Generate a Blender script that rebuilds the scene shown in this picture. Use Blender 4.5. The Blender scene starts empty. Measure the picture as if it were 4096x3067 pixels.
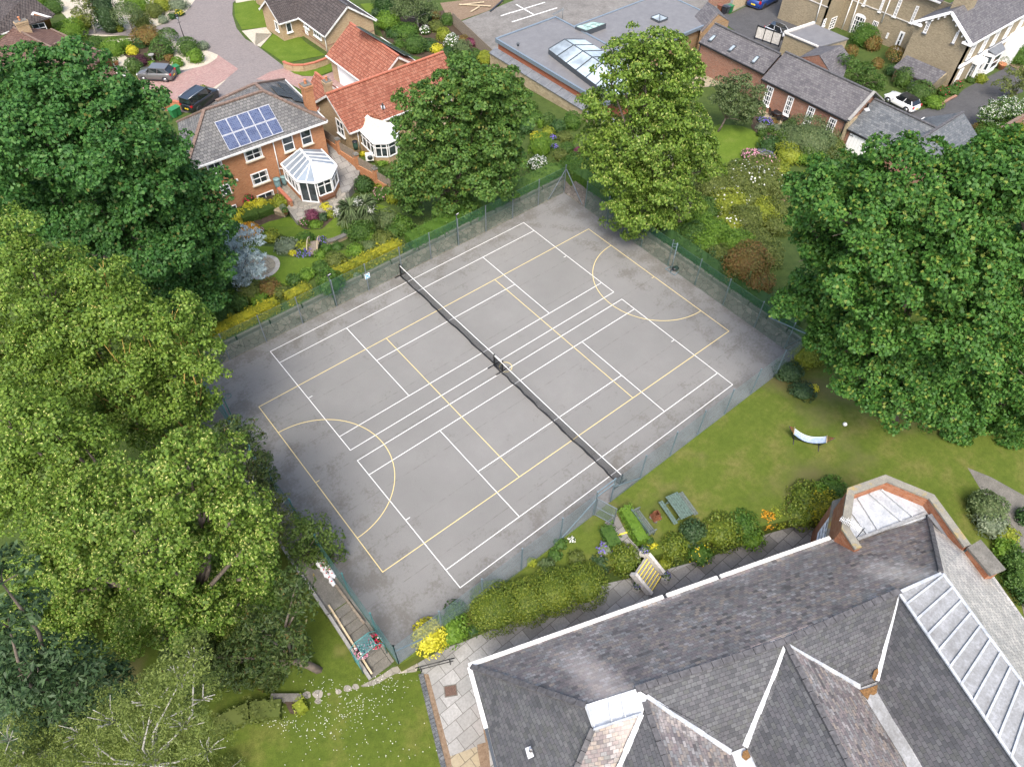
import bpy, bmesh, math, random
import numpy as np
from mathutils import Vector, Matrix

# ------------------------------------------------------------------ camera, world, sun
scene = bpy.context.scene
C = scene.collection
CAM_LOC = (-9.06965638, -37.66195953, 38.8412885)
CAM_ROT = ((0.7735731173883973, 0.4814503671062179, -0.4120560351060095),
           (-0.6335510344889133, 0.6019949199607262, -0.4860197558119492),
           (0.014061250016439111, 0.6370303449246093, 0.7707104650212091))
FOC = 2889.244372921323 / 4096.0
cam_data = bpy.data.cameras.new('camera')
cam = bpy.data.objects.new('camera', cam_data)
C.objects.link(cam)
cam.matrix_world = Matrix.Translation(CAM_LOC) @ Matrix(CAM_ROT).to_4x4()
cam_data.sensor_width = 36.0
cam_data.lens = 36.0 * FOC
cam_data.clip_start = 0.5
cam_data.clip_end = 2000.0
scene.camera = cam
SUN_EL, SUN_AZ = math.radians(56), math.radians(228)   # azimuth of the sun measured from +X counter-clockwise
world = bpy.data.worlds.new('World')
scene.world = world
world.use_nodes = True
nt = world.node_tree
sky = nt.nodes.new('ShaderNodeTexSky')
sky.sky_type = 'NISHITA'
sky.sun_disc = False
sky.sun_elevation = SUN_EL
sky.sun_rotation = math.pi / 2 - SUN_AZ
sky.air_density = 1.0
sky.dust_density = 4.0
sky.ozone_density = 0.6
bg = nt.nodes['Background']
bg.inputs['Strength'].default_value = 0.15
nt.links.new(sky.outputs[0], bg.inputs[0])
sd = bpy.data.lights.new('sun', 'SUN')
sd.energy = 1.5
sd.angle = math.radians(22)
sd.color = (1.0, 0.95, 0.87)
sun = bpy.data.objects.new('sun', sd)
C.objects.link(sun)
sdir = Vector((math.cos(SUN_EL) * math.cos(SUN_AZ), math.cos(SUN_EL) * math.sin(SUN_AZ), math.sin(SUN_EL)))
sun.rotation_euler = sdir.to_track_quat('Z', 'Y').to_euler()
sun.location = (0, 0, 80)
scene.view_settings.view_transform = 'Standard'
scene.view_settings.look = 'None'
scene.view_settings.exposure = 1.32
scene.view_settings.gamma = 1.0
scene.cycles.max_bounces = 6
scene.cycles.transparent_max_bounces = 24
scene.cycles.diffuse_bounces = 3

# ------------------------------------------------------------------ measuring: photo points to metres (photo plan is 2212 wide)
_R = np.array(CAM_ROT); _C = np.array(CAM_LOC); _S = 4096 / 2212; _F = FOC * 4096
def ray(x, y):
    return _R @ np.array([(x * _S - 2048) / _F, -(y * _S - 1533.5) / _F, -1.0])
def W(p, z):                         # point at height z
    d = ray(p[0], p[1]); t = (z - _C[2]) / d[2]; v = _C + t * d
    return Vector(v)
FW = np.array([-_R[0, 2], -_R[1, 2]]); FW = FW / np.linalg.norm(FW)
def sdist(x, y): return (x - _C[0]) * FW[0] + (y - _C[1]) * FW[1]
BRK = (44.0, 50.0)
def zt(x, y):                        # the far gardens fall gently away
    s = sdist(x, y)
    return 0.6 - 0.28 * min(max(0, s - BRK[0]), BRK[1] - BRK[0]) - 0.05 * max(0, s - BRK[1])
def G(p, lev='far', dz=0.0):
    if lev == 'court': return W(p, dz)
    if lev != 'far': return W(p, lvl(0, 0, lev) + dz)
    z = 0.0
    for _ in range(30):
        v = W(p, z + dz); z = 0.5 * z + 0.5 * zt(v.x, v.y)
    return W(p, z + dz)
def lvl(x, y, lev):
    return {'court': 0.0, 'low': -1.2, 'bank': -.55}[lev] if lev != 'far' else zt(x, y)
def depth(v):
    d = np.array(v) - _C
    return float(-(d @ _R[:, 2]))
def mpp(v): return depth(v) * _S / _F   # metres per photo-plan pixel
def onplane(p, base, off=0.0):       # ray to the vertical plane through base that faces the camera
    d = ray(p[0], p[1]); k = d[0] * FW[0] + d[1] * FW[1]
    t = (sdist(base[0], base[1]) + off) / k
    return Vector(_C + t * d)
def onwall(A, B, p):                 # -> metres along A-B, height
    n = Vector((B.y - A.y, A.x - B.x)); d = ray(p[0], p[1])
    t = ((A.x - _C[0]) * n.x + (A.y - _C[1]) * n.y) / (d[0] * n.x + d[1] * n.y)
    v = _C + t * d; L = Vector((B.x - A.x, B.y - A.y)); L.normalize()
    return (v[0] - A.x) * L.x + (v[1] - A.y) * L.y, v[2]

# ------------------------------------------------------------------ mesh builder
def root_of(o):
    while o.parent: o = o.parent
    return o
def tag(o, label=None, cat=None, group=None, kind=None):
    if label: o['label'] = label
    if cat: o['category'] = cat
    if group: o['group'] = group
    if kind: o['kind'] = kind
    return o
def thing(name, loc, label, cat, group=None, rz=0.0):
    o = bpy.data.objects.new(name, None); C.objects.link(o)
    o.location = loc; o.rotation_euler = (0, 0, rz); o.empty_display_size = 0.2
    return tag(o, label, cat, group)
def autouv(me):
    n = len(me.loops)
    if n == 0: return
    uv = me.uv_layers.new(name='UVMap')
    out = np.empty(n * 2, np.float32)
    vs = [v.co for v in me.vertices]
    for p in me.polygons:
        nn = p.normal
        if abs(nn.z) > 0.995: t = Vector((1, 0, 0)); b = Vector((0, 1, 0))
        else:
            t = Vector((-nn.y, nn.x, 0)).normalized(); b = nn.cross(t)
            if b.z < 0: b = -b
        for li in p.loop_indices:
            c = vs[me.loops[li].vertex_index]
            out[li * 2] = c.dot(t); out[li * 2 + 1] = c.dot(b)
    uv.data.foreach_set('uv', out)
class MB:
    def __init__(s): s.v = []; s.f = []; s.m = []; s.sm = []
    def add(s, vs, fs, m=0, smooth=False):
        o = len(s.v); s.v += [Vector(a) for a in vs]
        for f in fs: s.f.append([i + o for i in f]); s.m.append(m); s.sm.append(smooth)
        return s
    def poly(s, pts, m=0): return s.add(pts, [list(range(len(pts)))], m)
    def slab(s, pts, th=0.12, m=0, down=None, cap=True):      # a plate: pts is the top face, th its thickness
        pts = [Vector(p) for p in pts]; n = len(pts)
        nn = Vector((0, 0, 0))
        for i in range(n): nn += pts[i].cross(pts[(i + 1) % n])
        if nn.z < 0: pts.reverse()
        d = Vector((0, 0, -th)) if down is None else Vector(down)
        vs = pts + [p + d for p in pts]
        fs = [list(range(n)), list(range(2 * n - 1, n - 1, -1))] + [[i, i + n, (i + 1) % n + n, (i + 1) % n] for i in range(n)]
        return s.add(vs, fs, m)
    def prism(s, xy, z0, z1, m=0):
        pts = [Vector((p[0], p[1], z1)) for p in xy]
        return s.slab(pts, z1 - z0, m)
    def box(s, c, size, rz=0.0, m=0, bevel=0.0, tilt=None):
        hx, hy, hz = size[0] / 2, size[1] / 2, size[2] / 2
        M = Matrix.Translation(c) @ Matrix.Rotation(rz, 4, 'Z')
        if tilt: M = M @ Matrix.Rotation(tilt[1], 4, tilt[0])
        if bevel > 0:
            b = min(bevel, hx * .9, hy * .9, hz * .9); vs = []; 
            for z, k in ((-hz, b), (-hz + b, 0), (hz - b, 0), (hz, b)):
                for x, y in ((-hx + k + b * (k == 0) * .0, -hy + k), (hx - k, -hy + k), (hx - k, hy - k), (-hx + k, hy - k)): vs.append(M @ Vector((x, y, z)))
            fs = [[3, 2, 1, 0], [12, 13, 14, 15]]
            for r in range(3):
                for i in range(4): fs.append([r * 4 + i, r * 4 + (i + 1) % 4, r * 4 + 4 + (i + 1) % 4, r * 4 + 4 + i])
            return s.add(vs, fs, m)
        vs = [M @ Vector((x, y, z)) for z in (-hz, hz) for x, y in ((-hx, -hy), (hx, -hy), (hx, hy), (-hx, hy))]
        return s.add(vs, [[3, 2, 1, 0], [4, 5, 6, 7], [0, 1, 5, 4], [1, 2, 6, 5], [2, 3, 7, 6], [3, 0, 4, 7]], m)
    def beam(s, a, b, w, h, m=0, up=(0, 0, 1)):               # rectangular bar from a to b
        a = Vector(a); b = Vector(b); d = (b - a)
        if d.length < 1e-6: return s
        d.normalize(); u = Vector(up)
        if abs(d.dot(u)) > .98: u = Vector((1, 0, 0))
        x = d.cross(u).normalized() * w / 2; y = x.cross(d).normalized() * h / 2
        vs = [p + i * x + j * y for p in (a, b) for i, j in ((-1, -1), (1, -1), (1, 1), (-1, 1))]
        return s.add(vs, [[3, 2, 1, 0], [4, 5, 6, 7], [0, 1, 5, 4], [1, 2, 6, 5], [2, 3, 7, 6], [3, 0, 4, 7]], m)
    def tube(s, path, r, n=8, m=0, cap=True):
        path = [Vector(p) for p in path]; rs = r if isinstance(r, (list, tuple)) else [r] * len(path)
        vs = []; fs = []; prev = None
        for i, p in enumerate(path):
            d = (path[min(i + 1, len(path) - 1)] - path[max(i - 1, 0)])
            d = d.normalized() if d.length > 1e-9 else Vector((0, 0, 1))
            if prev is None: x = d.orthogonal().normalized()
            else: x = (prev - d * prev.dot(d)); x = x.normalized() if x.length > 1e-6 else d.orthogonal().normalized()
            prev = x; y = d.cross(x)
            for k in range(n):
                a = 2 * math.pi * k / n; vs.append(p + (x * math.cos(a) + y * math.sin(a)) * rs[i])
        for i in range(len(path) - 1):
            for k in range(n): fs.append([i * n + k, i * n + (k + 1) % n, (i + 1) * n + (k + 1) % n, (i + 1) * n + k])
        if cap: fs.append(list(range(n - 1, -1, -1))); fs.append([(len(path) - 1) * n + k for k in range(n)])
        return s.add(vs, fs, m, smooth=n > 5)
    def lathe(s, c, prof, n=14, m=0, axis='Z', rz=0.0):
        vs = []; fs = []; M = Matrix.Translation(c) @ Matrix.Rotation(rz, 4, 'Z')
        if axis == 'Y': M = M @ Matrix.Rotation(math.pi / 2, 4, 'X')
        if axis == 'X': M = M @ Matrix.Rotation(math.pi / 2, 4, 'Y')
        for r, z in prof:
            for k in range(n): a = 2 * math.pi * k / n; vs.append(M @ Vector((r * math.cos(a), r * math.sin(a), z)))
        for i in range(len(prof) - 1):
            for k in range(n): fs.append([i * n + k, i * n + (k + 1) % n, (i + 1) * n + (k + 1) % n, (i + 1) * n + k])
        fs.append(list(range(n - 1, -1, -1))); fs.append([(len(prof) - 1) * n + k for k in range(n)])
        return s.add(vs, fs, m, smooth=True)
    def blob(s, c, r, m=0, nu=14, nv=8, jit=0.0, rnd=None, half=False):
        rnd = rnd or random; vs = []; fs = []; c = Vector(c)
        r = (r, r, r) if isinstance(r, (int, float)) else r
        lo = 0.0 if half else -math.pi / 2
        for i in range(nv + 1):
            e = lo + (math.pi / 2 - lo) * i / nv
            for k in range(nu):
                a = 2 * math.pi * k / nu; j = 1 + (rnd.random() - .5) * jit
                vs.append(c + Vector((r[0] * math.cos(e) * math.cos(a) * j, r[1] * math.cos(e) * math.sin(a) * j, r[2] * math.sin(e) * j)))
        for i in range(nv):
            for k in range(nu): fs.append([i * nu + k, i * nu + (k + 1) % nu, (i + 1) * nu + (k + 1) % nu, (i + 1) * nu + k])
        return s.add(vs, fs, m, smooth=True)
    def build(s, name, mats, parent=None, label=None):
        if not isinstance(mats, (list, tuple)): mats = [mats]
        me = bpy.data.meshes.new(name)
        off = Vector((0, 0, 0))
        if parent is not None:
            r = root_of(parent); off = Vector(r.location)
        me.from_pydata([v - off for v in s.v], [], s.f)
        for mm in mats: me.materials.append(mm)
        me.polygons.foreach_set('material_index', s.m)
        me.polygons.foreach_set('use_smooth', s.sm)
        me.update(); autouv(me)
        o = bpy.data.objects.new(name, me); C.objects.link(o)
        if parent is not None: o.parent = parent
        if label: o['label'] = label
        return o
def children(o): return [c for c in bpy.data.objects if c.parent == o]
def copy_tree(o, parent=None, kids=None):
    if kids is None:
        kids = {}
        for c in C.objects:
            if c.parent: kids.setdefault(c.parent, []).append(c)
    n = o.copy(); C.objects.link(n)
    if parent is not None: n.parent = parent
    for c in kids.get(o, []): copy_tree(c, n, kids)
    return n

# ------------------------------------------------------------------ materials
def newmat(name):
    m = bpy.data.materials.new(name); m.use_nodes = True
    return m, m.node_tree, m.node_tree.nodes['Principled BSDF']
class N:                              # short node writer
    def __init__(s, t): s.t = t
    def __call__(s, typ, ins=None, **kw):
        n = s.t.nodes.new(typ)
        for k, v in kw.items(): setattr(n, k, v)
        for k, v in (ins or {}).items():
            if hasattr(v, 'is_output'): s.t.links.new(v, n.inputs[k])
            else: n.inputs[k].default_value = v
        return n
    def math(s, op, a, b=0.0, c=None):
        n = s.t.nodes.new('ShaderNodeMath'); n.operation = op
        for i, v in enumerate((a, b) if c is None else (a, b, c)):
            if hasattr(v, 'is_output'): s.t.links.new(v, n.inputs[i])
            else: n.inputs[i].default_value = v
        return n.outputs[0]
    def mix(s, f, a, b, blend='MIX'):
        n = s.t.nodes.new('ShaderNodeMix'); n.data_type = 'RGBA'; n.blend_type = blend
        for i, v in ((0, f), (6, a), (7, b)):
            if hasattr(v, 'is_output'): s.t.links.new(v, n.inputs[i])
            elif i: n.inputs[i].default_value = (*v[:3], 1)
            else: n.inputs[i].default_value = v
        return n.outputs[2]
    def ramp(s, f, stops, interp='LINEAR'):
        n = s.t.nodes.new('ShaderNodeValToRGB'); s.t.links.new(f, n.inputs[0]); cr = n.color_ramp; cr.interpolation = interp
        while len(cr.elements) < len(stops): cr.elements.new(0.5)
        for e, (p, c) in zip(cr.elements, stops): e.position = p; e.color = (*c[:3], 1)
        return n.outputs[0]
    def uv(s): return s('ShaderNodeTexCoord').outputs['UV']
    def pos(s): return s('ShaderNodeNewGeometry').outputs['Position']
    def noise(s, vec, scale, detail=4, rough=.55):
        return s('ShaderNodeTexNoise', {'Vector': vec, 'Scale': scale, 'Detail': detail, 'Roughness': rough}).outputs['Fac']
    def bump(s, h, strength=.3, dist=.02):
        return s('ShaderNodeBump', {'Height': h, 'Strength': strength, 'Distance': dist}).outputs[0]
    def link(s, a, b): s.t.links.new(a, b)
def scl(c, k): return tuple(x * k for x in c)
def plain(name, col, rough=.6, metal=0.0, var=.12, scale=6.0, spec=.5, coat=0.0):
    m, t, p = newmat(name); n = N(t)
    f = n.noise(n.pos(), scale, 5)
    n.link(n.ramp(f, [(.3, scl(col, 1 - var)), (.7, scl(col, 1 + var))]), p.inputs['Base Color'])
    p.inputs['Roughness'].default_value = rough; p.inputs['Metallic'].default_value = metal
    p.inputs['Specular IOR Level'].default_value = spec
    if coat: p.inputs['Coat Weight'].default_value = coat; p.inputs['Coat Roughness'].default_value = .05
    return m
def courses(name, cols, bw, bh, mortar, msize=.012, rough=.8, stain=.35, stain_col=None, offset=.5, bump=.5, patch=None, uvrot=0.0, spec=.3):
    """bricks, slates, tiles, slabs: a colour for each piece, joints, weather"""
    m, t, p = newmat(name); n = N(t); uv = n.uv()
    if uvrot:
        uv = n('ShaderNodeMapping', {'Vector': uv, 'Rotation': (0, 0, uvrot)}).outputs[0]
    b = n('ShaderNodeTexBrick', {'Vector': uv, 'Color1': (0, 0, 0, 1), 'Color2': (1, 1, 1, 1), 'Mortar': (.5, .5, .5, 1), 'Scale': 1.0,
          'Mortar Size': msize, 'Mortar Smooth': .2, 'Bias': 0.0, 'Brick Width': bw, 'Row Height': bh}, offset=offset)
    k = len(cols); g = b.outputs['Color']
    big = n.noise(n.pos(), .35, 5, .6); fine = n.noise(n.pos(), 9.0, 5, .6)
    gv = n.math('ADD', n.math('MULTIPLY', g, .82), n.math('MULTIPLY', n.math('SUBTRACT', n.noise(n.pos(), .9, 3), .42), .5))
    c = n.ramp(gv, [((i + .15) / k, cc) for i, cc in enumerate(cols)])
    if patch:                                                    # bleached or mossy areas
        c = n.mix(n.ramp(n.noise(n.pos(), patch[1], 4, .65), [(patch[2], (0, 0, 0)), (patch[2] + .12, (1, 1, 1))]), c, patch[0], 'MIX' if len(patch) < 4 else patch[3])
    sc = stain_col or scl(cols[0], .45)
    c = n.mix(n.math('MULTIPLY', n.ramp(big, [(.45, (0, 0, 0)), (.75, (1, 1, 1))]), stain), c, sc)
    c = n.mix(n.math('MULTIPLY', n.ramp(fine, [(.35, (1, 1, 1)), (.6, (0, 0, 0))]), .35), c, scl(cols[0], .6))
    c = n.mix(b.outputs['Fac'], c, mortar)
    n.link(c, p.inputs['Base Color'])
    p.inputs['Roughness'].default_value = rough; p.inputs['Specular IOR Level'].default_value = spec
    h = n.math('SUBTRACT', n.math('ADD', n.math('MULTIPLY', g, .3), n.math('MULTIPLY', fine, .5)), b.outputs['Fac'])
    n.link(n.bump(h, bump, .02), p.inputs['Normal'])
    return m
def ground(name, stops, scale=1.2, fine=18.0, rough=.95, bump=.4, big=None, specks=None):
    m, t, p = newmat(name); n = N(t); q = n.pos()
    f = n.noise(q, scale, 8, .65); c = n.ramp(f, stops)
    g = n.noise(q, fine, 4, .7)
    c = n.mix(n.math('MULTIPLY', n.ramp(g, [(.35, (1, 1, 1)), (.62, (0, 0, 0))]), .5), c, scl(stops[0][1], .5))
    c = n.mix(n.math('MULTIPLY', n.ramp(n.noise(q, scale * 7, 5, .7), [(.36, (1, 1, 1)), (.6, (0, 0, 0))]), .45), c, scl(stops[0][1], .62))
    if big: c = n.mix(n.ramp(n.noise(q, big[1], 4, .6), [(big[2], (0, 0, 0)), (big[2] + .2, (1, 1, 1))]), c, big[0])
    if specks: c = n.mix(n.ramp(n.noise(q, specks[1], 2, .5), [(specks[2], (0, 0, 0)), (specks[2] + .03, (1, 1, 1))]), c, specks[0])
    n.link(c, p.inputs['Base Color']); p.inputs['Roughness'].default_value = rough; p.inputs['Specular IOR Level'].default_value = .15
    n.link(n.bump(n.math('ADD', g, f), bump, .03), p.inputs['Normal'])
    return m
def crazy(name, cols, scale=1.6, joint=(.1, .095, .08)):
    m, t, p = newmat(name); n = N(t); q = n.pos()
    q = n('ShaderNodeVectorMath', {0: q, 1: n('ShaderNodeVectorMath', {0: n('ShaderNodeTexNoise', {'Vector': q, 'Scale': 1.5}).outputs['Color'], 1: (.3, .3, .3)}, operation='MULTIPLY').outputs[0]}, operation='ADD').outputs[0]
    v = n('ShaderNodeTexVoronoi', {'Vector': q, 'Scale': scale, 'Randomness': .95})
    e = n('ShaderNodeTexVoronoi', {'Vector': q, 'Scale': scale, 'Randomness': .95}, feature='DISTANCE_TO_EDGE')
    sep = n('ShaderNodeSeparateColor', {0: v.outputs['Color']})
    k = len(cols); c = n.ramp(sep.outputs[0], [((i + .3) / k, cc) for i, cc in enumerate(cols)])
    fine = n.noise(n.pos(), 12, 5); c = n.mix(n.math('MULTIPLY', fine, .4), c, scl(cols[0], .5))
    jm = n.ramp(e.outputs['Distance'], [(.012, (1, 1, 1)), (.045, (0, 0, 0))])
    c = n.mix(jm, c, joint)
    n.link(c, p.inputs['Base Color']); p.inputs['Roughness'].default_value = .9; p.inputs['Specular IOR Level'].default_value = .2
    n.link(n.bump(n.math('SUBTRACT', n.math('MULTIPLY', fine, .4), jm), .6, .03), p.inputs['Normal'])
    return m
def netting(name, col, pitch, wire):
    m, t, p = newmat(name); n = N(t); s = n('ShaderNodeSeparateXYZ', {0: n.uv()})
    fs = []
    for op in ('ADD', 'SUBTRACT'):
        a = n.math('DIVIDE', n.math(op, s.outputs[0], s.outputs[1]), pitch)
        fs.append(n.math('LESS_THAN', n.math('FRACT', a), wire))
    f = n.math('MAXIMUM', fs[0], fs[1])
    p.inputs['Base Color'].default_value = (*col, 1); p.inputs['Roughness'].default_value = .55
    tr = n('ShaderNodeBsdfTransparent'); mx = n('ShaderNodeMixShader', {0: f, 1: tr.outputs[0], 2: p.outputs[0]})
    n.link(mx.outputs[0], t.nodes['Material Output'].inputs[0])
    return m
def leafmat(name, dark, mid, light, trans=.35, rough=.55, hue=None):
    m, t, p = newmat(name); n = N(t)
    g = n('ShaderNodeNewGeometry'); r = g.outputs['Random Per Island']
    nz = n.noise(g.outputs['Position'], .55, 3)
    f = n.math('ADD', n.math('MULTIPLY', r, .62), n.math('MULTIPLY', nz, .5))
    c = n.ramp(f, [(.18, dark), (.52, mid), (.88, light)])
    if hue: c = n.mix(n.ramp(n('ShaderNodeTexWhiteNoise', {'W': r}, noise_dimensions='1D').outputs[0], [(1 - hue[1], (0, 0, 0)), (1 - hue[1] + .02, (1, 1, 1))]), c, hue[0])
    n.link(c, p.inputs['Base Color']); p.inputs['Roughness'].default_value = rough; p.inputs['Specular IOR Level'].default_value = .3
    tl = n('ShaderNodeBsdfTranslucent', {'Color': n.mix(.5, c, light, 'MIX')})
    mx = n('ShaderNodeMixShader', {0: trans, 1: p.outputs[0], 2: tl.outputs[0]})
    n.link(mx.outputs[0], t.nodes['Material Output'].inputs[0])
    return m
def glassy(name, col, rough=.08, spec=.6, var=.5, scale=1.5):
    m, t, p = newmat(name); n = N(t)
    n.link(n.ramp(n.noise(n.pos(), scale, 3), [(.35, scl(col, 1 - var)), (.65, scl(col, 1 + var))]), p.inputs['Base Color'])
    p.inputs['Roughness'].default_value = rough; p.inputs['Specular IOR Level'].default_value = spec
    return m

# ------------------------------------------------------------------ foliage in numpy
def npmesh(name, V, F4, mats, mi=None, parent=None, smooth=False):
    me = bpy.data.meshes.new(name); nv, nf = len(V), len(F4); k = F4.shape[1]
    if parent is not None: V = V - np.array(root_of(parent).location)
    me.vertices.add(nv); me.vertices.foreach_set('co', V.astype(np.float32).ravel())
    me.loops.add(nf * k); me.loops.foreach_set('vertex_index', F4.astype(np.int32).ravel())
    me.polygons.add(nf); me.polygons.foreach_set('loop_start', np.arange(0, nf * k, k, dtype=np.int32))
    if mi is not None: me.polygons.foreach_set('material_index', mi.astype(np.int32))
    for m in mats: me.materials.append(m)
    me.update(); me.validate()
    o = bpy.data.objects.new(name, me); C.objects.link(o)
    if parent is not None: o.parent = parent
    return o
def unit(a): return a / np.maximum(np.linalg.norm(a, axis=1, keepdims=True), 1e-9)
def leaves(P, Nn, ln, wd, rng, spread=.6, jitter=.3, droop=0.0):
    """one folded leaf (a quad) at each point P facing about Nn"""
    n = len(P); nn = unit(Nn + rng.normal(0, spread, (n, 3)))
    t = unit(np.cross(nn, rng.normal(0, 1, (n, 3)))); t[:, 2] -= droop; t = unit(t); b = unit(np.cross(nn, t))
    L = (ln * (1 + rng.uniform(-jitter, jitter, n)))[:, None]; Wd = (wd * (1 + rng.uniform(-jitter, jitter, n)))[:, None]
    up = nn * (Wd * .25)
    V = np.stack([P - t * L * .5, P + b * Wd * .5 + up - t * L * .05, P + t * L * .5, P - b * Wd * .5 + up - t * L * .05], 1).reshape(-1, 3)
    return V, np.arange(n * 4).reshape(-1, 4)
def sph(n, rng):
    return unit(rng.normal(0, 1, (n, 3)))
def tubes_np(segs, n=6):
    """tapered branch tubes: list of (a, b, ra, rb)"""
    mb = MB()
    for a, b, ra, rb in segs:
        a = Vector(a); b = Vector(b); m1 = a.lerp(b, .5) + Vector((random.uniform(-.06, .06), random.uniform(-.06, .06), .05)) * (b - a).length
        mb.tube([a, m1, b], [ra, (ra + rb) / 2, rb], n)
    return mb
def crown_points(lobes, dens, clump, rng, flat=.75, inner=.12, under=.25):
    """leaf positions: lobes [(c, r)] carry boughs, boughs carry clumps of leaves that catch the light on top"""
    cs, rs = [], []
    for c, r in lobes:
        k = max(7, int(5.2 * (r / clump) ** 1.15)); d = sph(k, rng); d[:, 2] = np.where(d[:, 2] < -.35, -d[:, 2], d[:, 2])
        cs.append(np.array(c) + d * r * rng.uniform(.35, .95, (k, 1))); rs.append(np.clip(r * rng.uniform(.3, .52, k), clump * .75, clump * 2.1))
    cs = np.concatenate(cs); rs = np.concatenate(rs); Ps, Ns = [], []
    for i in range(len(cs)):
        c, r = cs[i], rs[i]
        nc = max(5, int(3.2 * math.pi * r * r / (clump * clump * .55)))
        d = sph(nc, rng); d = d[(d[:, 2] > -.3) | (rng.random(nc) < under)]
        pc = c + d * r * np.array([1, 1, .72]) * rng.uniform(.8, 1.08, (len(d), 1))
        near = np.where(np.linalg.norm(cs - c, axis=1) < rs + r)[0]; keep = np.ones(len(pc), bool)
        for j in near:
            if j != i: keep &= (np.linalg.norm((pc - cs[j]) / np.array([1, 1, .8]), axis=1) > rs[j] * .8)
        pc, d = pc[keep], d[keep]
        if not len(pc): continue
        cr = clump * rng.uniform(.3, .75, len(pc)); k = np.maximum(3, (dens * cr * cr * 2.6).astype(int))
        idx = np.repeat(np.arange(len(pc)), k); m = len(idx)
        e = sph(m, rng); e[:, 2] = np.abs(e[:, 2]) - .25; e = unit(e + d[idx] * .55)
        off = e * cr[idx][:, None] * np.sqrt(rng.uniform(.12, 1.0, (m, 1))); off[:, 2] *= flat
        Ps.append(pc[idx] + off); Ns.append(unit(e * .6 + d[idx] * .7 + np.array([0, 0, .5])))
        ni = int(m * inner); dd = sph(ni, rng); Ps.append(c + dd * r * rng.uniform(.2, .75, (ni, 1))); Ns.append(unit(dd + np.array([0, 0, .6])))
    return np.concatenate(Ps), np.concatenate(Ns)
def grow_tree(name, base, lobes, mats, label, cat='tree', dens=26, clump=.95, leaf=(.3, .2), seed=1, trunk_r=.35, bark=None, group=None,
              bract=0.0, spread=.55, flat=.75, inner=.12, limb=True, bare=0):
    rng = np.random.default_rng(seed); random.seed(seed)
    root = thing(name, base, label, cat, group)
    P, Nn = crown_points(lobes, dens, clump, rng, flat, inner)
    P[:, 2] = np.maximum(P[:, 2], base[2] + .25)
    V, F = leaves(P, Nn, leaf[0], leaf[1], rng, spread)
    mi = np.zeros(len(F)); ms = [mats[0]]
    if bract > 0:
        top = Nn[:, 2] > .15; sel = np.where(top & (rng.random(len(P)) < bract))[0]
        Vb, Fb = leaves(P[sel] + np.array([0, 0, .06]), Nn[sel], leaf[0] * .75, leaf[1] * .4, rng, .5)
        F = np.concatenate([F, Fb + len(V)]); V = np.concatenate([V, Vb]); mi = np.concatenate([mi, np.ones(len(Fb))]); ms.append(mats[1])
    npmesh('crown', V, F, ms, mi, root)
    b = Vector(base); segs = []
    top = Vector(np.mean([list(l[0]) for l in lobes], axis=0)); fork = b.lerp(Vector((top.x, top.y, top.z)), .45)
    segs.append((b - Vector((0, 0, .3)), fork, trunk_r, trunk_r * .7))
    if limb:
        for c, r in lobes:
            segs.append((fork, Vector(c), trunk_r * .38, trunk_r * .1))
            for _ in range(3 + bare):
                e = Vector(sph(1, rng)[0]); e.z = abs(e.z)
                if bare: e = ((Vector(c) - b).normalized() * 1.1 + e * .75).normalized()
                segs.append((Vector(c), Vector(c) + e * r * (1.12 if bare else .75), trunk_r * .1, .012))
    tubes_np(segs).build('trunk', bark or M['bark'], root)
    return root
def pix_lobes(base, lst):
    """[(px, py, r_px, forward offset m)] -> lobes in metres on the upright plane through the trunk"""
    out = []
    for px, py, r, off in lst:
        c = onplane((px, py), base, off); out.append((c, r * mpp(c)))
    return out
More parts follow.
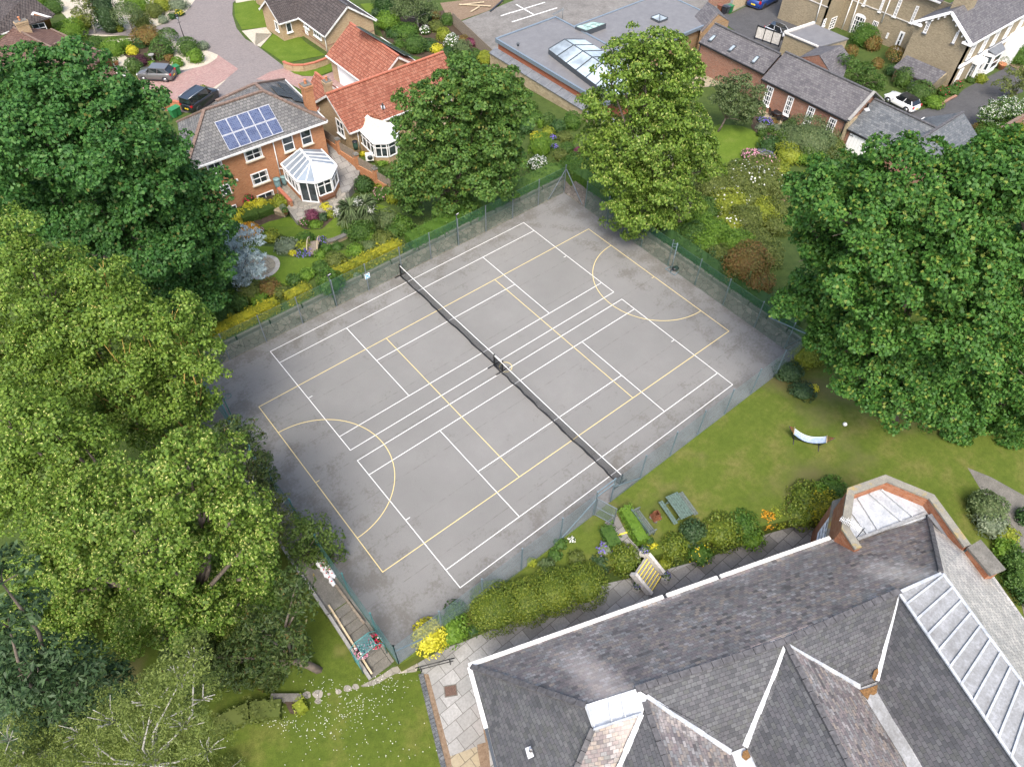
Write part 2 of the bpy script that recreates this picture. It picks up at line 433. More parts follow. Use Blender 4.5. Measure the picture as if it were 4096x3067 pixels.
def shrub(name, p, rp, mat, label, lev='far', h=1.0, cat='shrub', leaf=.16, dens=1.0, seed=None, group=None, rough=.28, aspect=1.0, core=None, tilt=0, flower=None, lift=0.0, trunk=False):
    """p: photo point of the bush's middle, rp its half width there; h: height over width"""
    seed = seed if seed is not None else int(p[0] * 7 + p[1] * 13) % 99991
    rng = np.random.default_rng(seed); random.seed(seed)
    v = G(p, lev)
    for _ in range(6):
        r = rp * mpp(v); z = lvl(v.x, v.y, lev); v = W(p, z + r * h * .55 + lift)
    r = rp * mpp(v); z = lvl(v.x, v.y, lev)
    root = thing(name, (v.x, v.y, z), label, cat, group)
    r *= 1.17; rx, ry, rz = r, r * aspect, r * h
    rot = Matrix.Rotation(tilt, 3, 'Z'); c = Vector((v.x, v.y, z + rz * .55 + lift))
    n = int(max(120, 4 * math.pi * r * r * (.4 + .6 * h) * 62 * dens * (.16 / leaf) ** 1.6))
    d = sph(n, rng); d[:, 2] = np.where(d[:, 2] < -.45, -d[:, 2], d[:, 2])
    k = 9
    bd = sph(26, rng); bumps = np.max(np.maximum(0, d @ bd.T) ** k, axis=1)
    rr = (1 - rough * .75 + rough * bumps)[:, None] * rng.uniform(.86, 1.05, (n, 1))
    S = np.array([rx, ry, rz]); P = d * S * rr; R3 = np.array(rot); P = P @ R3.T + np.array(c); P[:, 2] = np.maximum(P[:, 2], z + .03)
    Nn = unit((d / S) @ R3.T * r + np.array([0, 0, .45]))
    V, F = leaves(P, Nn, leaf, leaf * .62, rng, .45)
    mi = np.zeros(len(F)); ms = [mat]
    if flower:
        fm, amt, fs = flower; sel = np.where((d[:, 2] > .0) & (rng.random(n) < amt))[0]
        Vb, Fb = leaves(P[sel] * 1.0 + Nn[sel] * .06, Nn[sel], fs, fs * .85, rng, .3)
        F = np.concatenate([F, Fb + len(V)]); V = np.concatenate([V, Vb]); mi = np.concatenate([mi, np.ones(len(Fb))]); ms.append(fm)
    npmesh('foliage', V, F, ms, mi, root)
    mb = MB()
    if trunk:
        mb.tube([(v.x, v.y, z - .05), (v.x + .05, v.y, z + lift * .6), (v.x, v.y, z + lift + rz * .2)], [.09, .07, .05], 6); mb.build('stem', M['bark'], root)
    elif core is not False:
        mb.blob(c - Vector((0, 0, rz * .04)), (rx * .74, ry * .74, rz * .74), 0, 12, 7, .12)
        mb.v = [Vector((c.x, c.y, 0)) + (rot @ Vector((q.x - c.x, q.y - c.y, q.z))) for q in mb.v]
        for q in mb.v: q.z = max(q.z, z - .02)
        mb.build('inner_growth', core or mat, root)
    return root
def hedge(name, pts, width, height, mat, label, lev='far', leaf=.14, dens=1.0, cat='hedge', rough=.12, z0=None, top=None, seed=5, group=None):
    """pts: world xy along the middle; clipped hedge of leaves over a solid core"""
    rng = np.random.default_rng(seed); random.seed(seed)
    zz = lambda q: (lvl(q[0], q[1], lev) if z0 is None else z0)
    b = pts[0]; root = thing(name, (b[0], b[1], zz(b)), label, cat, group)
    Ps, Ns = [], []; mb = MB()
    for a, c in zip(pts[:-1], pts[1:]):
        a2 = np.array(a[:2]); c2 = np.array(c[:2]); L = np.linalg.norm(c2 - a2); t = (c2 - a2) / L; nrm = np.array([-t[1], t[0]])
        n = int(L * (width + 2 * height) * 85 * dens * (.14 / leaf) ** 1.6)
        u = rng.uniform(-width * .2, L + width * .2, n); s = rng.uniform(-height, width + height, n)
        w = np.clip(s, 0, width) - width / 2; dz = np.where(s < 0, height + s, np.where(s > width, height - (s - width), height))
        lump = 1 + rough * np.sin(u * 2.1 + seed) * .5 + rough * rng.normal(0, .5, n) + rough * np.sin(u * 5.3 + w * 4)
        xy = a2 + np.outer(u, t) + np.outer(w * (1 + .3 * (lump - 1)), nrm)
        z = np.array([zz(q) for q in xy]) if z0 is None else np.full(n, z0)
        Ps.append(np.column_stack([xy, z + dz * lump]))
        Ns.append(np.column_stack([np.outer(np.where(s < 0, -1.0, np.where(s > width, 1.0, 0.0)), nrm), np.where((s >= 0) & (s <= width), 1.2, .45)]))
        k = .86
        A = Vector((*a2, zz(a))); B = Vector((*c2, zz(c))); nv = Vector((*nrm, 0)) * width * k / 2
        mb.slab([A + nv + Vector((0, 0, height * .9)), A - nv + Vector((0, 0, height * .9)), B - nv + Vector((0, 0, height * .9)), B + nv + Vector((0, 0, height * .9))], height * .95)
    P = np.concatenate(Ps); Nn = unit(np.concatenate(Ns))
    V, F = leaves(P, Nn, leaf, leaf * .65, rng, .5)
    npmesh('foliage', V, F, [mat], None, root)
    mb.build('inner_growth', mat, root)
    return root
def sheet(name, pts, mat, lev='far', dz=.004, kind='structure', world_xy=False, label=None):
    """a ground patch lying on its level; pts are photo points (or world xy)"""
    xy = [tuple(p[:2]) for p in pts] if world_xy else [tuple(G(p, lev)[:2]) for p in pts]
    bm = bmesh.new(); bm.faces.new([bm.verts.new((x, y, 0)) for x, y in xy]); bm.normal_update(); bmesh.ops.triangulate(bm, faces=bm.faces[:])
    if lev == 'far':
        for s in BRK:
            co = Vector((_C[0] + FW[0] * s, _C[1] + FW[1] * s, 0))
            bmesh.ops.bisect_plane(bm, geom=bm.verts[:] + bm.edges[:] + bm.faces[:], plane_co=co, plane_no=Vector((FW[0], FW[1], 0)))
    bmesh.ops.triangulate(bm, faces=bm.faces[:])
    for v in bm.verts: v.co.z = lvl(v.co.x, v.co.y, lev) + dz
    for f in bm.faces:
        f.normal_update()
        if f.normal.z < 0: f.normal_flip()
    me = bpy.data.meshes.new(name); bm.to_mesh(me); bm.free(); me.materials.append(mat); me.update()
    uv = me.uv_layers.new(name='UVMap')
    for l in me.loops:
        c = me.vertices[l.vertex_index].co; uv.data[l.index].uv = (c.x, c.y)
    o = bpy.data.objects.new(name, me); C.objects.link(o); o['kind'] = kind
    if label: o['label'] = label
    return o
def smooth_pts(pts, k=4):            # a rounded outline through the points (closed)
    n = len(pts); out = []
    for i in range(n):
        p0, p1, p2, p3 = (np.array(pts[(i + j - 1) % n], float) for j in range(4))
        for s in range(k):
            t = s / k
            out.append(tuple(.5 * ((2 * p1) + (-p0 + p2) * t + (2 * p0 - 5 * p1 + 4 * p2 - p3) * t * t + (-p0 + 3 * p1 - 3 * p2 + p3) * t ** 3)))
    return out
# photo plan readers: the four columns and rows in which the photograph was measured, and two enlargements
def T(c, r): return lambda x, y: (553 * c + .25 * x, 414.2 * r + .25 * y)
q2 = lambda x, y: (345.65 + x * .19566, 151.2 + y * .19566)
M = {}
# ------------------------------------------------------------------ the materials of the place
def asphalt_court():
    m, t, p = newmat('court_asphalt'); n = N(t); q = n.pos(); s = n('ShaderNodeSeparateXYZ', {0: q})
    big = n.noise(q, .16, 5, .6); mid = n.noise(q, 1.1, 6, .65); fine = n.noise(q, 26, 4, .75)
    c = n.ramp(big, [(.3, (.166, .167, .158)), (.5, (.186, .186, .177)), (.72, (.21, .209, .199))])
    c = n.mix(n.math('MULTIPLY', n.ramp(mid, [(.42, (0, 0, 0)), (.62, (1, 1, 1))]), .3), c, (.17, .163, .16))
    c = n.mix(n.math('MULTIPLY', n.ramp(fine, [(.38, (1, 1, 1)), (.55, (0, 0, 0))]), .45), c, (.12, .115, .112))
    c = n.mix(n.math('MULTIPLY', n.ramp(fine, [(.6, (0, 0, 0)), (.74, (1, 1, 1))]), .4), c, (.4, .39, .38))
    # laid lanes along the court with worn seams
    lane = n.math('FRACT', n.math('ADD', n.math('DIVIDE', s.outputs[1], 2.95), n.math('MULTIPLY', n.math('SUBTRACT', mid, .5), .03)))
    seam = n.math('MULTIPLY', n.math('LESS_THAN', lane, .018), n.ramp(n.noise(q, 1.7, 4), [(.42, (0, 0, 0)), (.58, (1, 1, 1))]))
    c = n.mix(n.math('MULTIPLY', seam, .55), c, (.10, .093, .08))
    lw = n('ShaderNodeTexWhiteNoise', {'W': n.math('FLOOR', n.math('DIVIDE', s.outputs[1], 2.95))}, noise_dimensions='1D').outputs[0]
    c = n.mix(n.math('MULTIPLY', lw, .14), c, (.15, .147, .147))
    # moss and leaf dirt, thicker towards the fences
    ex = n.math('MAXIMUM', n.math('DIVIDE', n.math('ABSOLUTE', n.math('SUBTRACT', s.outputs[0], 12.1)), 17.2), n.math('DIVIDE', n.math('ABSOLUTE', n.math('ADD', s.outputs[1], 11.6)), 12.65))
    edge = n.math('MULTIPLY', n.math('SMOOTH_MIN', n.math('MAXIMUM', n.math('SUBTRACT', ex, .62), 0.0), .4, .1), .42)
    mo = n.math('ADD', n.math('MULTIPLY', n.noise(q, .75, 3, .5), .5), n.math('MULTIPLY', n.noise(q, 5.5, 5, .75), .5))
    dirt = n.ramp(n.math('ADD', mo, edge), [(.59, (0, 0, 0)), (.70, (1, 1, 1))])
    c = n.mix(n.math('MULTIPLY', dirt, .5), c, (.085, .075, .06))
    dmp = n.ramp(n.math('ADD', n.noise(q, .22, 4, .6), n.math('MULTIPLY', edge, .8)), [(.62, (0, 0, 0)), (.8, (1, 1, 1))])
    c = n.mix(n.math('MULTIPLY', dmp, .25), c, (.13, .125, .125))
    n.link(c, p.inputs['Base Color']); p.inputs['Roughness'].default_value = .9; p.inputs['Specular IOR Level'].default_value = .2
    n.link(n.bump(fine, .5, .01), p.inputs['Normal'])
    return m
def road_paint(name, col):
    m, t, p = newmat(name); n = N(t)
    f = n.noise(n.pos(), 14, 5, .8)
    n.link(n.ramp(f, [(.28, scl(col, .45)), (.42, scl(col, .92)), (.7, col)]), p.inputs['Base Color']); p.inputs['Roughness'].default_value = .8
    return m
M['court'] = asphalt_court()
M['line_white'] = road_paint('white_line_paint', (.74, .74, .72)); M['line_yellow'] = road_paint('yellow_line_paint', (.64, .52, .24))
M['step_yellow'] = road_paint('yellow_step_paint', (.8, .62, .06))
M['galv'] = plain('galvanised_steel', (.2, .235, .255), .5, .5, .15); M['steel_blue'] = plain('weathered_blue_grey_steel', (.16, .22, .25), .55, .3, .15)
M['black'] = plain('black_paint', (.012, .012, .014), .45, 0, .2); M['green_metal'] = plain('green_paint_metal', (.02, .12, .09), .5)
M['teal'] = plain('teal_paint_metal', (.06, .2, .2), .5); M['white_metal'] = plain('white_paint', (.62, .62, .6), .5, 0, .22, 3)
M['net_green'] = netting('green_netting', (.035, .13, .085), .11, .14); M['net_grey'] = netting('grey_netting', (.17, .24, .27), .11, .19)
M['net_teal'] = netting('teal_netting', (.06, .19, .2), .11, .26); M['net_black'] = netting('black_netting', (.012, .012, .012), .08, .2)
M['tape'] = plain('net_tape', (.72, .74, .72), .7, 0, .1)
M['bark'] = plain('bark', (.12, .095, .075), .9, 0, .35, 5); M['bark_lichen'] = plain('lichened_bark', (.34, .24, .06), .9, 0, .4, 8); M['bark_pale'] = plain('pale_bark', (.3, .29, .26), .9, 0, .3, 8)
M['soil'] = ground('soil', [(.3, (.05, .036, .025)), (.6, (.09, .068, .048))], 2.0)
M['lawn'] = ground('lawn', [(.3, (.06, .092, .012)), (.52, (.09, .124, .018)), (.7, (.145, .15, .036))], .5, 22, big=((.20, .165, .07), .16, .6))
M['lawn_bright'] = ground('bright_lawn', [(.3, (.08, .135, .014)), (.55, (.115, .175, .02)), (.72, (.15, .195, .035))], .7, 24)
M['lawn_worn'] = ground('worn_lawn', [(.3, (.07, .105, .014)), (.5, (.1, .132, .021)), (.7, (.17, .155, .05))], .45, 22, big=((.11, .095, .045), .12, .5))
M['rough'] = ground('rough_vegetation', [(.3, (.045, .075, .018)), (.6, (.08, .115, .028))], 1.5, 12)
M['slabs'] = courses('paving_slabs', [(.24, .24, .23), (.3, .3, .29), (.36, .36, .35), (.28, .275, .265)], .95, .72, (.11, .105, .095), .016, .85, .4, (.1, .098, .09), bump=.3)
M['slabs_dark'] = courses('mossy_slabs', [(.17, .165, .155), (.22, .215, .205), (.27, .26, .245)], 1.0, .72, (.06, .057, .05), .018, .85, .45, (.06, .056, .045), bump=.3)
M['slabs_tan'] = courses('tan_slabs', [(.3, .25, .16), (.36, .31, .21), (.32, .28, .2)], .6, .6, (.14, .12, .09), .02, .9, .3)
M['crazy'] = crazy('crazy_paving', [(.12, .11, .095), (.17, .155, .135), (.21, .185, .16), (.14, .125, .11)], 2.5, (.065, .058, .047))
M['patio'] = crazy('patio_stone', [(.22, .21, .18), (.29, .27, .23), (.25, .235, .2), (.34, .31, .26)], 2.3, (.15, .14, .115))
M['concrete'] = ground('concrete', [(.3, (.24, .235, .22)), (.55, (.31, .305, .29)), (.75, (.38, .37, .35))], 1.0, 20)
M['concrete_old'] = ground('old_concrete', [(.3, (.13, .125, .11)), (.55, (.19, .18, .16)), (.75, (.26, .25, .22))], 1.6, 20)
M['coping'] = ground('lichened_coping', [(.3, (.2, .195, .17)), (.55, (.28, .265, .22)), (.75, (.35, .33, .27))], 2.2, 20, big=((.36, .25, .05), 1.3, .55))
M['gravel'] = ground('pale_gravel', [(.3, (.4, .36, .28)), (.6, (.56, .52, .43))], 4.0, 30)
M['gravel_brown'] = ground('brown_gravel', [(.3, (.16, .11, .07)), (.6, (.28, .21, .15))], 5.0, 34)
M['tarmac'] = ground('dark_tarmac', [(.3, (.075, .075, .077)), (.6, (.1, .1, .102))], .6, 26)
M['yard'] = ground('yard_concrete', [(.3, (.148, .141, .13)), (.5, (.215, .204, .189)), (.7, (.274, .263, .244))], .5, 16, big=((.118, .111, .104), .25, .62))
M['road'] = courses('block_road', [(.17, .15, .145), (.2, .18, .172), (.23, .2, .19)], .2, .1, (.12, .105, .1), .006, .9, .2, (.13, .12, .115), bump=.1, uvrot=.6)
M['drive'] = courses('pink_block_drive', [(.27, .17, .15), (.33, .2, .18), (.36, .25, .22)], .2, .1, (.18, .12, .11), .006, .9, .35, (.16, .12, .11), bump=.1, uvrot=.3)
M['kerb'] = plain('kerb_stone', (.3, .27, .25), .9, 0, .2)
slate_mix = [(.09, .082, .08), (.18, .155, .155), (.25, .205, .195), (.175, .175, .17), (.3, .245, .2), (.22, .22, .22), (.36, .33, .315)]
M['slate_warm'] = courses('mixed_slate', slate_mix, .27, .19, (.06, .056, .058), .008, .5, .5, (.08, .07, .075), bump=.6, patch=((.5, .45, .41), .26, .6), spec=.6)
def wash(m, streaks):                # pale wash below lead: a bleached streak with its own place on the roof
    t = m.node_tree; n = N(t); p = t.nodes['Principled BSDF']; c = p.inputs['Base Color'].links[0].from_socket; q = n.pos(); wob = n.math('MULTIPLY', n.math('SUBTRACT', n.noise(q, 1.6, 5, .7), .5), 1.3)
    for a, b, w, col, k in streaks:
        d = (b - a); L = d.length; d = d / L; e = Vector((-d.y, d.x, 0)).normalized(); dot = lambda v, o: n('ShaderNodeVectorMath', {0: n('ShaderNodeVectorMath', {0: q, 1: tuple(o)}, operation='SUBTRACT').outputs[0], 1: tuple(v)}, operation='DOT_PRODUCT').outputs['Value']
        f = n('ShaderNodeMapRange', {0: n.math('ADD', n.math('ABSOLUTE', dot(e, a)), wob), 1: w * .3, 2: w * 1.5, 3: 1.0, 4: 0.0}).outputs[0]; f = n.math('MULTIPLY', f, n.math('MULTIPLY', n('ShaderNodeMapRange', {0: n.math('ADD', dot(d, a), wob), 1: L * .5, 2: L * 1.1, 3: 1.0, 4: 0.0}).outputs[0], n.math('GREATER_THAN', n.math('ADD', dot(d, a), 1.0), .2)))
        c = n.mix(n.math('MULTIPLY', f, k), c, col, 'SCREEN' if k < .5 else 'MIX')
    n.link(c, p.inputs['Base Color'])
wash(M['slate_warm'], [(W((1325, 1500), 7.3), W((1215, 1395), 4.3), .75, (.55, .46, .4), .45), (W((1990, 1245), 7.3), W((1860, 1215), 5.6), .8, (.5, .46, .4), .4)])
M['slate_dark'] = courses('dark_slate', [(.052, .054, .058), (.072, .074, .08), (.09, .088, .095), (.105, .108, .112), (.075, .078, .075)], .27, .19, (.024, .024, .026), .008, .6, .5, (.03, .03, .033), bump=.6, patch=((.17, .17, .165), .4, .66), spec=.4)
M['slate_glare'] = courses('pale_glare_slate', [(.3, .29, .275), (.45, .43, .4), (.58, .55, .5), (.38, .37, .35)], .27, .19, (.1, .1, .1), .01, .5, .4, (.16, .16, .16), bump=.6, spec=.6)  # light slates; sky glare on the east slope is added to their colour
M['slate_far'] = courses('weathered_slate', [(.085, .081, .087), (.111, .105, .111), (.13, .124, .127), (.148, .142, .144)], .3, .24, (.041, .039, .041), .012, .65, .5, (.056, .052, .056), bump=.6, patch=((.222, .215, .207), .5, .72))
M['slate_grey'] = courses('grey_roof_tile', [(.104, .104, .103), (.139, .137, .135), (.165, .163, .157), (.191, .187, .178)], .33, .28, (.039, .039, .039), .018, .75, .45, (.074, .072, .07), bump=.8)
M['slate_blue'] = courses('blue_grey_slate', [(.078, .086, .094), (.105, .115, .123), (.125, .133, .14), (.156, .164, .168)], .3, .22, (.035, .039, .043), .01, .55, .35, (.047, .051, .055), bump=.5)
def pantile(name, cols, stain):
    m = courses(name, cols, .23, .32, scl(cols[0], .35), .022, .8, .4, stain, offset=0, bump=.6)
    t = m.node_tree; n = N(t); p = t.nodes['Principled BSDF']
    s = n('ShaderNodeSeparateXYZ', {0: n.uv()})
    w = n.math('SINE', n.math('MULTIPLY', s.outputs[0], 2 * math.pi / .23)); st = n.math('FRACT', n.math('DIVIDE', s.outputs[1], .32))
    h = n.math('ADD', n.math('MULTIPLY', w, .5), n.math('MULTIPLY', st, -.5))
    n.link(n.bump(h, 1.0, .06), p.inputs['Normal'])
    return m
M['pantile'] = pantile('red_pantile', [(.24, .08, .048), (.31, .112, .068), (.36, .155, .1)], (.2, .065, .045))
M['pantile_brown'] = pantile('brown_pantile', [(.12, .065, .05), (.15, .085, .065), (.18, .11, .085)], (.09, .055, .045))
M['tile_dark'] = pantile('dark_brown_tile', [(.06, .05, .048), (.08, .066, .062), (.1, .085, .08)], (.045, .04, .038))
M['ridge_tile'] = plain('brown_ridge_tile', (.16, .11, .085), .85, 0, .3, 4); M['ridge_red'] = plain('red_ridge_tile', (.36, .12, .07), .8, 0, .2, 4)
M['ridge_slate'] = plain('dark_ridge_tile', (.075, .073, .076), .8, 0, .4, 5)
M['brick_orange'] = courses('orange_brick', [(.33, .125, .045), (.4, .155, .06), (.44, .19, .08)], .225, .075, (.36, .26, .18), .008, .9, .15, bump=.2)
M['brick_red'] = courses('old_red_brick', [(.2, .075, .045), (.28, .11, .065), (.33, .145, .09), (.24, .12, .085)], .225, .075, (.3, .25, .2), .009, .9, .35, (.16, .11, .085), bump=.3, patch=((.34, .26, .2), .5, .62))
M['brick_new'] = courses('red_brick', [(.3, .085, .04), (.36, .115, .06)], .225, .075, (.3, .17, .11), .008, .9, .1, bump=.2)
M['brick_bay'] = courses('parapet_brick', [(.28, .09, .04), (.36, .125, .05), (.4, .18, .1)], .26, .1, (.26, .17, .11), .012, .9, .35, (.2, .085, .05), bump=.4)
M['brick_buff'] = courses('buff_brick', [(.3, .2, .105), (.38, .27, .15), (.44, .33, .2), (.34, .22, .13)], .225, .075, (.38, .31, .22), .008, .9, .2, (.22, .15, .09), bump=.2)
M['stone'] = courses('rubble_stone', [(.27, .215, .13), (.35, .285, .18), (.42, .35, .23)], .34, .2, (.3, .25, .17), .02, .95, .45, (.2, .165, .11), bump=.7)
M['brick_manor'] = courses('yellow_grey_brick', [(.22, .18, .115), (.3, .25, .165), (.36, .3, .2), (.26, .21, .14)], .225, .075, (.27, .23, .16), .01, .9, .55, (.17, .145, .1), bump=.3)
M['upvc'] = plain('white_frame', (.8, .8, .8), .4, 0, .03); M['sill'] = plain('stone_sill', (.5, .43, .32), .85)
M['glass'] = glassy('window_glass', (.035, .045, .05)); M['glass_roof'] = glassy('tinted_roof_glazing', (.2, .235, .27), .2, .5, .2, .5)
M['white_and_lit_pane'] = glassy('white_and_lit_glazing', (.62, .65, .68), .3, .5, .06, .5); M['cream_roof'] = glassy('cream_roof_glazing', (.55, .52, .4), .35, .4, .12, 1)  # white panes; the same white also paints light on some tinted facets
def lead_mat(name, stops):
    m, t, p = newmat(name); n = N(t); q = n.pos()
    f = n.math('ADD', n.math('MULTIPLY', n.noise(q, 1.3, 6, .7), .6), n.math('MULTIPLY', n.noise(q, 9, 4, .7), .4))
    n.link(n.ramp(f, stops), p.inputs['Base Color']); p.inputs['Roughness'].default_value = .55; p.inputs['Metallic'].default_value = .1
    n.link(n.bump(f, .3, .02), p.inputs['Normal']); return m
M['lead'] = lead_mat('lead_sheet', [(.35, (.25, .27, .29)), (.5, (.37, .39, .41)), (.65, (.52, .54, .56))])
M['lead_white'] = lead_mat('bright_lead', [(.35, (.26, .285, .31)), (.5, (.39, .41, .43)), (.65, (.56, .575, .59))])
M['lead_warm'] = lead_mat('weathered_lead', [(.35, (.16, .16, .155)), (.5, (.235, .24, .24)), (.65, (.35, .36, .37))])
M['lead_dark'] = lead_mat('dark_lead', [(.35, (.1, .11, .12)), (.5, (.15, .16, .175)), (.65, (.2, .21, .22))])
M['felt'] = lead_mat('roof_felt', [(.3, (.124, .121, .124)), (.5, (.158, .155, .155)), (.7, (.198, .195, .195))])
M['fascia'] = plain('dark_grey_metal', (.06, .07, .08), .45, .2); M['fascia_blue'] = plain('blue_grey_metal', (.17, .21, .25), .4, .2)
M['timber'] = courses('larch_boards', [(.3, .19, .1), (.38, .25, .14), (.33, .24, .16)], 3.0, .13, (.1, .06, .03), .008, .8, .3, bump=.2)
M['fence_wood'] = plain('weathered_fence_wood', (.2, .165, .125), .9, 0, .3, 7); M['bench_green'] = plain('faded_green_wood', (.075, .115, .095), .8, 0, .4, 9)
M['bench_grey'] = plain('silvered_wood', (.095, .115, .1), .85, 0, .3, 9); M['wood_brown'] = plain('brown_wood', (.11, .05, .03), .6); M['wood_pale'] = plain('pale_wood', (.42, .34, .22), .85, 0, .25)
M['rust'] = plain('rusty_iron', (.15, .055, .025), .9, .2, .4, 8); M['terracotta'] = plain('terracotta', (.42, .17, .08), .85); M['stone_white'] = plain('whitened_stone', (.52, .5, .47), .9, 0, .25)
M['pv'] = courses('solar_cells', [(.03, .045, .1), (.05, .07, .145), (.075, .1, .18)], .165, .165, (.16, .18, .24), .008, .25, 0.0, offset=0, bump=0, spec=.6)
M['pv_dark'] = courses('dark_solar_cells', [(.015, .02, .035), (.025, .032, .05)], .165, .165, (.05, .06, .075), .008, .2, 0.0, offset=0, bump=0, spec=.6)
M['rubber'] = plain('tyre_rubber', (.015, .015, .015), .8); M['alloy'] = plain('alloy', (.35, .36, .37), .35, .7)
M['debris'] = plain('leaf_debris', (.16, .085, .03), .95, 0, .5, 12)
# leaves
lm = leafmat
M['sycamore_dark'] = lm('dark_sycamore_leaf', (.024, .08, .017), (.045, .135, .028), (.085, .195, .04), hue=((.13, .13, .03), .03))
M['sycamore'] = lm('sycamore_leaf', (.028, .09, .016), (.052, .145, .024), (.1, .215, .035), hue=((.19, .24, .04), .08))
M['sycamore_mid'] = lm('mid_sycamore_leaf', (.042, .1, .019), (.072, .155, .03), (.125, .215, .04), hue=((.17, .17, .03), .05))
M['lime'] = lm('lime_leaf', (.064, .125, .017), (.115, .2, .026), (.195, .29, .043)); M['bract'] = lm('lime_bract', (.36, .4, .09), (.47, .5, .14), (.58, .6, .22), .4)
M['yew'] = lm('yew_needles', (.024, .045, .012), (.045, .08, .018), (.085, .115, .026), .15, hue=((.1, .075, .02), .04))
M['cedar'] = lm('dark_conifer', (.018, .042, .014), (.034, .07, .024), (.06, .105, .038), .15)
M['willowy'] = lm('fine_yellow_green_leaf', (.08, .115, .022), (.13, .175, .035), (.2, .245, .065))
M['apple'] = lm('grey_green_leaf', (.06, .1, .035), (.1, .15, .055), (.16, .2, .085)); M['hawthorn'] = lm('hawthorn_leaf', (.055, .1, .018), (.085, .14, .025), (.13, .19, .04))
M['spruce_blue'] = lm('blue_spruce', (.22, .3, .31), (.35, .44, .45), (.48, .57, .58), .15)
M['green'] = lm('mid_green_leaf', (.035, .085, .016), (.06, .125, .022), (.1, .18, .035)); M['dark'] = lm('deep_green_leaf', (.018, .055, .014), (.032, .08, .018), (.055, .11, .026), .2)
M['bright'] = lm('bright_green_leaf', (.07, .15, .015), (.11, .21, .022), (.17, .28, .035)); M['olive'] = lm('olive_leaf', (.07, .1, .02), (.11, .145, .03), (.17, .2, .05))
M['golden'] = lm('golden_leaf', (.3, .3, .015), (.46, .44, .025), (.62, .57, .06), .25); M['gold_green'] = lm('yellow_green_leaf', (.11, .155, .014), (.18, .225, .02), (.28, .31, .035), .25)
M['orange'] = lm('orange_leaf', (.36, .17, .01), (.48, .24, .012), (.6, .33, .03), .25); M['purple'] = lm('purple_leaf', (.03, .01, .017), (.055, .018, .028), (.09, .03, .045), .2)
M['maroon'] = lm('maroon_leaf', (.11, .025, .05), (.16, .04, .075), (.22, .07, .11)); M['bronze'] = lm('bronze_leaf', (.15, .07, .025), (.2, .12, .035), (.16, .18, .045))
M['silver'] = lm('silver_green_leaf', (.11, .15, .09), (.17, .22, .13), (.26, .3, .2)); M['ivy'] = lm('ivy_leaf', (.035, .095, .013), (.062, .14, .02), (.11, .19, .03))
M['topiary'] = lm('clipped_box_leaf', (.03, .07, .012), (.05, .1, .016), (.08, .14, .025), .2); M['cordyline'] = lm('cordyline_leaf', (.075, .12, .05), (.13, .19, .085), (.22, .28, .14), .2)
M['fl_white'] = lm('white_petal', (.65, .66, .6), (.75, .76, .7), (.82, .82, .78)); M['fl_pink'] = lm('pink_petal', (.6, .2, .32), (.68, .3, .42), (.75, .42, .5))
M['fl_red'] = lm('red_petal', (.5, .02, .06), (.62, .03, .1), (.7, .06, .16)); M['fl_blue'] = lm('violet_petal', (.13, .1, .45), (.2, .15, .55), (.3, .22, .62)); M['fl_yellow'] = lm('yellow_petal', (.7, .52, .02), (.78, .6, .03), (.8, .66, .08))

# ------------------------------------------------------------------ terrain
def structure(o, label=None):
    o['kind'] = 'structure'
    if label: o['label'] = label
    return o
def flat(name, xy, z, mat, thick=None):
    mb = MB()
    if thick: mb.prism(xy, z - thick, z)
    else: mb.poly([(x, y, z) for x, y in xy])
    o = mb.build(name, mat); structure(o)
    for p in o.data.polygons:
        if not thick and p.normal.z < 0: o.data.flip_normals(); break
    return o
flat('lower_ground', [(-160, -160), (260, -160), (260, -24.6), (30, -24.6), (30, 2.3), (-160, 2.3)], -1.21, M['rough'])
sheet('ground', [(-260, 2.3), (30.6, 2.3), (30.6, -23.9), (42, -24.4), (320, -24.4), (320, 320), (-260, 320)], M['rough'], 'far', 0.0, world_xy=True)
YB, YT, XL, XR = -24.25, 1.05, -5.1, 29.35
flat('lawn_terrace', [(-6.75, 2.29), (-6.75, -19.6), (-5.1, -19.6), (-5.1, -24.3), (0.4, -25.2), (6.3, -26.9), (8.0, -27.4), (8.0, -26.9), (9.75, -26.9), (9.75, -28.4), (12, -29.2), (19.2, -32.5), (22, -37), (21.6, -42), (24, -52), (75, -52), (75, -24.41), (42, -24.41), (30.59, -23.91), (30.59, 2.29)], -0.006, M['lawn_worn'], 1.25)
flat('tennis_court', [(XL, YB), (XR, YB), (XR, YT), (XL, YT)], 0.0, M['court'])
# court markings: lines are paint, four millimetres above the asphalt
def stripes(name, segs, mat, z, w=.046):
    mb = MB()
    for (ax, ay), (bx, by) in segs:
        d = Vector((bx - ax, by - ay)).normalized(); n = Vector((-d.y, d.x)) * w / 2; e = d * w / 2
        mb.poly([(ax - e.x + n.x, ay - e.y + n.y, z), (ax - e.x - n.x, ay - e.y - n.y, z), (bx + e.x - n.x, by + e.y - n.y, z), (bx + e.x + n.x, by + e.y + n.y, z)])
    return structure(mb.build(name, mat))
def tennis(x0, y0):
    L, Wd, s, sv = 23.77, 10.97, 1.37, 5.485
    P = lambda x, y: (x0 + x, y0 - y)
    long_ = [(P(0, 0), P(L, 0)), (P(0, Wd), P(L, Wd)), (P(0, s), P(L, s)), (P(0, Wd - s), P(L, Wd - s)), (P(sv, Wd / 2), P(L - sv, Wd / 2))]
    short = [(P(0, 0), P(0, Wd)), (P(L, 0), P(L, Wd)), (P(sv, s), P(sv, Wd - s)), (P(L - sv, s), P(L - sv, Wd - s)), (P(0, Wd / 2), P(.3, Wd / 2)), (P(L - .3, Wd / 2), P(L, Wd / 2))]
    return long_, short
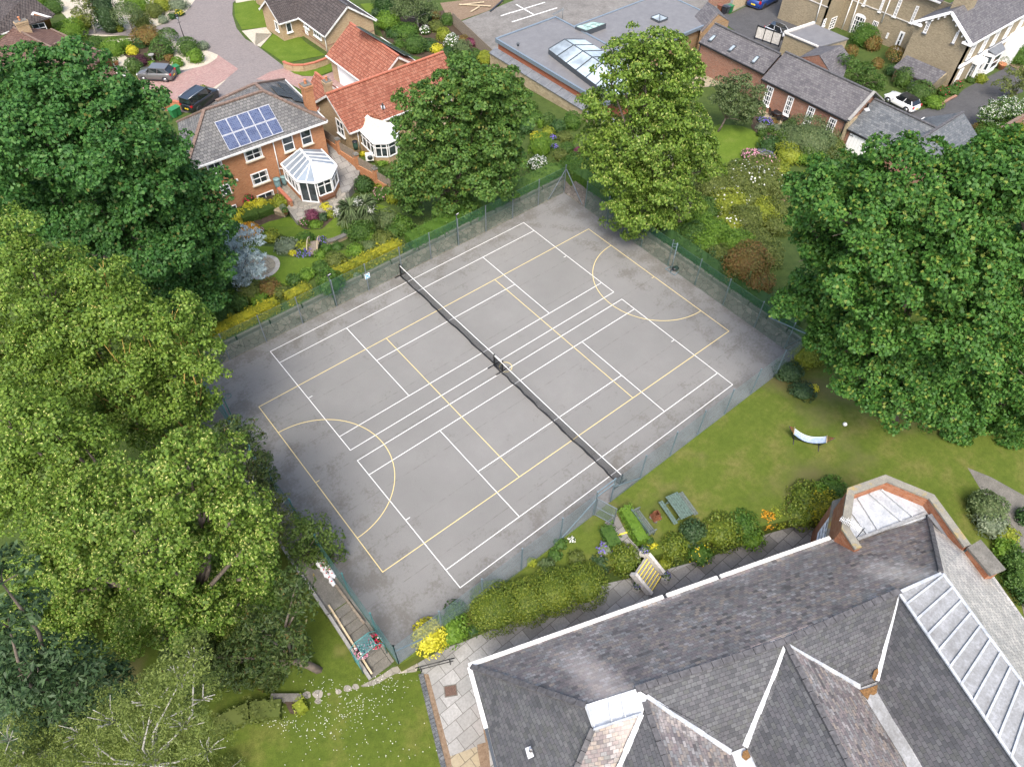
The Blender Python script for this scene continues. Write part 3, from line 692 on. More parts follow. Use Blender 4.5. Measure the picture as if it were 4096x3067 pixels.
# in the photograph no centre line is broken: the service line of each half meets the long centre line
la, sa = tennis(0, 0); lb, sb = tennis(-.067, -11.9375)
stripes('court_markings', la + lb, M['line_white'], .004); stripes('court_markings', sa + sb, M['line_white'], .0075)
NX, NY, NL, NW = -2.9523, -4.0825, 30.494, 15.286
npt = lambda x, y: (NX + x, NY - y)
stripes('netball_markings', [(npt(0, 0), npt(NL, 0)), (npt(0, NW), npt(NL, NW))], M['line_yellow'], .011, .05)
stripes('netball_markings', [(npt(0, 0), npt(0, NW)), (npt(NL, 0), npt(NL, NW)), (npt(NL / 3, 0), npt(NL / 3, NW)), (npt(2 * NL / 3, 0), npt(2 * NL / 3, NW)), (npt(0, NW / 2), npt(.25, NW / 2)), (npt(NL - .25, NW / 2), npt(NL, NW / 2))], M['line_yellow'], .0145, .05)
mb = MB()
def arc(cx, cy, r, a0, a1, n, z, w=.05):
    for i in range(n):
        p = []
        for rr, a in ((r - w / 2, i), (r + w / 2, i), (r + w / 2, i + 1), (r - w / 2, i + 1)):
            t = a0 + (a1 - a0) * a / n; p.append((cx + rr * math.cos(t), cy + rr * math.sin(t), z))
        mb.poly(p)
arc(NX, NY - NW / 2, 4.9, -math.pi / 2, math.pi / 2, 48, .018); arc(NX + NL, NY - NW / 2, 4.9, math.pi / 2, 3 * math.pi / 2, 48, .018); arc(NX + NL / 2, NY - NW / 2, .45, 0, 2 * math.pi, 24, .018)
structure(mb.build('netball_markings', M['line_yellow']))

# crazy paved bank rising behind the far fences, with its low kerb wall
def bank(name, a, b, out, lab):
    a, b, o = Vector(a), Vector(b), Vector(out); t = (b - a).normalized()
    root = thing(name, (a.x, a.y, 0), lab, 'paved bank')
    mb = MB(); n = 14; prof = [(0.0, .0), (.95, .34), (1.05, .36)]
    for i in range(n):
        p, q = a.lerp(b, i / n), a.lerp(b, (i + 1) / n)
        for (d0, z0), (d1, z1) in zip(prof[:-1], prof[1:]):
            mb.poly([(p.x + o.x * d0, p.y + o.y * d0, z0), (q.x + o.x * d0, q.y + o.y * d0, z0), (q.x + o.x * d1, q.y + o.y * d1, z1), (p.x + o.x * d1, p.y + o.y * d1, z1)])
    mb.build('paved_slope', M['crazy'], root)
    mb = MB()
    for i in range(n):
        p, q = a.lerp(b, i / n + .002), a.lerp(b, (i + 1) / n - .002)
        mb.prism([(p.x + o.x * 1.04, p.y + o.y * 1.04), (q.x + o.x * 1.04, q.y + o.y * 1.04), (q.x + o.x * 1.26, q.y + o.y * 1.26), (p.x + o.x * 1.26, p.y + o.y * 1.26)], 0, .66 + .02 * (i % 2))
    mb.build('kerb_wall', M['concrete_old'], root)
    return root
bank('paved_bank', (-6.7, YT + .02), (XR + 1.0, YT + .02), (0, 1), 'crazy paved bank with low kerb wall behind the fence along the clipped yellow hedge')
bank('paved_bank', (XR + .02, YB + .2), (XR + .02, YT), (1, 0), 'shaded crazy paved bank behind the fence beside the netball post with the sandbag')

# lawns and paving round the court
sheet('lawn', smooth_pts([T(2, 2)(850, 1020), T(2, 2)(1370, 628), T(2, 2)(2068, 100), (1680, 822), (1800, 850), (1960, 870), (2080, 960), (2160, 1070), (2120, 1200), (2040, 1060), (1914, 1012), (1840, 1040), (1780, 1060), (1640, 1110), (1500, 1140), (1440, 1150), (1404, 1170), (1370, 1120), (1345, 1100)], 3), M['lawn_worn'], 'court', .0)
sheet('lawn', [(940, 1352), (1123, 1232), (1208, 1171), (1278, 1117), (1300, 1130), (1318, 1150), (1325, 1200), (1250, 1240), (1100, 1290), (1010, 1330)], M['lawn_worn'], 'court', .002)
sheet('lawn', [(120, 1240), (600, 1130), (652, 1240), (748, 1362), (806, 1450), (906, 1448), (962, 1700), (962, 1900), (100, 1900)], M['lawn'], 'low', .004)
sheet('lawn', [(1900, 1010), (2120, 1000), (2300, 1150), (2300, 1420), (2160, 1250), (2100, 1165), (2020, 1060)], M['lawn_worn'], 'court', .004)
sheet('paving', [(893, 1408), (960, 1400), (1010, 1382), (1180, 1310), (1300, 1262), (1420, 1235), (1600, 1185), (1770, 1120), (1860, 1150), (1840, 1300), (1120, 1560), (1120, 1800), (985, 1800), (962, 1656), (914, 1462)], M['slabs'], 'low', .005)
sheet('paving', [T(2, 2)(1180, 1720), T(2, 2)(1330, 1650), T(2, 2)(1500, 1575), T(2, 2)(1700, 1500), T(2, 2)(1980, 1400), T(2, 2)(2230, 1290), (1740, 1130), (1790, 1100), (1840, 1170), (1600, 1260), (1400, 1320)], M['slabs_dark'], 'low', .009)
sheet('gravel_strip', [T(1, 3)(1445, 850), T(1, 3)(1490, 850), T(1, 3)(1690, 1600), T(1, 3)(1700, 2200), T(1, 3)(1640, 2200), T(1, 3)(1600, 1500)], M['gravel_brown'], 'low', .013)
sheet('gravel_strip', [T(1, 3)(1915, 1080), T(1, 3)(1990, 1300), T(1, 3)(2060, 2000), T(1, 3)(1960, 2000), T(1, 3)(1910, 1460), T(1, 3)(1985, 1440)], M['gravel_brown'], 'low', .013)
sheet('paving', [T(1, 3)(1680, 1560), T(1, 3)(1905, 1475), T(1, 3)(1950, 1700), T(1, 3)(1960, 2000), T(1, 3)(1740, 2000)], M['slabs_tan'], 'low', .014)
sheet('path', [(2090, 1010), (2140, 1030), (2230, 1080), (2260, 1300), (2212, 1330), (2185, 1200), (2150, 1110)], M['concrete_old'], 'court', .008)
mb = MB()                                    # blue brick edging between daisy lawn and flags
pa, pb = G(T(1, 3)(1425, 850), 'low'), G(T(1, 3)(1620, 1650), 'low'); pb = pb + (pb - pa) * .8
k = 46
for i in range(k):
    a = pa.lerp(pb, i / k); b = pa.lerp(pb, (i + .92) / k); mb.beam(a + Vector((0, 0, .02)), b + Vector((0, 0, .02)), .27, .1)
structure(mb.build('kerb_edging', M['slate_blue']))
sheet('stepping_stones', smooth_pts([T(1, 3)(905, 950), T(1, 3)(1050, 880), T(1, 3)(1170, 800), T(1, 3)(1200, 790), T(1, 3)(1380, 740), T(1, 3)(1385, 830), T(1, 3)(1200, 850), T(1, 3)(1060, 930), T(1, 3)(960, 960)], 2), M['patio'], 'low', .009)
for i, (x, y, r) in enumerate(((860, 960, 30), (790, 975, 34), (712, 1003, 26), (630, 1025, 14), (535, 1025, 45), (440, 1030, 36), (535, 1085, 28))):
    c = T(1, 3)(x, y); sheet('stepping_stones', [(c[0] + r * .26 * math.cos(a) * (1 + .12 * math.sin(3 * a + i)), c[1] + r * .22 * math.sin(a)) for a in [j * .524 for j in range(12)]], M['patio'], 'low', .011)
rng = np.random.default_rng(3)               # daisies in the lower lawn
dp = []
for cx, cy, sx, sy, k in ((1120, 920, 110, 60, 130), (900, 1080, 160, 50, 110), (700, 1150, 150, 90, 120), (250, 1270, 110, 40, 90), (600, 1290, 200, 90, 90), (1100, 1300, 170, 160, 90), (800, 1500, 350, 90, 80), (560, 940, 130, 30, 40)):
    for _ in range(int(k * .6)): dp.append(G(T(1, 3)(rng.normal(cx, sx), rng.normal(cy, sy)), 'low', .03))
dp = np.array([list(v) for v in dp]); V, F = leaves(dp, np.tile([0, 0, 1.], (len(dp), 1)), .055, .05, rng, .35)
o = npmesh('daisies', V, F, [M['fl_white']]); tag(o, 'white daisies scattered over the lower lawn', None, None, 'stuff')
# ------------------------------------------------------------------ fences round the court: posts, netting, wires, braces
FH = 2.65
def fence(name, posts, label, postmat, netmat, h=FH, braces=(), top=True, gaps=(), lean=0.0, tall=(), double=None):
    root = thing(name, (posts[0][0], posts[0][1], 0), label, 'fence')
    for i, (x, y) in enumerate(posts):
        hh = h + (.15 if i in tall else 0); mb = MB(); mb.beam((x, y, -.05), (x, y, hh), .062, .062, up=(0, 1, 0)); mb.box((x, y, hh + .012), (.085, .085, .03)); mb.build('post', postmat, root)
    for i in range(len(posts) - 1):
        if i in gaps: continue
        (ax, ay), (bx, by) = posts[i], posts[i + 1]; mb = MB(); k = 6; d = Vector((bx - ax, by - ay, 0)).normalized(); o = Vector((-d.y, d.x, 0)) * .05
        if double: o = o * double
        A, B = Vector((ax, ay, 0)) + o, Vector((bx, by, 0)) + o
        mb.poly([A + Vector((0, 0, .03)), B + Vector((0, 0, .03)), B + Vector((0, 0, h - .03)), A + Vector((0, 0, h - .03))])
        mb.build('netting', netmat, root)
        if top:
            mb = MB(); sag = []
            for z in (h - .04, h * .5, .12):
                mb.tube([A.lerp(B, j / k) + Vector((0, 0, z - .02 * math.sin(math.pi * j / k))) for j in range(k + 1)], .005, 3)
            mb.build('line_wire', postmat, root)
    for a, b in braces:
        mb = MB(); mb.beam(a, b, .06, .06); mb.build('brace', postmat, root)
    return root
xs_top = [XL, -2.6, .23, 3.2, 6.1, 8.96, 12.05, 14.86, 17.64, 20.5, 23.4, 26.3, XR]
fence('court_fence', [(x, YT) for x in xs_top], 'galvanised court fence with green netting along the crazy paved bank and yellow hedge', M['galv'], M['net_green'],
      braces=[((XR, YT - .02, 2.45), (XR - 1.9, YT - .02, .1))], tall=(12,), double=1)
ys_r = [YT, -1.7, -4.4, -6.9, -8.5, -11.5, -14.4, -17.25, -20.3, YB + 1.2, YB]
fence('court_fence', [(XR, y) for y in ys_r[1:]], 'court fence with green netting at the far end behind the sandbagged netball post', M['galv'], M['net_green'],
      braces=[((XR - .02, YT - .1, 2.45), (XR - .02, YT - 2.4, .1)), ((XR, YB + .1, 2.4), (XR, YB + 3.1, 1.7)), ((XR, YB, 2.5), (XR, YB + 1.2, .2))], tall=(), double=-1)
xs_low = [XR, 26.71, 24.03, 21.23, 18.47, 15.83, 13.05, 10.44, 9.0, 6.29, 3.31, .5, -2.3, XL]
fence('court_fence', [(x, YB) for x in xs_low], 'grey netting court fence between the asphalt and the bench lawn with an open gateway', M['steel_blue'], M['net_grey'],
      braces=[((13.05, YB - .03, .15), (10.5, YB - .03, 1.75)), ((6.2, YB - .03, .12), (8.95, YB - .03, 1.9)), ((-2.4, YB - .03, .2), (XL, YB - .03, 1.9)), ((10.44, YB, 2.62), (9.0, YB, 2.62)), ((10.44, YB, 2.1), (9.0, YB, 2.1))], gaps=(7,))
ys_l = [YT, -1.9, -4.8, -7.7, -10.6, -13.5, -16.4, -19.3, -22.1, YB]
fence('court_fence', [(XL, y) for y in ys_l], 'teal netting court fence on the side of the lime trees and the white wrapped poles', M['teal'], M['net_teal'], double=-1)
g = thing('court_gate', (9.03, YB - .08, 0), 'open steel mesh gate swung out over the slab path from the court fence', 'gate')
ga, gb = Vector((9.03, YB - .08, 0)), G(T(2, 2)(868, 1222), 'court'); gd = (gb - ga).normalized(); gb = ga + gd * 1.25
mb = MB()
for z in (.12, 1.0, 1.95): mb.beam(ga + Vector((0, 0, z)), gb + Vector((0, 0, z)), .045, .045)
mb.beam(ga, ga + Vector((0, 0, 1.97)), .05, .05); mb.beam(gb + Vector((0, 0, .1)), gb + Vector((0, 0, 1.97)), .05, .05); mb.build('gate_frame', M['galv'], g)
mb = MB(); mb.poly([ga + Vector((0, 0, .12)), gb + Vector((0, 0, .12)), gb + Vector((0, 0, 1.95)), ga + Vector((0, 0, 1.95))]); mb.build('netting', M['net_grey'], g)
mb = MB(); mb.box(gb - gd * .12 + Vector((0, 0, 1.02)), (.2, .08, .13), math.atan2(gd.y, gd.x)); mb.build('latch', M['galv'], g)

# ------------------------------------------------------------------ tennis nets: tape, mesh, bunched foot rope, posts with feet
def net(x, y0, y1, label, seed):
    random.seed(seed); root = thing('tennis_net', (x, y0, 0), label, 'tennis net'); h = 1.0; k = 26
    top = lambda t: Vector((x, y0 + (y1 - y0) * t, h - .1 * math.sin(math.pi * t)))
    mb = MB()
    for i in range(k):
        a, b = top(i / k), top((i + 1) / k); mb.poly([(a.x, a.y, .03), (b.x, b.y, .03), b, a])
    mb.build('netting', M['net_black'], root)
    mb = MB()
    for i in range(k): mb.beam(top(i / k), top((i + 1) / k), .03, .055)
    mb.build('tape', M['tape'], root)
    mb = MB(); mb.tube([(x + random.uniform(-.05, .05) - .05, y0 + (y1 - y0) * i / k, .05) for i in range(k + 1)], [random.uniform(.045, .075) for _ in range(k + 1)], 6); mb.build('foot_rope', M['black'], root)
    for y in (y0, y1):
        mb = MB(); mb.beam((x, y, 0), (x, y, 1.07), .085, .085, up=(0, 1, 0)); mb.box((x, y, 1.09), (.1, .1, .04)); mb.box((x, y + (.06 if y == y0 else -.06), .75), (.07, .05, .14)); mb.build('post', M['black'], root)
        mb = MB(); mb.box((x, y, .04), (1.15, .1, .075), bevel=.02); mb.build('post_foot', M['black'], root)
    return root
net(11.86, .95, -11.9, 'black tennis net with white tape on the court half beside the yellow hedge', 4)
net(11.8, -11.05, -23.75, 'black tennis net with white tape on the court half beside the bench lawn', 9)

# ------------------------------------------------------------------ netball posts
def netball(base, ang, col, label, bag):
    root = thing('netball_post', base, label, 'netball post'); b = Vector(base); c, s = math.cos(ang), math.sin(ang); R = lambda x, y, z: b + Vector((c * x - s * y, s * x + c * y, z))
    mb = MB(); mb.tube([R(0, 0, 0), R(0, 0, 2.95)], .035, 8); mb.build('pole', col, root)
    mb = MB(); mb.tube([R(.34 + .19 * math.cos(a), .19 * math.sin(a), 2.9) for a in [i * math.pi / 8 for i in range(17)]], .014, 6); mb.beam(R(0, 0, 2.9), R(.16, 0, 2.9), .03, .03); mb.build('hoop', col, root)
    mb = MB(); f = [R(.1, -.5, .04), R(.1, .5, .04), R(-.75, .32, .04), R(-.75, -.32, .04)]
    for i in range(4): mb.beam(f[i], f[(i + 1) % 4], .05, .05)
    mb.beam(R(0, 0, .04), R(-.75, 0, .04), .05, .05); mb.build('base_frame', col, root)
    if bag:
        sb = thing('sandbag', R(-.45, .05, .07), 'black sandbag weighing down the netball post base at the far end', 'sandbag'); mb = MB(); mb.blob(R(-.45, .05, .18), (.33, .24, .14), 0, 14, 8, .2); mb.build('bag', M['black'], sb)
netball(tuple(G(T(2, 1)(1372, 692), 'court')), math.pi, M['steel_blue'], 'dark steel netball post held by a black sandbag near the far fence', True)
netball(tuple(G((511, 921), 'court')), .2, M['green_metal'], 'green netball post beside the lime trees at the left fence', False)

# ------------------------------------------------------------------ lights and sign on the fence
for px, lab, k in ((T(1, 1)(695, 990), 'floodlight on a slim dark post by the round green bush in the fence line', 0), (T(1, 1)(1752, 465), 'floodlight on a dark post on the shaded bank near the sycamore', 1)):
    b = G(px, 'court'); r = thing('floodlight', (b.x, b.y, 0), lab, 'floodlight'); mb = MB(); mb.tube([(b.x, b.y + .12, 0), (b.x, b.y + .12, 3.1)], .04, 8); mb.build('pole', M['fascia'], r)
    mb = MB(); mb.box((b.x, b.y + .02, 3.15), (.34, .2, .12), .2, 0, .03, ('X', -.5)); mb.box((b.x + .1, b.y + .1, 3.05), (.05, .05, .2)); mb.build('lamp_head', M['black'], r)
    mb = MB(); mb.box((b.x, b.y - .02, 3.22), (.26, .13, .02), .2, 0, 0, ('X', -.5)); mb.build('lens', M['upvc'], r)
sx = 8.96
r = thing('fence_sign', (sx, YT - .06, 1.35), 'small white square sign with a blue emblem on a fence post', 'sign'); mb = MB(); mb.box((sx + .05, YT - .075, 1.5), (.42, .02, .48)); mb.build('board', M['upvc'], r)
M['sign_blue'] = plain('sign_blue', (.05, .35, .6), .5, 0, .02)
mb = MB()
for dx, dz, w, h in ((-.13, .15, .12, .09), (.12, .15, .12, .09), (0, 0, .2, .14), (-.13, -.15, .12, .09), (.12, -.15, .12, .09), (0, .2, .34, .02), (0, -.21, .34, .02)): mb.box((sx + .05 + dx, YT - .089, 1.5 + dz), (w, .006, h))
mb.build('emblem', M['sign_blue'], r)

# ------------------------------------------------------------------ lawn furniture
def slat_bench(name, p0, p1, back, label, mat, z=0.0, arm=True, mat2=None, cat='bench'):
    """bench from p0 to p1 (ground), back on the left of p0->p1 if back>0"""
    a, b = Vector(p0), Vector(p1); t = (b - a); L = t.length; t.normalize(); n = Vector((-t.y, t.x, 0)) * back; mid = (a + b) / 2
    root = thing(name, (mid.x, mid.y, z), label, cat); P = lambda u, w, h: a + t * u + n * w + Vector((0, 0, h + z - a.z))
    for u in (.06, L - .06):
        for w in (-.25, .25):
            mb = MB(); mb.beam(P(u, w, 0), P(u, w * (1 if w < 0 else 1.1), .62 if w < 0 else .42), .06, .06); mb.build('leg', mat, root)
    mb = MB()
    for i in range(5): mb.beam(P(0, -.25 + i * .115, .43), P(L, -.25 + i * .115, .43), .09, .028)
    mb.build('seat', mat2 or mat, root)
    mb = MB(); mb.beam(P(0, .29, .88), P(L, .29, .88), .05, .08); mb.beam(P(0, .27, .5), P(L, .27, .5), .04, .06)
    for i in range(int(L / .11)): mb.beam(P(.05 + i * .11, .28, .5), P(.05 + i * .11, .29, .86), .05, .018, up=tuple(n))
    for u in (.03, L - .03): mb.beam(P(u, .26, .4), P(u, .3, .93), .06, .06)
    mb.build('backrest', mat, root)
    for u in (.03, L - .03):
        mb = MB(); mb.beam(P(u, -.33, .65), P(u, .28, .67), .085, .04); mb.tube([P(u, -.33, .6), P(u, -.36, .63), P(u, -.33, .66)], .03, 6); mb.build('armrest', mat2 or mat, root)
    return root
# far end / near end of the bench by the hedge
c0, c1 = G(T(2, 2)(1050, 1130), 'court'), G(T(2, 2)(1170, 1290), 'court'); d = (c1 - c0).normalized(); c1 = c0 + d * 1.75
slat_bench('garden_bench', c0, c1, -1, 'weathered green slatted garden bench backing onto the clipped hedge on the lawn', M['bench_green'], mat2=M['bench_grey'])
def picnic(c, ang, label):
    root = thing('picnic_table', c, label, 'picnic table'); ca, sa = math.cos(ang), math.sin(ang); P = lambda x, y, z: Vector(c) + Vector((ca * x - sa * y, sa * x + ca * y, z))
    L = 1.7; mb = MB()
    for i in range(6): mb.beam(P(-L / 2, -.36 + i * .145, .74), P(L / 2, -.36 + i * .145, .74), .132, .04)
    mb.build('table_top', M['bench_green'], root)
    for s in (-1, 1):
        mb = MB()
        for k in (0, 1): mb.beam(P(-L / 2, s * (.66 + .15 * k), .45), P(L / 2, s * (.66 + .15 * k), .45), .135, .04)
        mb.build('seat', M['bench_grey'] if s > 0 else M['bench_green'], root)
    for x in (-L * .36, L * .36):
        for s in (-1, 1): mb = MB(); mb.beam(P(x, s * .22, .72), P(x, s * .62, 0), .09, .04, up=(ca, sa, 0)); mb.build('leg', M['bench_green'], root)
        mb = MB(); mb.beam(P(x + .05, -.8, .41), P(x + .05, .8, .41), .04, .09); mb.build('cross_bar', M['bench_green'], root)
pc = G(T(2, 2)(1425, 1105), 'court'); e0, e1 = G(T(2, 2)(1350, 985), 'court'), G(T(2, 2)(1470, 1155), 'court')
picnic(tuple(pc), math.atan2((e1 - e0).y, (e1 - e0).x), 'faded green wooden picnic table with attached benches on the lawn')
fp = G(T(2, 2)(1238, 1160), 'court'); r = thing('fire_pit', tuple(fp), 'rusty square fire basket on paving blocks between bench and picnic table', 'fire pit')
mb = MB(); 
for dx, dy in ((-.18, -.18), (.18, -.18), (.18, .18), (-.18, .18)): mb.box(fp + Vector((dx, dy, .06)), (.22, .22, .12), .5)
mb.build('blocks', M['concrete_old'], r)
mb = MB(); b4 = [fp + Vector((math.cos(a) * .4, math.sin(a) * .4, .14)) for a in (.5, 2.07, 3.64, 5.21)]; t4 = [fp + Vector((math.cos(a) * .22, math.sin(a) * .22, .5)) for a in (.5, 2.07, 3.64, 5.21)]
mb.add(b4 + t4, [[i, (i + 1) % 4, 4 + (i + 1) % 4, 4 + i] for i in range(4)] + [[3, 2, 1, 0]])
for i in range(4): mb.beam(t4[i], t4[(i + 1) % 4], .05, .05); mb.beam(t4[i] + Vector((0, 0, .1)), t4[(i + 1) % 4] + Vector((0, 0, .1)), .03, .03); mb.beam(t4[i], t4[i] + Vector((0, 0, .1)), .03, .03)
mb.build('basket', M['rust'], r)
# hammock on its steel stand
h0, h1 = G(T(3, 2)(255, 508), 'court'), G(T(3, 2)(415, 545), 'court')
hA = W(T(3, 2)(185, 368), 1.15); hB = W(T(3, 2)(578, 470), 1.15); hm = (hA + hB) / 2
r = thing('hammock', (hm.x, hm.y, 0), 'blue and white striped hammock slung on a dark steel stand on the lawn', 'hammock')
hd = (hB - hA).normalized(); hn = Vector((-hd.y, hd.x, 0)); hL = (hB - hA).length; H = lambda u, w, z: Vector((hA.x, hA.y, 0)) + Vector((hd.x, hd.y, 0)) * u + hn * w + Vector((0, 0, z))
mb = MB(); mb.tube([H(0, 0, 1.15), H(hL * .2, 0, .06), H(hL * .8, 0, .06), H(hL, 0, 1.15)], .03, 6)
for u in (.22, .78): mb.tube([H(hL * u, -.5, .03), H(hL * u, .5, .03)], .03, 6)
mb.build('stand', M['black'], r)
m, t, p = newmat('striped_canvas'); n = N(t); s = n('ShaderNodeSeparateXYZ', {0: n('ShaderNodeTexCoord').outputs['Generated']})
M['canvas_blue'] = plain('blue_canvas', (.05, .13, .3), .9); M['canvas_white'] = plain('white_canvas', (.62, .68, .72), .9)
mb = MB(); k = 12; wN = 12
for i in range(k):
    for j in range(wN):
        q = []
        for ii, jj in ((i, j), (i + 1, j), (i + 1, j + 1), (i, j + 1)):
            u = .14 + .72 * ii / k; w = -.27 + .54 * jj / wN; q.append(H(hL * u, w, 1.05 - .62 * math.sin(math.pi * (.1 + .8 * ii / k)) - .1 * math.cos(w * 3.3)))
        mb.add(q, [[0, 1, 2, 3]], j % 2)
mb.build('canvas', [M['canvas_blue'], M['canvas_white']], r)
mb = MB()
for u, e in ((.14, 0.0), (.86, 1.0)):
    for j in range(7): mb.tube([H(hL * u, -.26 + .52 * j / 6, .85), H(hL * (e * .97 + .015), 0, 1.12)], .012, 4)
mb.build('cords', M['rust'], r)
mb = MB()
for u in (.14, .86): mb.tube([H(hL * u, -.32, .85), H(hL * u, .32, .85)], .025, 6)
mb.build('spreader_bar', M['wood_pale'], r)
fb = G(T(3, 2)(659, 362), 'court'); r = thing('football', tuple(fb), 'white ball lying on the worn lawn near the hammock', 'ball'); mb = MB(); mb.blob(fb + Vector((0, 0, .14)), .14, 0, 18, 12); mb.build('ball', plain('ball_white', (.7, .7, .68), .5, 0, .3, 14), r)
# wooden post under the tree, plastic pot
b = G(T(3, 2)(930, 175), 'court'); r = thing('timber_post', tuple(b), 'short leaning timber post at the foot of the big sycamore', 'post'); mb = MB(); mb.beam(b, b + Vector((.35, .1, 1.0)), .12, .12); mb.build('post', M['fence_wood'], r)

# ------------------------------------------------------------------ path and yellow edged steps down to the house
st, sb_ = G(T(2, 2)(1110, 1500), 'court'), W(T(2, 3)(1080, 130), -1.2)
tr = W(T(2, 2)(1150, 1495), -.02); br = W(T(2, 2)(1285, 1672), -1.15)
_ax = br - tr; _ax.z = 0; _ax.normalize(); _sd = Vector((_ax.y, -_ax.x, 0)) * 1.3; tl, bl = tr + _sd, br + _sd
r = thing('garden_steps', ((tl.x + br.x) / 2, (tl.y + br.y) / 2, -1.2), 'concrete garden steps with yellow edges leading from the lawn to the flags', 'steps')
k = 7
dn = ((bl + br) / 2 - (tl + tr) / 2); dn.z = 0; wd = 1.3; ax = dn.normalized(); sd_ = Vector((-ax.y, ax.x, 0)); run = dn.length
c0 = (tl + tr + bl + br) / 4; top0 = Vector(((tl.x + tr.x) / 2, (tl.y + tr.y) / 2, 0)); pan = []
off = 0.0
mbc, mby = MB(), []
for i in range(k):
    z = -.05 - (1.1) * i / k; u0, u1 = run * i / k, run * (i + 1) / k + .02
    P = lambda u, w: (top0.x + ax.x * u + sd_.x * w, top0.y + ax.y * u + sd_.y * w)
    mbc.prism([P(u0, -wd / 2), P(u1, -wd / 2), P(u1, wd / 2), P(u0, wd / 2)], -1.25, z)
    m2 = MB(); m2.prism([P(u1 - .055, -wd / 2 + .02), P(u1 - .004, -wd / 2 + .02), P(u1 - .004, wd / 2 - .02), P(u1 - .055, wd / 2 - .02)], z - .01, z + .006); mby.append(m2)
mbc.build('steps', M['concrete'], r)
for m2 in mby: m2.build('painted_edge', M['step_yellow'], r)
for s in (-1, 1):
    mb = MB(); a0 = Vector((*P(0, s * (wd / 2 + .12)), .16)); a1 = Vector((*P(run, s * (wd / 2 + .12)), -.85)); mb.beam(a0, a1, .2, .5); mb.build('side_wall', M['stone_white'], r)
sheet('path', [T(2, 2)(800, 1200), T(2, 2)(905, 1130), T(2, 2)(1010, 1330), T(2, 2)(1150, 1480), T(2, 2)(1075, 1520), T(2, 2)(930, 1340)], M['slabs_dark'], 'court', .012)
stripe = [T(2, 2)(905, 1305), T(2, 2)(993, 1278), T(2, 2)(998, 1290), T(2, 2)(908, 1318)]
sheet('path_marking', stripe, M['step_yellow'], 'court', .018)
for i, (p, lab) in enumerate(((T(2, 3)(1075, 120), 'whitened stone planter at the left foot of the yellow edged steps'), (T(2, 3)(1322, 40), 'whitened stone planter at the right foot of the yellow edged steps'), (T(2, 2)(1135, 1470), 'whitened stone block at the top of the yellow edged steps'))):
    v = W(p, -1.2 if i < 2 else 0); zb = -1.2 if i < 2 else -.02; r = thing('stone_planter', (v.x, v.y, zb), lab, 'planter', 'planters by the steps'); mb = MB(); mb.box((v.x, v.y, zb + .25), (.42, .42, .5), .3, 0, .05); mb.build('block', M['stone_white'], r)
    rr = np.random.default_rng(i); n_ = 160; d = sph(n_, rr); d[:, 2] = abs(d[:, 2]); Pn = d * np.array([.24, .24, .3]) + np.array([v.x, v.y, zb + .48]); V, F = leaves(Pn, d, .1, .07, rr); npmesh('plant', V, F, [M['green']], None, r)
    n_ = 24; d = sph(n_, rr); d[:, 2] = abs(d[:, 2]); Pn = d * np.array([.25, .25, .33]) + np.array([v.x, v.y, zb + .5]); V, F = leaves(Pn, d, .09, .08, rr); npmesh('flowers', V, F, [M['fl_blue']], None, r)

# ------------------------------------------------------------------ path and steps outside the teal fence
pl, pr_ = G(T(1, 3)(430, 0), 'court'), G(T(1, 3)(780, 480), 'court')
sheet('path', [(XL - .05, -1.0), (XL - .05, -19.6), (-6.55, -19.6), (-6.55, -1.0)], M['concrete_old'], 'court', .006, world_xy=True)
r = thing('kerb_wall', (-6.65, -10, 0), 'low concrete kerb wall along the path beneath the lime trees', 'kerb'); mb = MB(); mb.beam((-6.65, -1.0, .0), (-6.65, -19.6, .0), .17, .36); mb.build('wall', M['concrete'], r)
r = thing('garden_steps', (-5.9, -21.5, -1.2), 'grey concrete steps beside the court corner under the flower arch', 'steps'); mb = MB(); k = 8
for i in range(k):
    y0 = -19.6 - i * .5; z = -.02 - 1.18 * (i + .5) / k; mb.prism([(-6.5, y0 - .51), (-5.3, y0 - .51), (-5.3, y0), (-6.5, y0)], -1.3, z)
mb.build('steps', M['concrete_old'], r)
for x, mt in ((-6.62, M['concrete']), (-5.2, M['concrete_old'])):
    mb = MB(); mb.beam((x, -19.6, -.1), (x, -23.6, -1.15), .17, .45); mb.build('side_wall', mt, r)
r = thing('timber_rail', (-6.4, -21, -.6), 'long peeling white timber rail lying beside the corner steps', 'rail'); mb = MB(); mb.beam((-6.35, -19.2, .15), (-6.42, -23.5, -.85), .1, .1); mb.build('rail', M['wood_pale'], r)
r = thing('timber_beam', (-5.4, -20, 0), 'brown timber beam lying by the fence above the corner steps', 'beam'); mb = MB(); mb.beam((-5.45, -18.4, .1), (-5.38, -21.3, .1), .13, .13); mb.build('beam', M['fence_wood'], r)
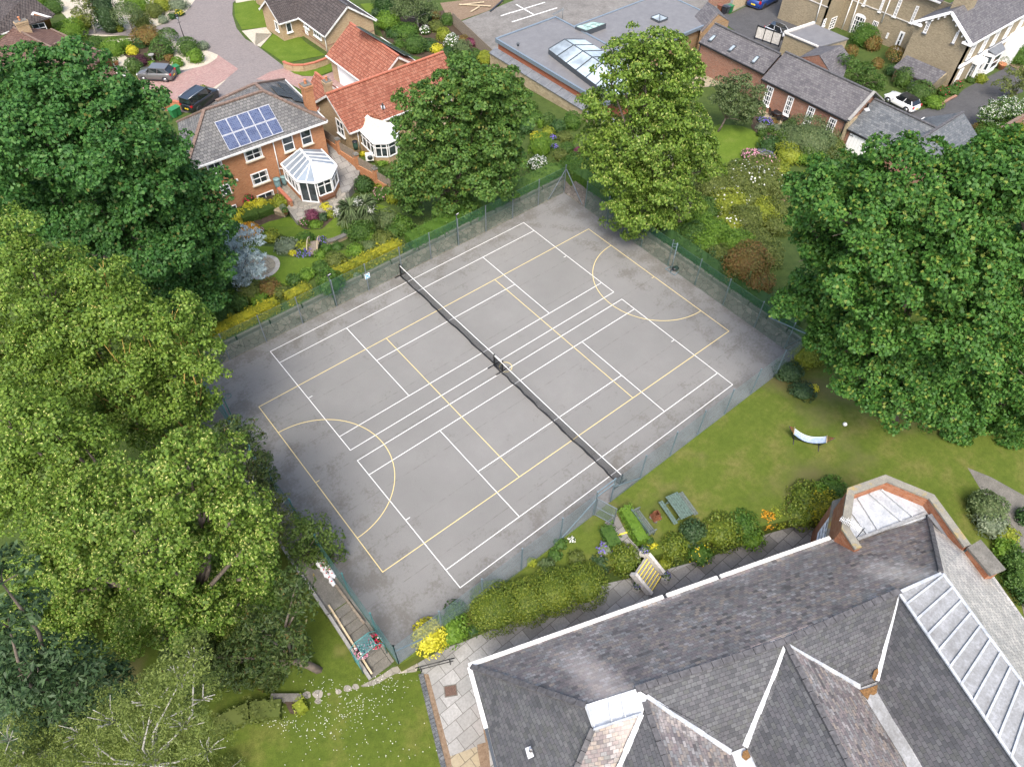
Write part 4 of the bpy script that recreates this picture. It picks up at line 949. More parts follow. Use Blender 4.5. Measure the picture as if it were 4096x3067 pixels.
# netball/tent poles wrapped in white bags
M['bag_white'] = plain('white_plastic', (.7, .7, .7), .4, 0, .1); M['red'] = plain('red_print', (.5, .03, .03), .5)
for i, (x, y0, y1, lab) in enumerate(((-5.55, -15.3, -18.4, 'left of two dark poles wrapped in white printed bags against the teal fence'), (-5.3, -15.0, -18.0, 'right of two dark poles wrapped in white printed bags against the teal fence'))):
    r = thing('wrapped_poles', (x, y1, 0), lab, 'poles', 'wrapped poles by the fence'); mb = MB(); mb.tube([(x + .02, y0, .1), (x, y1 + .8, .1)], .04, 6); mb.tube([(x + .09, y0 + .1, .1), (x + .07, y1 + .8, .1)], .03, 6); mb.build('pole', M['galv'], r)
    mb = MB(); n_ = 13; rs = [.1 + .05 * (j % 3 == 1) + .03 * random.random() for j in range(n_)]; mb.tube([(x + .03 + random.uniform(-.05, .05), y1 + 1.9 - 1.9 * j / (n_ - 1), .13) for j in range(n_)], rs, 8); mb.build('bag', M['bag_white'], r)
    mb = MB()
    for j in range(5): mb.box((x + .03, y1 + .25 + j * .3, .27), (.1, .05, .03), .3 * j)
    mb.build('print', M['red'], r)
# green flower arch over the steps
r = thing('flower_arch', (-5.9, -22.6, -1.2), 'teal metal arch hung with red and white flowers over the corner steps', 'arch'); mb = MB()
for y in (-22.3, -23.1):
    mb.tube([(-6.75, y, -1.2), (-6.75, y, .75), (-6.4, y, 1.1), (-5.6, y, 1.15), (-5.2, y, .8), (-5.2, y, -1.0)], .025, 6)
for x, z in ((-6.75, .75), (-6.4, 1.1), (-5.6, 1.15), (-5.2, .8), (-6.75, 0), (-6.75, -.6), (-5.2, 0)): mb.tube([(x, -22.3, z), (x, -23.1, z)], .02, 6)
mb.build('arch_frame', M['teal'], r)
mb = MB(); mb.poly([(-6.4, -22.3, 1.1), (-5.6, -22.3, 1.15), (-5.6, -23.1, 1.15), (-6.4, -23.1, 1.1)]); mb.poly([(-6.75, -22.3, .75), (-6.75, -23.1, .75), (-6.75, -23.1, -1.1), (-6.75, -22.3, -1.1)]); mb.build('mesh_panel', M['net_teal'], r)
for nm, cx, cm, lab in (('hanging_basket', -5.5, ('fl_red', 'fl_white'), 'basket of red flowers hanging in the teal arch'), ('hanging_basket', -6.35, ('fl_pink', 'fl_white'), 'basket of pink and white flowers hanging in the teal arch')):
    rr = np.random.default_rng(int(-cx * 10)); b = thing(nm, (cx, -22.7, .35), lab, 'flower basket'); d = sph(260, rr); P_ = d * np.array([.3, .34, .24]) + np.array([cx, -22.7, .6])
    V, F = leaves(P_[:110], d[:110], .12, .08, rr); npmesh('plant', V, F, [M['green']], None, b); V, F = leaves(P_[110:] + d[110:] * .05, d[110:], .11, .1, rr); npmesh('flowers', V, F, [M[cm[0]], M[cm[1]]], rr.integers(0, 2, 150) * (rr.random(150) < .6), b)
    mb = MB(); mb.lathe((cx, -22.7, .35), [(.08, 0), (.2, .1), (.24, .24)], 12); mb.build('basket', M['black'], b)
# handrails by the corner path
for i, (pa, pb, lab) in enumerate(((T(1, 3)(1400, 840), T(1, 3)(1710, 760), 'black handrail on the flags at the edge of the daisy lawn'), (T(1, 3)(1375, 690), T(1, 3)(1690, 600), 'black handrail in front of the bright yellow bush'))):
    a, b = G(pa, 'low'), G(pb, 'low'); r = thing('handrail', tuple((a + b) / 2), lab, 'handrail', 'black handrails'); mb = MB(); d = (b - a)
    mb.tube([a + d * -.05 + Vector((0, 0, .85)), b + d * .05 + Vector((0, 0, .85))], .03, 8)
    if i == 0: mb.tube([a + Vector((0, 0, .45)), b + Vector((0, 0, .45))], .025, 8)
    mb.build('rail', M['black'], r)
    for u in (.1, .9): mb = MB(); mb.tube([a + d * u, a + d * u + Vector((0, 0, .85))], .028, 8); mb.build('post', M['black'], r)
mc = G(T(1, 3)(1682, 995), 'low'); r = thing('manhole_cover', tuple(mc), 'rusty square manhole cover set in the pale flags', 'manhole cover'); e = G(T(1, 3)(1740, 985), 'low') - mc; mb = MB(); mb.box(mc + Vector((0, 0, .012)), (.6, .5, .03), math.atan2(e.y, e.x)); mb.build('cover', courses('rusty_plate', [(.14, .09, .07), (.2, .13, .1)], .06, .06, (.08, .05, .04), .01, .8), r)
mb = MB(); mb.box(mc + Vector((0, 0, .008)), (.7, .6, .03), math.atan2(e.y, e.x)); mb.build('frame', M['concrete_old'], r)
# ------------------------------------------------------------------ the big slate roofed building nearest the camera
zE, zR = 3.6, 7.4
nb = thing('brick_building', tuple(W((1018, 1440), zE) * 1.0)[:2] + (-1.2,), 'large building with mixed slate roofs, lead flats and a brick parapet bay nearest the camera', 'building')
w_ = lambda x, y, z: W((x, y), z)
c_ = T(2, 3); e_ = T(3, 3); b_ = T(3, 2)
def roofpart(name, pts, mat, th=.1, parent=nb):
    mb = MB(); mb.slab(pts, th); return mb.build(name, mat, parent)
E1, E2 = w_(1018, 1440, zE), w_(1795, 1165, zE)
R1, R2, R3, R4 = w_(1266, 1525, 7.25), w_(1373, 1489, zR), w_(1695, 1386, zR), w_(1944, 1276, zR)
ed = (E2 - E1).normalized(); HF = W((2003, 1108), 3.75); HT = w_(2031, 1236, zR)
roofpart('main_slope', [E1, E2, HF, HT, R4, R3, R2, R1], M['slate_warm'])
ER = w_(2160, 1262, zE); ER2 = w_(2212, 1335, zE); ER3 = w_(2350, 1530, zE)
LF = [w_(2040, 1240, zR), w_(2212, 1475, zR), w_(2330, 1640, zR)]
roofpart('east_slope', [HF, w_(2098, 1175, 3.75), ER, ER2, ER3, LF[2], LF[1], LF[0], HT], M['slate_glare'])
SV1, SV2 = w_(*c_(1890, 1530), 4.9), w_(*c_(2010, 1480), 4.9)
roofpart('rear_slope', [w_(1394, 1502, 7.25), R2, R3, SV2, SV1], M['slate_dark'])
SV3, SV4 = w_(1857, 1484, 4.9), w_(1893, 1470, 4.9)
roofpart('rear_slope', [w_(1700, 1386, zR - .03), w_(1942, 1280, zR - .03), SV4, SV3], M['slate_dark'])
# wing 2 and wing 3 run back from the ridge
W2t, W2e = w_(1392, 1516, 7.2), w_(1490, 1790, 7.2); W3t, W3e = w_(1697, 1390, 7.3), w_(1910, 1800, 7.3)
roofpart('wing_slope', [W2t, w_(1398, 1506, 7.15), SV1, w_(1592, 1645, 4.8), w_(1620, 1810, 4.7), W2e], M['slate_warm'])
roofpart('wing_slope', [W2t, W2e, w_(1280, 1790, 4.5), w_(1335, 1656, 5.6), w_(1386, 1540, 7.0)], M['slate_dark'])
roofpart('wing_slope', [W3t, W3e, w_(1690, 1810, 4.7), w_(1632, 1650, 4.8), SV2], M['slate_dark'])
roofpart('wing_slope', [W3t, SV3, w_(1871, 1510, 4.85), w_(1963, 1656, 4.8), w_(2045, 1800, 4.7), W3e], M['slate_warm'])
L0, L1, L2, L3 = w_(1944, 1285, 7.35), w_(2200, 1656, 7.35), w_(2290, 1786, 7.35), w_(2330, 1640, 7.35)
roofpart('wing_slope', [w_(1943, 1285, 7.28), SV4, w_(1893, 1492, 4.85), w_(1986, 1650, 4.8), w_(2080, 1800, 4.7), L2, L1], M['slate_dark'])
# hip at the corner
roofpart('hip_slope', [E1, R1, w_(1281, 1573, 7.2), w_(1244, 1656, 5.9), w_(1190, 1790, 4.0), w_(1108, 1790, zE), w_(1075, 1656, zE), w_(1054, 1570, zE)], M['slate_dark'])
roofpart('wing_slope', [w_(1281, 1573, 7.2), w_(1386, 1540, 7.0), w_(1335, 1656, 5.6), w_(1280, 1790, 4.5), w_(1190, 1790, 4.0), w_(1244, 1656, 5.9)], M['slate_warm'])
roofpart('lead_cap', [w_(1262, 1522, 7.3), w_(1374, 1487, 7.45), w_(1398, 1502, 7.35), w_(1388, 1542, 7.1), w_(1282, 1578, 7.2)], M['lead_white'], .06)
mb = MB()
for a, b in (((1314, 1506), (1322, 1564)), ((1340, 1497), (1352, 1553)), ((1268, 1520), (1286, 1576)), ((1282, 1575), (1387, 1540))): mb.beam(w_(*a, 7.42), w_(*b, 7.25), .07, .06)
mb.build('lead_roll', M['lead'], nb)
roofpart('lead_flat', [w_(1943, 1276, 7.45), w_(2031, 1237, 7.45), LF[0] + Vector((0, 0, .05)), LF[1] + Vector((0, 0, .05)), LF[2] + Vector((0, 0, .05)), L2 + Vector((0, 0, .1)), L1 + Vector((0, 0, .1))], M['lead_warm'], .08)
for i in range(13):
    u = .06 + i * .098; a = Vector(w_(1944, 1285, 7.5)).lerp(w_(2290, 1786, 7.5), u * .78); b = Vector(w_(2038, 1241, 7.5)).lerp(w_(2330, 1640, 7.5), u * .78 - .045)
    mb = MB(); mb.beam(a, b, .09, .07); mb.build('lead_roll', M['lead'], nb)
mb = MB(); mb.beam(w_(1944, 1283, 7.47), w_(2290, 1786, 7.47), .12, .08); mb.beam(w_(2036, 1238, 7.47), w_(2330, 1640, 7.47), .14, .06); mb.beam(w_(1944, 1278, 7.47), w_(2033, 1238, 7.47), .14, .06); mb.build('lead_edge', M['lead_white'], nb)
# ridge and hip tiles, one capping per line
def capping(a, b, w=.26, mat='ridge_slate', h=.12, seg=.5, name='ridge_tiles'):
    a = Vector(a); b = Vector(b); L = (b - a).length; k = max(2, int(L / seg)); mb = MB()
    for i in range(k): mb.beam(a.lerp(b, i / k), a.lerp(b, (i + .95) / k), w * (1 + .06 * (i % 2)), h)
    return mb.build(name, M[mat], nb)
up = lambda v, d=.05: Vector(v) + Vector((0, 0, d))
capping(up(R2), up(R3)); capping(up(R3), up(R4)); capping(up(E1), up(R1), .24); capping(up(HF), up(HT), .22)
capping(up(W2t), up(W2e), .24); capping(up(W3t), up(W3e), .24); capping(up(w_(1281, 1573, 7.2)), up(w_(1190, 1790, 4.0)), .22)
# lead valleys and box gutters
def valley(a, b, w=.21, name='lead_valley'):
    a = up(a, .06); b = up(b, .06); mb = MB(); k = 9
    for i in range(k): mb.beam(a.lerp(b, i / k), a.lerp(b, (i + .99) / k), w * (1 + .13 * ((i * 7) % 3 - 1)), .05)
    return mb.build(name, M['lead_white'], nb)
valley(w_(1397, 1504, 7.15), SV1); valley(w_(1694, 1395, 7.2), SV2); valley(w_(1703, 1391, 7.2), SV3); valley(w_(1942, 1287, 7.2), SV4)
valley(w_(1386, 1542, 7.0), w_(1280, 1790, 4.5))
roofpart('box_gutter', [w_(1578, 1625, 4.86), w_(1608, 1612, 4.86), w_(1622, 1630, 4.86), w_(1636, 1660, 4.8), w_(1690, 1815, 4.75), w_(1620, 1815, 4.75), w_(1594, 1660, 4.8)], M['lead_white'], .2)
roofpart('box_gutter', [w_(1856, 1486, 4.92), w_(1893, 1472, 4.92), w_(1895, 1494, 4.9), w_(1930, 1555, 4.88), w_(1970, 1617, 4.86), w_(2080, 1805, 4.75), w_(2045, 1805, 4.75), w_(1943, 1626, 4.86), w_(1872, 1512, 4.9)], M['lead_warm'], .2)
for lst, z in (([(1857, 1490), (1880, 1484), (1896, 1478), (1894, 1496), (1888, 1500), (1880, 1498), (1875, 1510), (1866, 1500)], 5.0), ([(1889, 1447), (1897, 1442), (1898, 1452), (1890, 1470), (1884, 1462)], 5.35), ([(1812, 1457), (1820, 1461), (1818, 1466), (1810, 1463)], 5.55), ([(1605, 1622), (1614, 1618), (1622, 1634), (1612, 1642), (1603, 1634)], 5.0)):
    mb = MB(); mb.slab([w_(*p, z) for p in lst], .05); mb.build('leaf_debris', M['debris'], nb)
# white gutters along the front and hip eaves
dz = Vector((0, 0, -.02)); out = Vector((ed.y, -ed.x, 0)) * -1
mb = MB()
for u0, u1 in ((-.005, .505), (.515, .66), (.668, 1.0)): mb.beam(E1.lerp(E2, u0) + out * .1 + dz, E1.lerp(E2, u1) + out * .1 + dz, .2, .16)
mb.build('gutter', M['white_metal'], nb)
mb = MB(); G0 = w_(1014, 1441, zE - .02); G1 = w_(1050, 1573, zE - .02); mb.beam(G0, G1, .2, .16); mb.build('gutter', M['white_metal'], nb)
mb = MB(); mb.beam(G1, w_(1104, 1790, zE - .02), .14, .12); mb.build('gutter', M['fascia'], nb)
mb = MB(); mb.tube([w_(1752, 1180, zE - .05), w_(1752, 1180, zE - .05) + Vector((0, 0, -4.6))], .06, 8); mb.build('downpipe', M['black'], nb)
# walls under the eaves (inset)
ins = .35
pw = [E1 + ed * ins - out * ins, E2 + ed * .2 - out * ins, HF - out * .6 + ed * .2]
wl = [(v.x, v.y) for v in pw] + [(ER.x - .4, ER.y), (ER3.x - .4, ER3.y), (w_(1108, 1790, zE).x + .3, w_(1108, 1790, zE).y), (w_(1075, 1656, zE).x + .4, w_(1075, 1656, zE).y)]
mb = MB(); mb.prism(wl, -1.25, zE - .14); mb.build('wall', M['brick_bay'], nb)
# brick parapet round the bay, lead roof within
zc = 5.0
path = [w_(*b_(782, 1420), zc), w_(*b_(672, 1250), zc), w_(*b_(688, 1120), zc), w_(*b_(718, 925), zc), w_(*b_(1025, 815), zc), w_(*b_(1415, 975), zc), w_(*b_(1727, 1400), zc)]
def ring(path, w):
    L, Rr = [], []
    for i, p in enumerate(path):
        d = (path[min(i + 1, len(path) - 1)] - path[max(i - 1, 0)]); d.z = 0; d.normalize(); n = Vector((-d.y, d.x, 0))
        if 0 < i < len(path) - 1:
            d0 = (p - path[i - 1]).normalized(); d1 = (path[i + 1] - p).normalized(); k = 1 / max(.5, math.sqrt(max(.05, (1 + d0.dot(d1)) / 2)))
        else: k = 1
        L.append(p + n * w / 2 * k); Rr.append(p - n * w / 2 * k)
    return L, Rr
Lo, Ri = ring(path, .42)
for i in range(len(path) - 1):
    mb = MB(); mb.slab([Lo[i], Lo[i + 1], Ri[i + 1], Ri[i]], .12); mb.build('coping', M['coping'], nb)
Lb, Rb = ring(path, .3)
mb = MB()
for i in range(len(path) - 1):
    q = [v - Vector((0, 0, .122)) for v in (Lb[i], Lb[i + 1], Rb[i + 1], Rb[i])]; mb.slab(q, 1.25 if i == 0 else 6.0)
mb.build('parapet', M['brick_bay'], nb)
zl = 4.05
inner = [w_(*b_(760, 1340), zl), w_(*b_(705, 1180), zl), w_(*b_(735, 1000), zl), w_(*b_(975, 915), zl), w_(*b_(1150, 995), zl), w_(*b_(1330, 1065), zl), w_(*b_(1360, 1120), zl)]
mb = MB(); mb.slab([up(v, .02) for v in ([Rb[1] - Vector((0, 0, .9)), Rb[3] - Vector((0, 0, .9)), Rb[4] - Vector((0, 0, .9)), Rb[5] - Vector((0, 0, .9)), w_(*b_(1400, 1150), 4.1), w_(*b_(770, 1340), 4.1)])], .1); mb.build('bay_lead_roof', M['lead'], nb)
for p0, p1 in (((780, 990), (950, 1260)), ((880, 950), (1160, 1190)), ((980, 915), (1250, 1145)), ((730, 1120), (860, 1300))):
    mb = MB(); mb.beam(w_(*b_(*p0), 4.2), w_(*b_(*p1), 4.2), .1, .08); mb.build('lead_roll', M['lead_white'], nb)
mb = MB(); mb.beam(w_(*b_(770, 1345), 4.2), w_(*b_(1370, 1120), 4.2), .16, .12); mb.build('bay_gutter', M['lead_warm'], nb)
mb = MB(); mb.beam(w_(*b_(1395, 1130), 4.35), w_(*b_(1860, 1700), 4.2), .3, .06); mb.build('lead_flashing', M['lead_dark'], nb)
# stone ledge and tall window of the bay's left face
LA, LB = w_(*b_(600, 1010), 2.6), w_(*b_(520, 1340), 2.6)
d = (LB - LA).normalized(); nv = Vector((d.y, -d.x, 0)); 
mb = MB(); mb.slab([w_(*b_(560, 1010), 2.7), w_(*b_(640, 985), 2.7), w_(*b_(590, 1330), 2.7), w_(*b_(500, 1350), 2.7)], .15); mb.build('stone_ledge', M['coping'], nb)
mb = MB(); mb.slab([w_(*b_(570, 1012), 2.56), w_(*b_(640, 990), 2.56), w_(*b_(600, 1325), 2.56), w_(*b_(515, 1345), 2.56)], 3.8); mb.build('bay_wall', M['brick_bay'], nb)
A, B = w_(*b_(570, 1012), 2.5), w_(*b_(515, 1345), 2.5); tt = (B - A); tt.z = 0; Lw = tt.length; tt.normalize(); nn = Vector((tt.y, -tt.x, 0))
if nn.dot(Vector((_C[0] - A.x, _C[1] - A.y, 0))) < 0: nn = -nn
mb = MB(); u0, u1 = Lw * .42, Lw * .93
P = lambda u, z, o: A + tt * u + nn * o + Vector((0, 0, z - 2.5))
fr = mb
for u in (u0, (u0 + u1) / 2, u1): fr.beam(P(u, .5, .05), P(u, 2.35, .05), .09, .08)
for z in (.5, 1.1, 1.7, 2.35): fr.beam(P(u0, z, .05), P(u1, z, .05), .08, .08)
wnd = fr.build('window', M['upvc'], nb); mb = MB(); mb.slab([P(u0, 2.35, .02), P(u1, 2.35, .02), P(u1, .5, .02), P(u0, .5, .02)], .01, down=nn * -.015); mb.build('pane', M['glass'], wnd)
# broad capped pier at the right of the bay
mb = MB(); cp = [w_(*b_(1725, 1412), 5.05), w_(*b_(1838, 1345), 5.05), w_(*b_(2058, 1602), 5.05), w_(*b_(1930, 1655), 5.05)]; mb.slab(cp, .16); mb.build('pier_cap', M['concrete_old'], nb)
cc = sum(cp, Vector()) / 4; mb = MB(); mb.slab([cc + (v - cc) * .9 - Vector((0, 0, .162)) for v in cp], 6); mb.build('pier', M['brick_bay'], nb)
# soil pipe with its lead slate, gutter clip, aerial
b = w_(*c_(160, 1535), 5.3); mb = MB(); mb.tube([b - Vector((0, 0, .3)), b + Vector((0, 0, .45))], .075, 12, cap=False); mb.tube([b + Vector((0, 0, .1)), b + Vector((0, 0, .46))], .05, 12, cap=False); mb.build('vent_pipe', M['upvc'], nb)
roofpart('lead_slate', [w_(*c_(112, 1490), 5.42), w_(*c_(160, 1470), 5.42), w_(*c_(190, 1560), 5.34), w_(*c_(140, 1585), 5.34)], M['lead_white'], .03)
a0 = w_(*b_(770, 1325), 4.2); a1 = a0 + Vector((0, 0, 1.0)); r = thing('aerial', tuple(a0), 'white yagi television aerial standing by the bay parapet', 'aerial'); mb = MB(); mb.tube([a0, a1], .025, 6); mb.build('mast', M['fascia'], r)
mb = MB(); b0, b1 = w_(*b_(805, 1270), 5.3), w_(*b_(622, 1160), 5.3); dd = (b1 - b0).normalized(); sd2 = Vector((-dd.y, dd.x, 0)); mb.tube([b0, b1], .02, 6)
for i in range(14): c = b0.lerp(b1, .05 + .9 * i / 13); mb.tube([c - sd2 * .17, c + sd2 * .17], .016, 5)
b2, b3 = b0 + Vector((0, 0, .22)), b0.lerp(b1, .75) + Vector((0, 0, .22)); mb.tube([b2, b3], .016, 5)
for i in range(9): c = b2.lerp(b3, .1 + .85 * i / 8); mb.tube([c - sd2 * .15, c + sd2 * .15], .014, 5)
mb.build('antenna', M['white_metal'], r)
# ------------------------------------------------------------------ the big trees
B1 = (-3.1, 6.2, .6)
grow_tree('sycamore_tree', B1, pix_lobes(B1, [(120, 195, 95, 1), (45, 240, 100, 2), (215, 230, 76, 0), (310, 275, 74, 1), (375, 335, 60, 0), (455, 470, 48, 0), (462, 560, 48, 0), (440, 640, 46, -1), (130, 330, 110, -2), (250, 360, 110, -2), (350, 420, 95, -2), (420, 430, 70, 0), (40, 390, 90, 0), (440, 520, 62, 0), (360, 540, 95, -2), (250, 500, 100, -2), (150, 470, 90, -1), (60, 500, 80, 1), (410, 610, 62, -1), (330, 640, 70, -1), (430, 690, 42, -1), (240, 620, 80, 0), (10, 300, 80, 2)]), [M['sycamore_dark']],
          'huge dark green sycamore left of the orange brick house', dens=80, clump=1.05, leaf=(0.22, 0.18), seed=11, trunk_r=.5)
B2 = (-9.5, -2.0, -1.2)
grow_tree('lime_tree', B2, pix_lobes(B2, [(35, 520, 60, 1), (70, 585, 75, 0), (150, 600, 60, 1), (120, 660, 80, -1), (20, 650, 75, 0), (205, 655, 60, 0)]), [M['lime'], M['bract']],
          'light green lime tree at the left edge, highest of the lime group', dens=85, clump=.95, leaf=(0.17, 0.13), seed=21, bract=.1, trunk_r=.4)
B3 = (-8.6, -5.0, -1.2)
grow_tree('lime_tree', B3, pix_lobes(B3, [(230, 610, 42, 1), (250, 680, 65, 0), (310, 720, 70, 0), (190, 730, 70, 0), (110, 770, 80, 0), (30, 780, 80, 0), (270, 800, 75, -1), (170, 830, 80, -1), (60, 860, 80, 0)]), [M['lime'], M['bract']],
          'light green lime tree in front of the dark sycamore with yellow twigs', dens=85, clump=.95, leaf=(0.17, 0.13), seed=22, bract=.08, trunk_r=.22, bare=1, bark=M['bark_lichen'])
B4 = (-7.6, -6.5, -1.2)
grow_tree('lime_tree', B4, pix_lobes(B4, [(375, 700, 48, 0), (400, 750, 60, 0), (440, 780, 42, 0), (340, 790, 65, 0), (400, 840, 62, 0), (430, 890, 45, 0), (330, 870, 65, -1), (250, 900, 70, 0), (420, 960, 50, 0), (350, 940, 55, 0)]), [M['lime'], M['bract']],
          'light green lime tree reaching over the corner of the court', dens=85, clump=.85, leaf=(0.17, 0.13), seed=23, bract=.08, trunk_r=.2, bare=1, bark=M['bark_lichen'])
B5 = (-11.5, -10.5, -1.2)
grow_tree('lime_tree', B5, pix_lobes(B5, [(30, 930, 75, 0), (110, 930, 75, 0), (180, 960, 65, 0), (50, 1020, 80, 0), (140, 1030, 70, 0), (20, 1110, 70, 0), (110, 1110, 60, 0), (200, 1030, 40, 0)]), [M['lime'], M['bract']],
          'green lime tree at the left edge behind the dark gap', dens=85, clump=.9, leaf=(0.17, 0.13), seed=24, bract=.1, trunk_r=.4)
B6 = (-11.4, -15.8, -1.2)
grow_tree('lime_tree', B6, pix_lobes(B6, [(400, 985, 62, 1), (470, 1010, 52, 1), (450, 1080, 72, 1), (350, 1080, 80, 0), (250, 1080, 75, 1), (165, 1120, 75, 1), (520, 1100, 50, 0), (540, 1170, 60, 0), (450, 1180, 85, 0), (340, 1190, 95, -1), (220, 1200, 90, 0), (130, 1220, 75, 0), (570, 1240, 48, 0), (490, 1280, 80, 0), (380, 1300, 85, -1), (260, 1310, 85, 0), (150, 1310, 75, 0), (575, 1310, 42, 0), (510, 1360, 50, 0), (320, 1370, 60, 0), (80, 1290, 60, 0), (190, 1385, 58, 0), (420, 1380, 55, 0)]), [M['lime'], M['bract']],
          'broad bright lime tree with pale bracts in the lower left', dens=90, clump=.8, leaf=(0.17, 0.13), seed=25, bract=.26, trunk_r=.45)
B7 = tuple(G((170, 1600), 'low'))
grow_tree('cedar_tree', B7, pix_lobes(B7, [(20, 1355, 55, 0), (80, 1440, 70, 0), (20, 1450, 75, 0), (180, 1470, 60, 0), (120, 1500, 80, 0), (220, 1500, 65, 0), (40, 1540, 80, 0), (5, 1260, 45, 0), (150, 1580, 70, 0)]), [M['cedar']],
          'dark blue green conifer in the lower left corner', dens=50, clump=.7, leaf=(.3, .1), seed=26, trunk_r=.3, flat=.5)
B8 = (-8.4, -21.5, -1.2)
grow_tree('yew_tree', B8, pix_lobes(B8, [(560, 1370, 50, 0), (620, 1350, 42, 0), (610, 1410, 52, 0), (530, 1430, 60, 0), (450, 1450, 55, 0), (590, 1460, 42, 0), (500, 1490, 40, 0), (650, 1300, 34, 0), (640, 1260, 26, 0), (400, 1420, 50, 0)]), [M['yew']],
          'dark yew tree below the bright lime at the edge of the lower lawn', dens=70, clump=.5, leaf=(.24, .08), seed=27, trunk_r=.25)
B9 = (-6.9, -11.8, -.2)
grow_tree('yew_tree', B9, pix_lobes(B9, [(510, 940, 34, 0), (540, 975, 36, 0), (565, 1000, 30, 0), (545, 1040, 40, 0), (580, 1050, 28, 0), (500, 1000, 40, 0), (560, 1090, 34, 0), (480, 930, 28, 0)]), [M['yew']],
          'feathery brownish yew between the lime trees and the teal court fence', dens=80, clump=.42, leaf=(.24, .07), seed=28, trunk_r=.16)
B10 = (-6.3, -15.6, -.2)
grow_tree('hawthorn_tree', B10, pix_lobes(B10, [(650, 1160, 32, 0), (690, 1150, 28, 0), (715, 1175, 30, 0), (680, 1195, 32, 0), (650, 1200, 26, 0), (715, 1205, 22, 0), (700, 1225, 20, 0), (655, 1130, 22, 0)]), [M['hawthorn']],
          'small green hawthorn overhanging the teal fence at the court edge', dens=60, clump=.45, leaf=(.15, .11), seed=29, trunk_r=.1, inner=.2)
B11 = (-6.9, -13.4, -.2)
grow_tree('hawthorn_tree', B11, pix_lobes(B11, [(560, 1090, 34, 0), (600, 1100, 30, 0), (580, 1130, 34, 0), (620, 1125, 26, 0), (545, 1050, 24, 0), (610, 1160, 24, 0)]), [M['olive']],
          'thin twiggy hawthorn with bare stems beside the brownish yew', dens=45, clump=.5, leaf=(.14, .09), seed=30, trunk_r=.09, inner=.2, bare=4, bark=M['bark_pale'])
B12 = tuple(G((330, 1690), 'low'))
grow_tree('willow_tree', B12, pix_lobes(B12, [(250, 1560, 70, 0), (330, 1520, 62, 0), (390, 1470, 50, 0), (420, 1430, 40, 0), (180, 1590, 60, 0), (310, 1610, 75, 0), (400, 1570, 65, 0), (450, 1620, 55, 0), (220, 1650, 70, 0), (130, 1640, 55, 0), (360, 1690, 80, 0), (470, 1690, 60, 0), (440, 1510, 40, 0)]), [M['willowy']],
          'airy yellow green tree with pale bare branches at the bottom edge', dens=140, clump=.6, leaf=(0.11, 0.045), seed=31, trunk_r=.16, inner=.3, bare=7, bark=M['bark_pale'], spread=.8)
B12b = tuple(G((60, 1700), 'low'))
grow_tree('willow_tree', B12b, pix_lobes(B12b, [(20, 1600, 45, 0), (50, 1640, 50, 0), (0, 1660, 50, 0)]), [M['willowy']], 'second airy yellow green tree cut by the bottom left corner', dens=140, clump=.6, leaf=(0.11, 0.045), seed=32, trunk_r=.1, inner=.3, bare=6, bark=M['bark_pale'])
B13 = tuple(G((985, 480), 'far'))
grow_tree('sycamore_tree', B13, pix_lobes(B13, [(1000, 165, 45, 0), (960, 200, 45, 0), (1060, 190, 52, 0), (1100, 230, 45, 0), (1010, 230, 62, 0), (920, 240, 48, 0), (1060, 290, 65, 0), (960, 290, 65, 0), (895, 290, 30, 0), (1000, 360, 68, -1), (1090, 350, 50, 0), (910, 360, 55, 0), (875, 400, 38, 0), (940, 420, 60, -1), (1040, 410, 60, -1), (890, 445, 38, 0), (990, 455, 42, -1), (1090, 400, 36, 0)]), [M['sycamore_mid']],
          'mid green sycamore in front of the red tiled bungalow', dens=60, clump=0.95, leaf=(0.24, 0.19), seed=41, trunk_r=.35)
B14 = (30.9, -7.6, .4)
grow_tree('lime_tree', B14, pix_lobes(B14, [(1390, 105, 45, 0), (1340, 140, 42, 0), (1440, 120, 45, 0), (1470, 155, 36, 0), (1390, 170, 62, 0), (1320, 180, 40, 0), (1450, 200, 58, 0), (1380, 240, 65, 0), (1300, 240, 38, 0), (1480, 260, 45, 0), (1300, 300, 50, 0), (1400, 310, 75, -1), (1490, 320, 55, 0), (1330, 360, 65, -1), (1430, 380, 72, -1), (1515, 370, 36, 0), (1290, 350, 34, 0), (1380, 430, 65, -1), (1470, 440, 45, 0), (1350, 480, 40, -1), (1420, 480, 42, -1)]), [M['lime'], M['bract']],
          'tall bright lime tree standing alone at the far corner of the court', dens=56, clump=.95, leaf=(0.22, 0.17), seed=42, bract=.14, trunk_r=.42)
B15 = (29.9, -31.6, 0.0)
grow_tree('sycamore_tree', B15, pix_lobes(B15, [(1740, 470, 62, 3), (1810, 425, 72, 3), (1900, 400, 80, 2), (2000, 385, 80, 2), (1760, 560, 72, 2), (1860, 500, 100, 0), (1980, 470, 110, 0), (2090, 400, 95, 1), (1740, 650, 66, 2), (1850, 620, 100, -1), (1980, 600, 110, -2), (2090, 540, 110, -1), (1780, 700, 55, 1), (1900, 720, 80, -2), (2010, 720, 100, -2), (2110, 680, 100, -2), (1850, 830, 45, -1), (1930, 860, 55, -2), (2020, 890, 60, -2), (1870, 800, 60, -1), (1970, 820, 75, -2), (1800, 750, 42, 0)]), [M['sycamore']],
          'enormous green sycamore spreading over the lawn with the hammock', dens=95, clump=1.15, leaf=(0.21, 0.17), seed=43, trunk_r=.6)
B16 = (37.5, -37.0, 0.0)
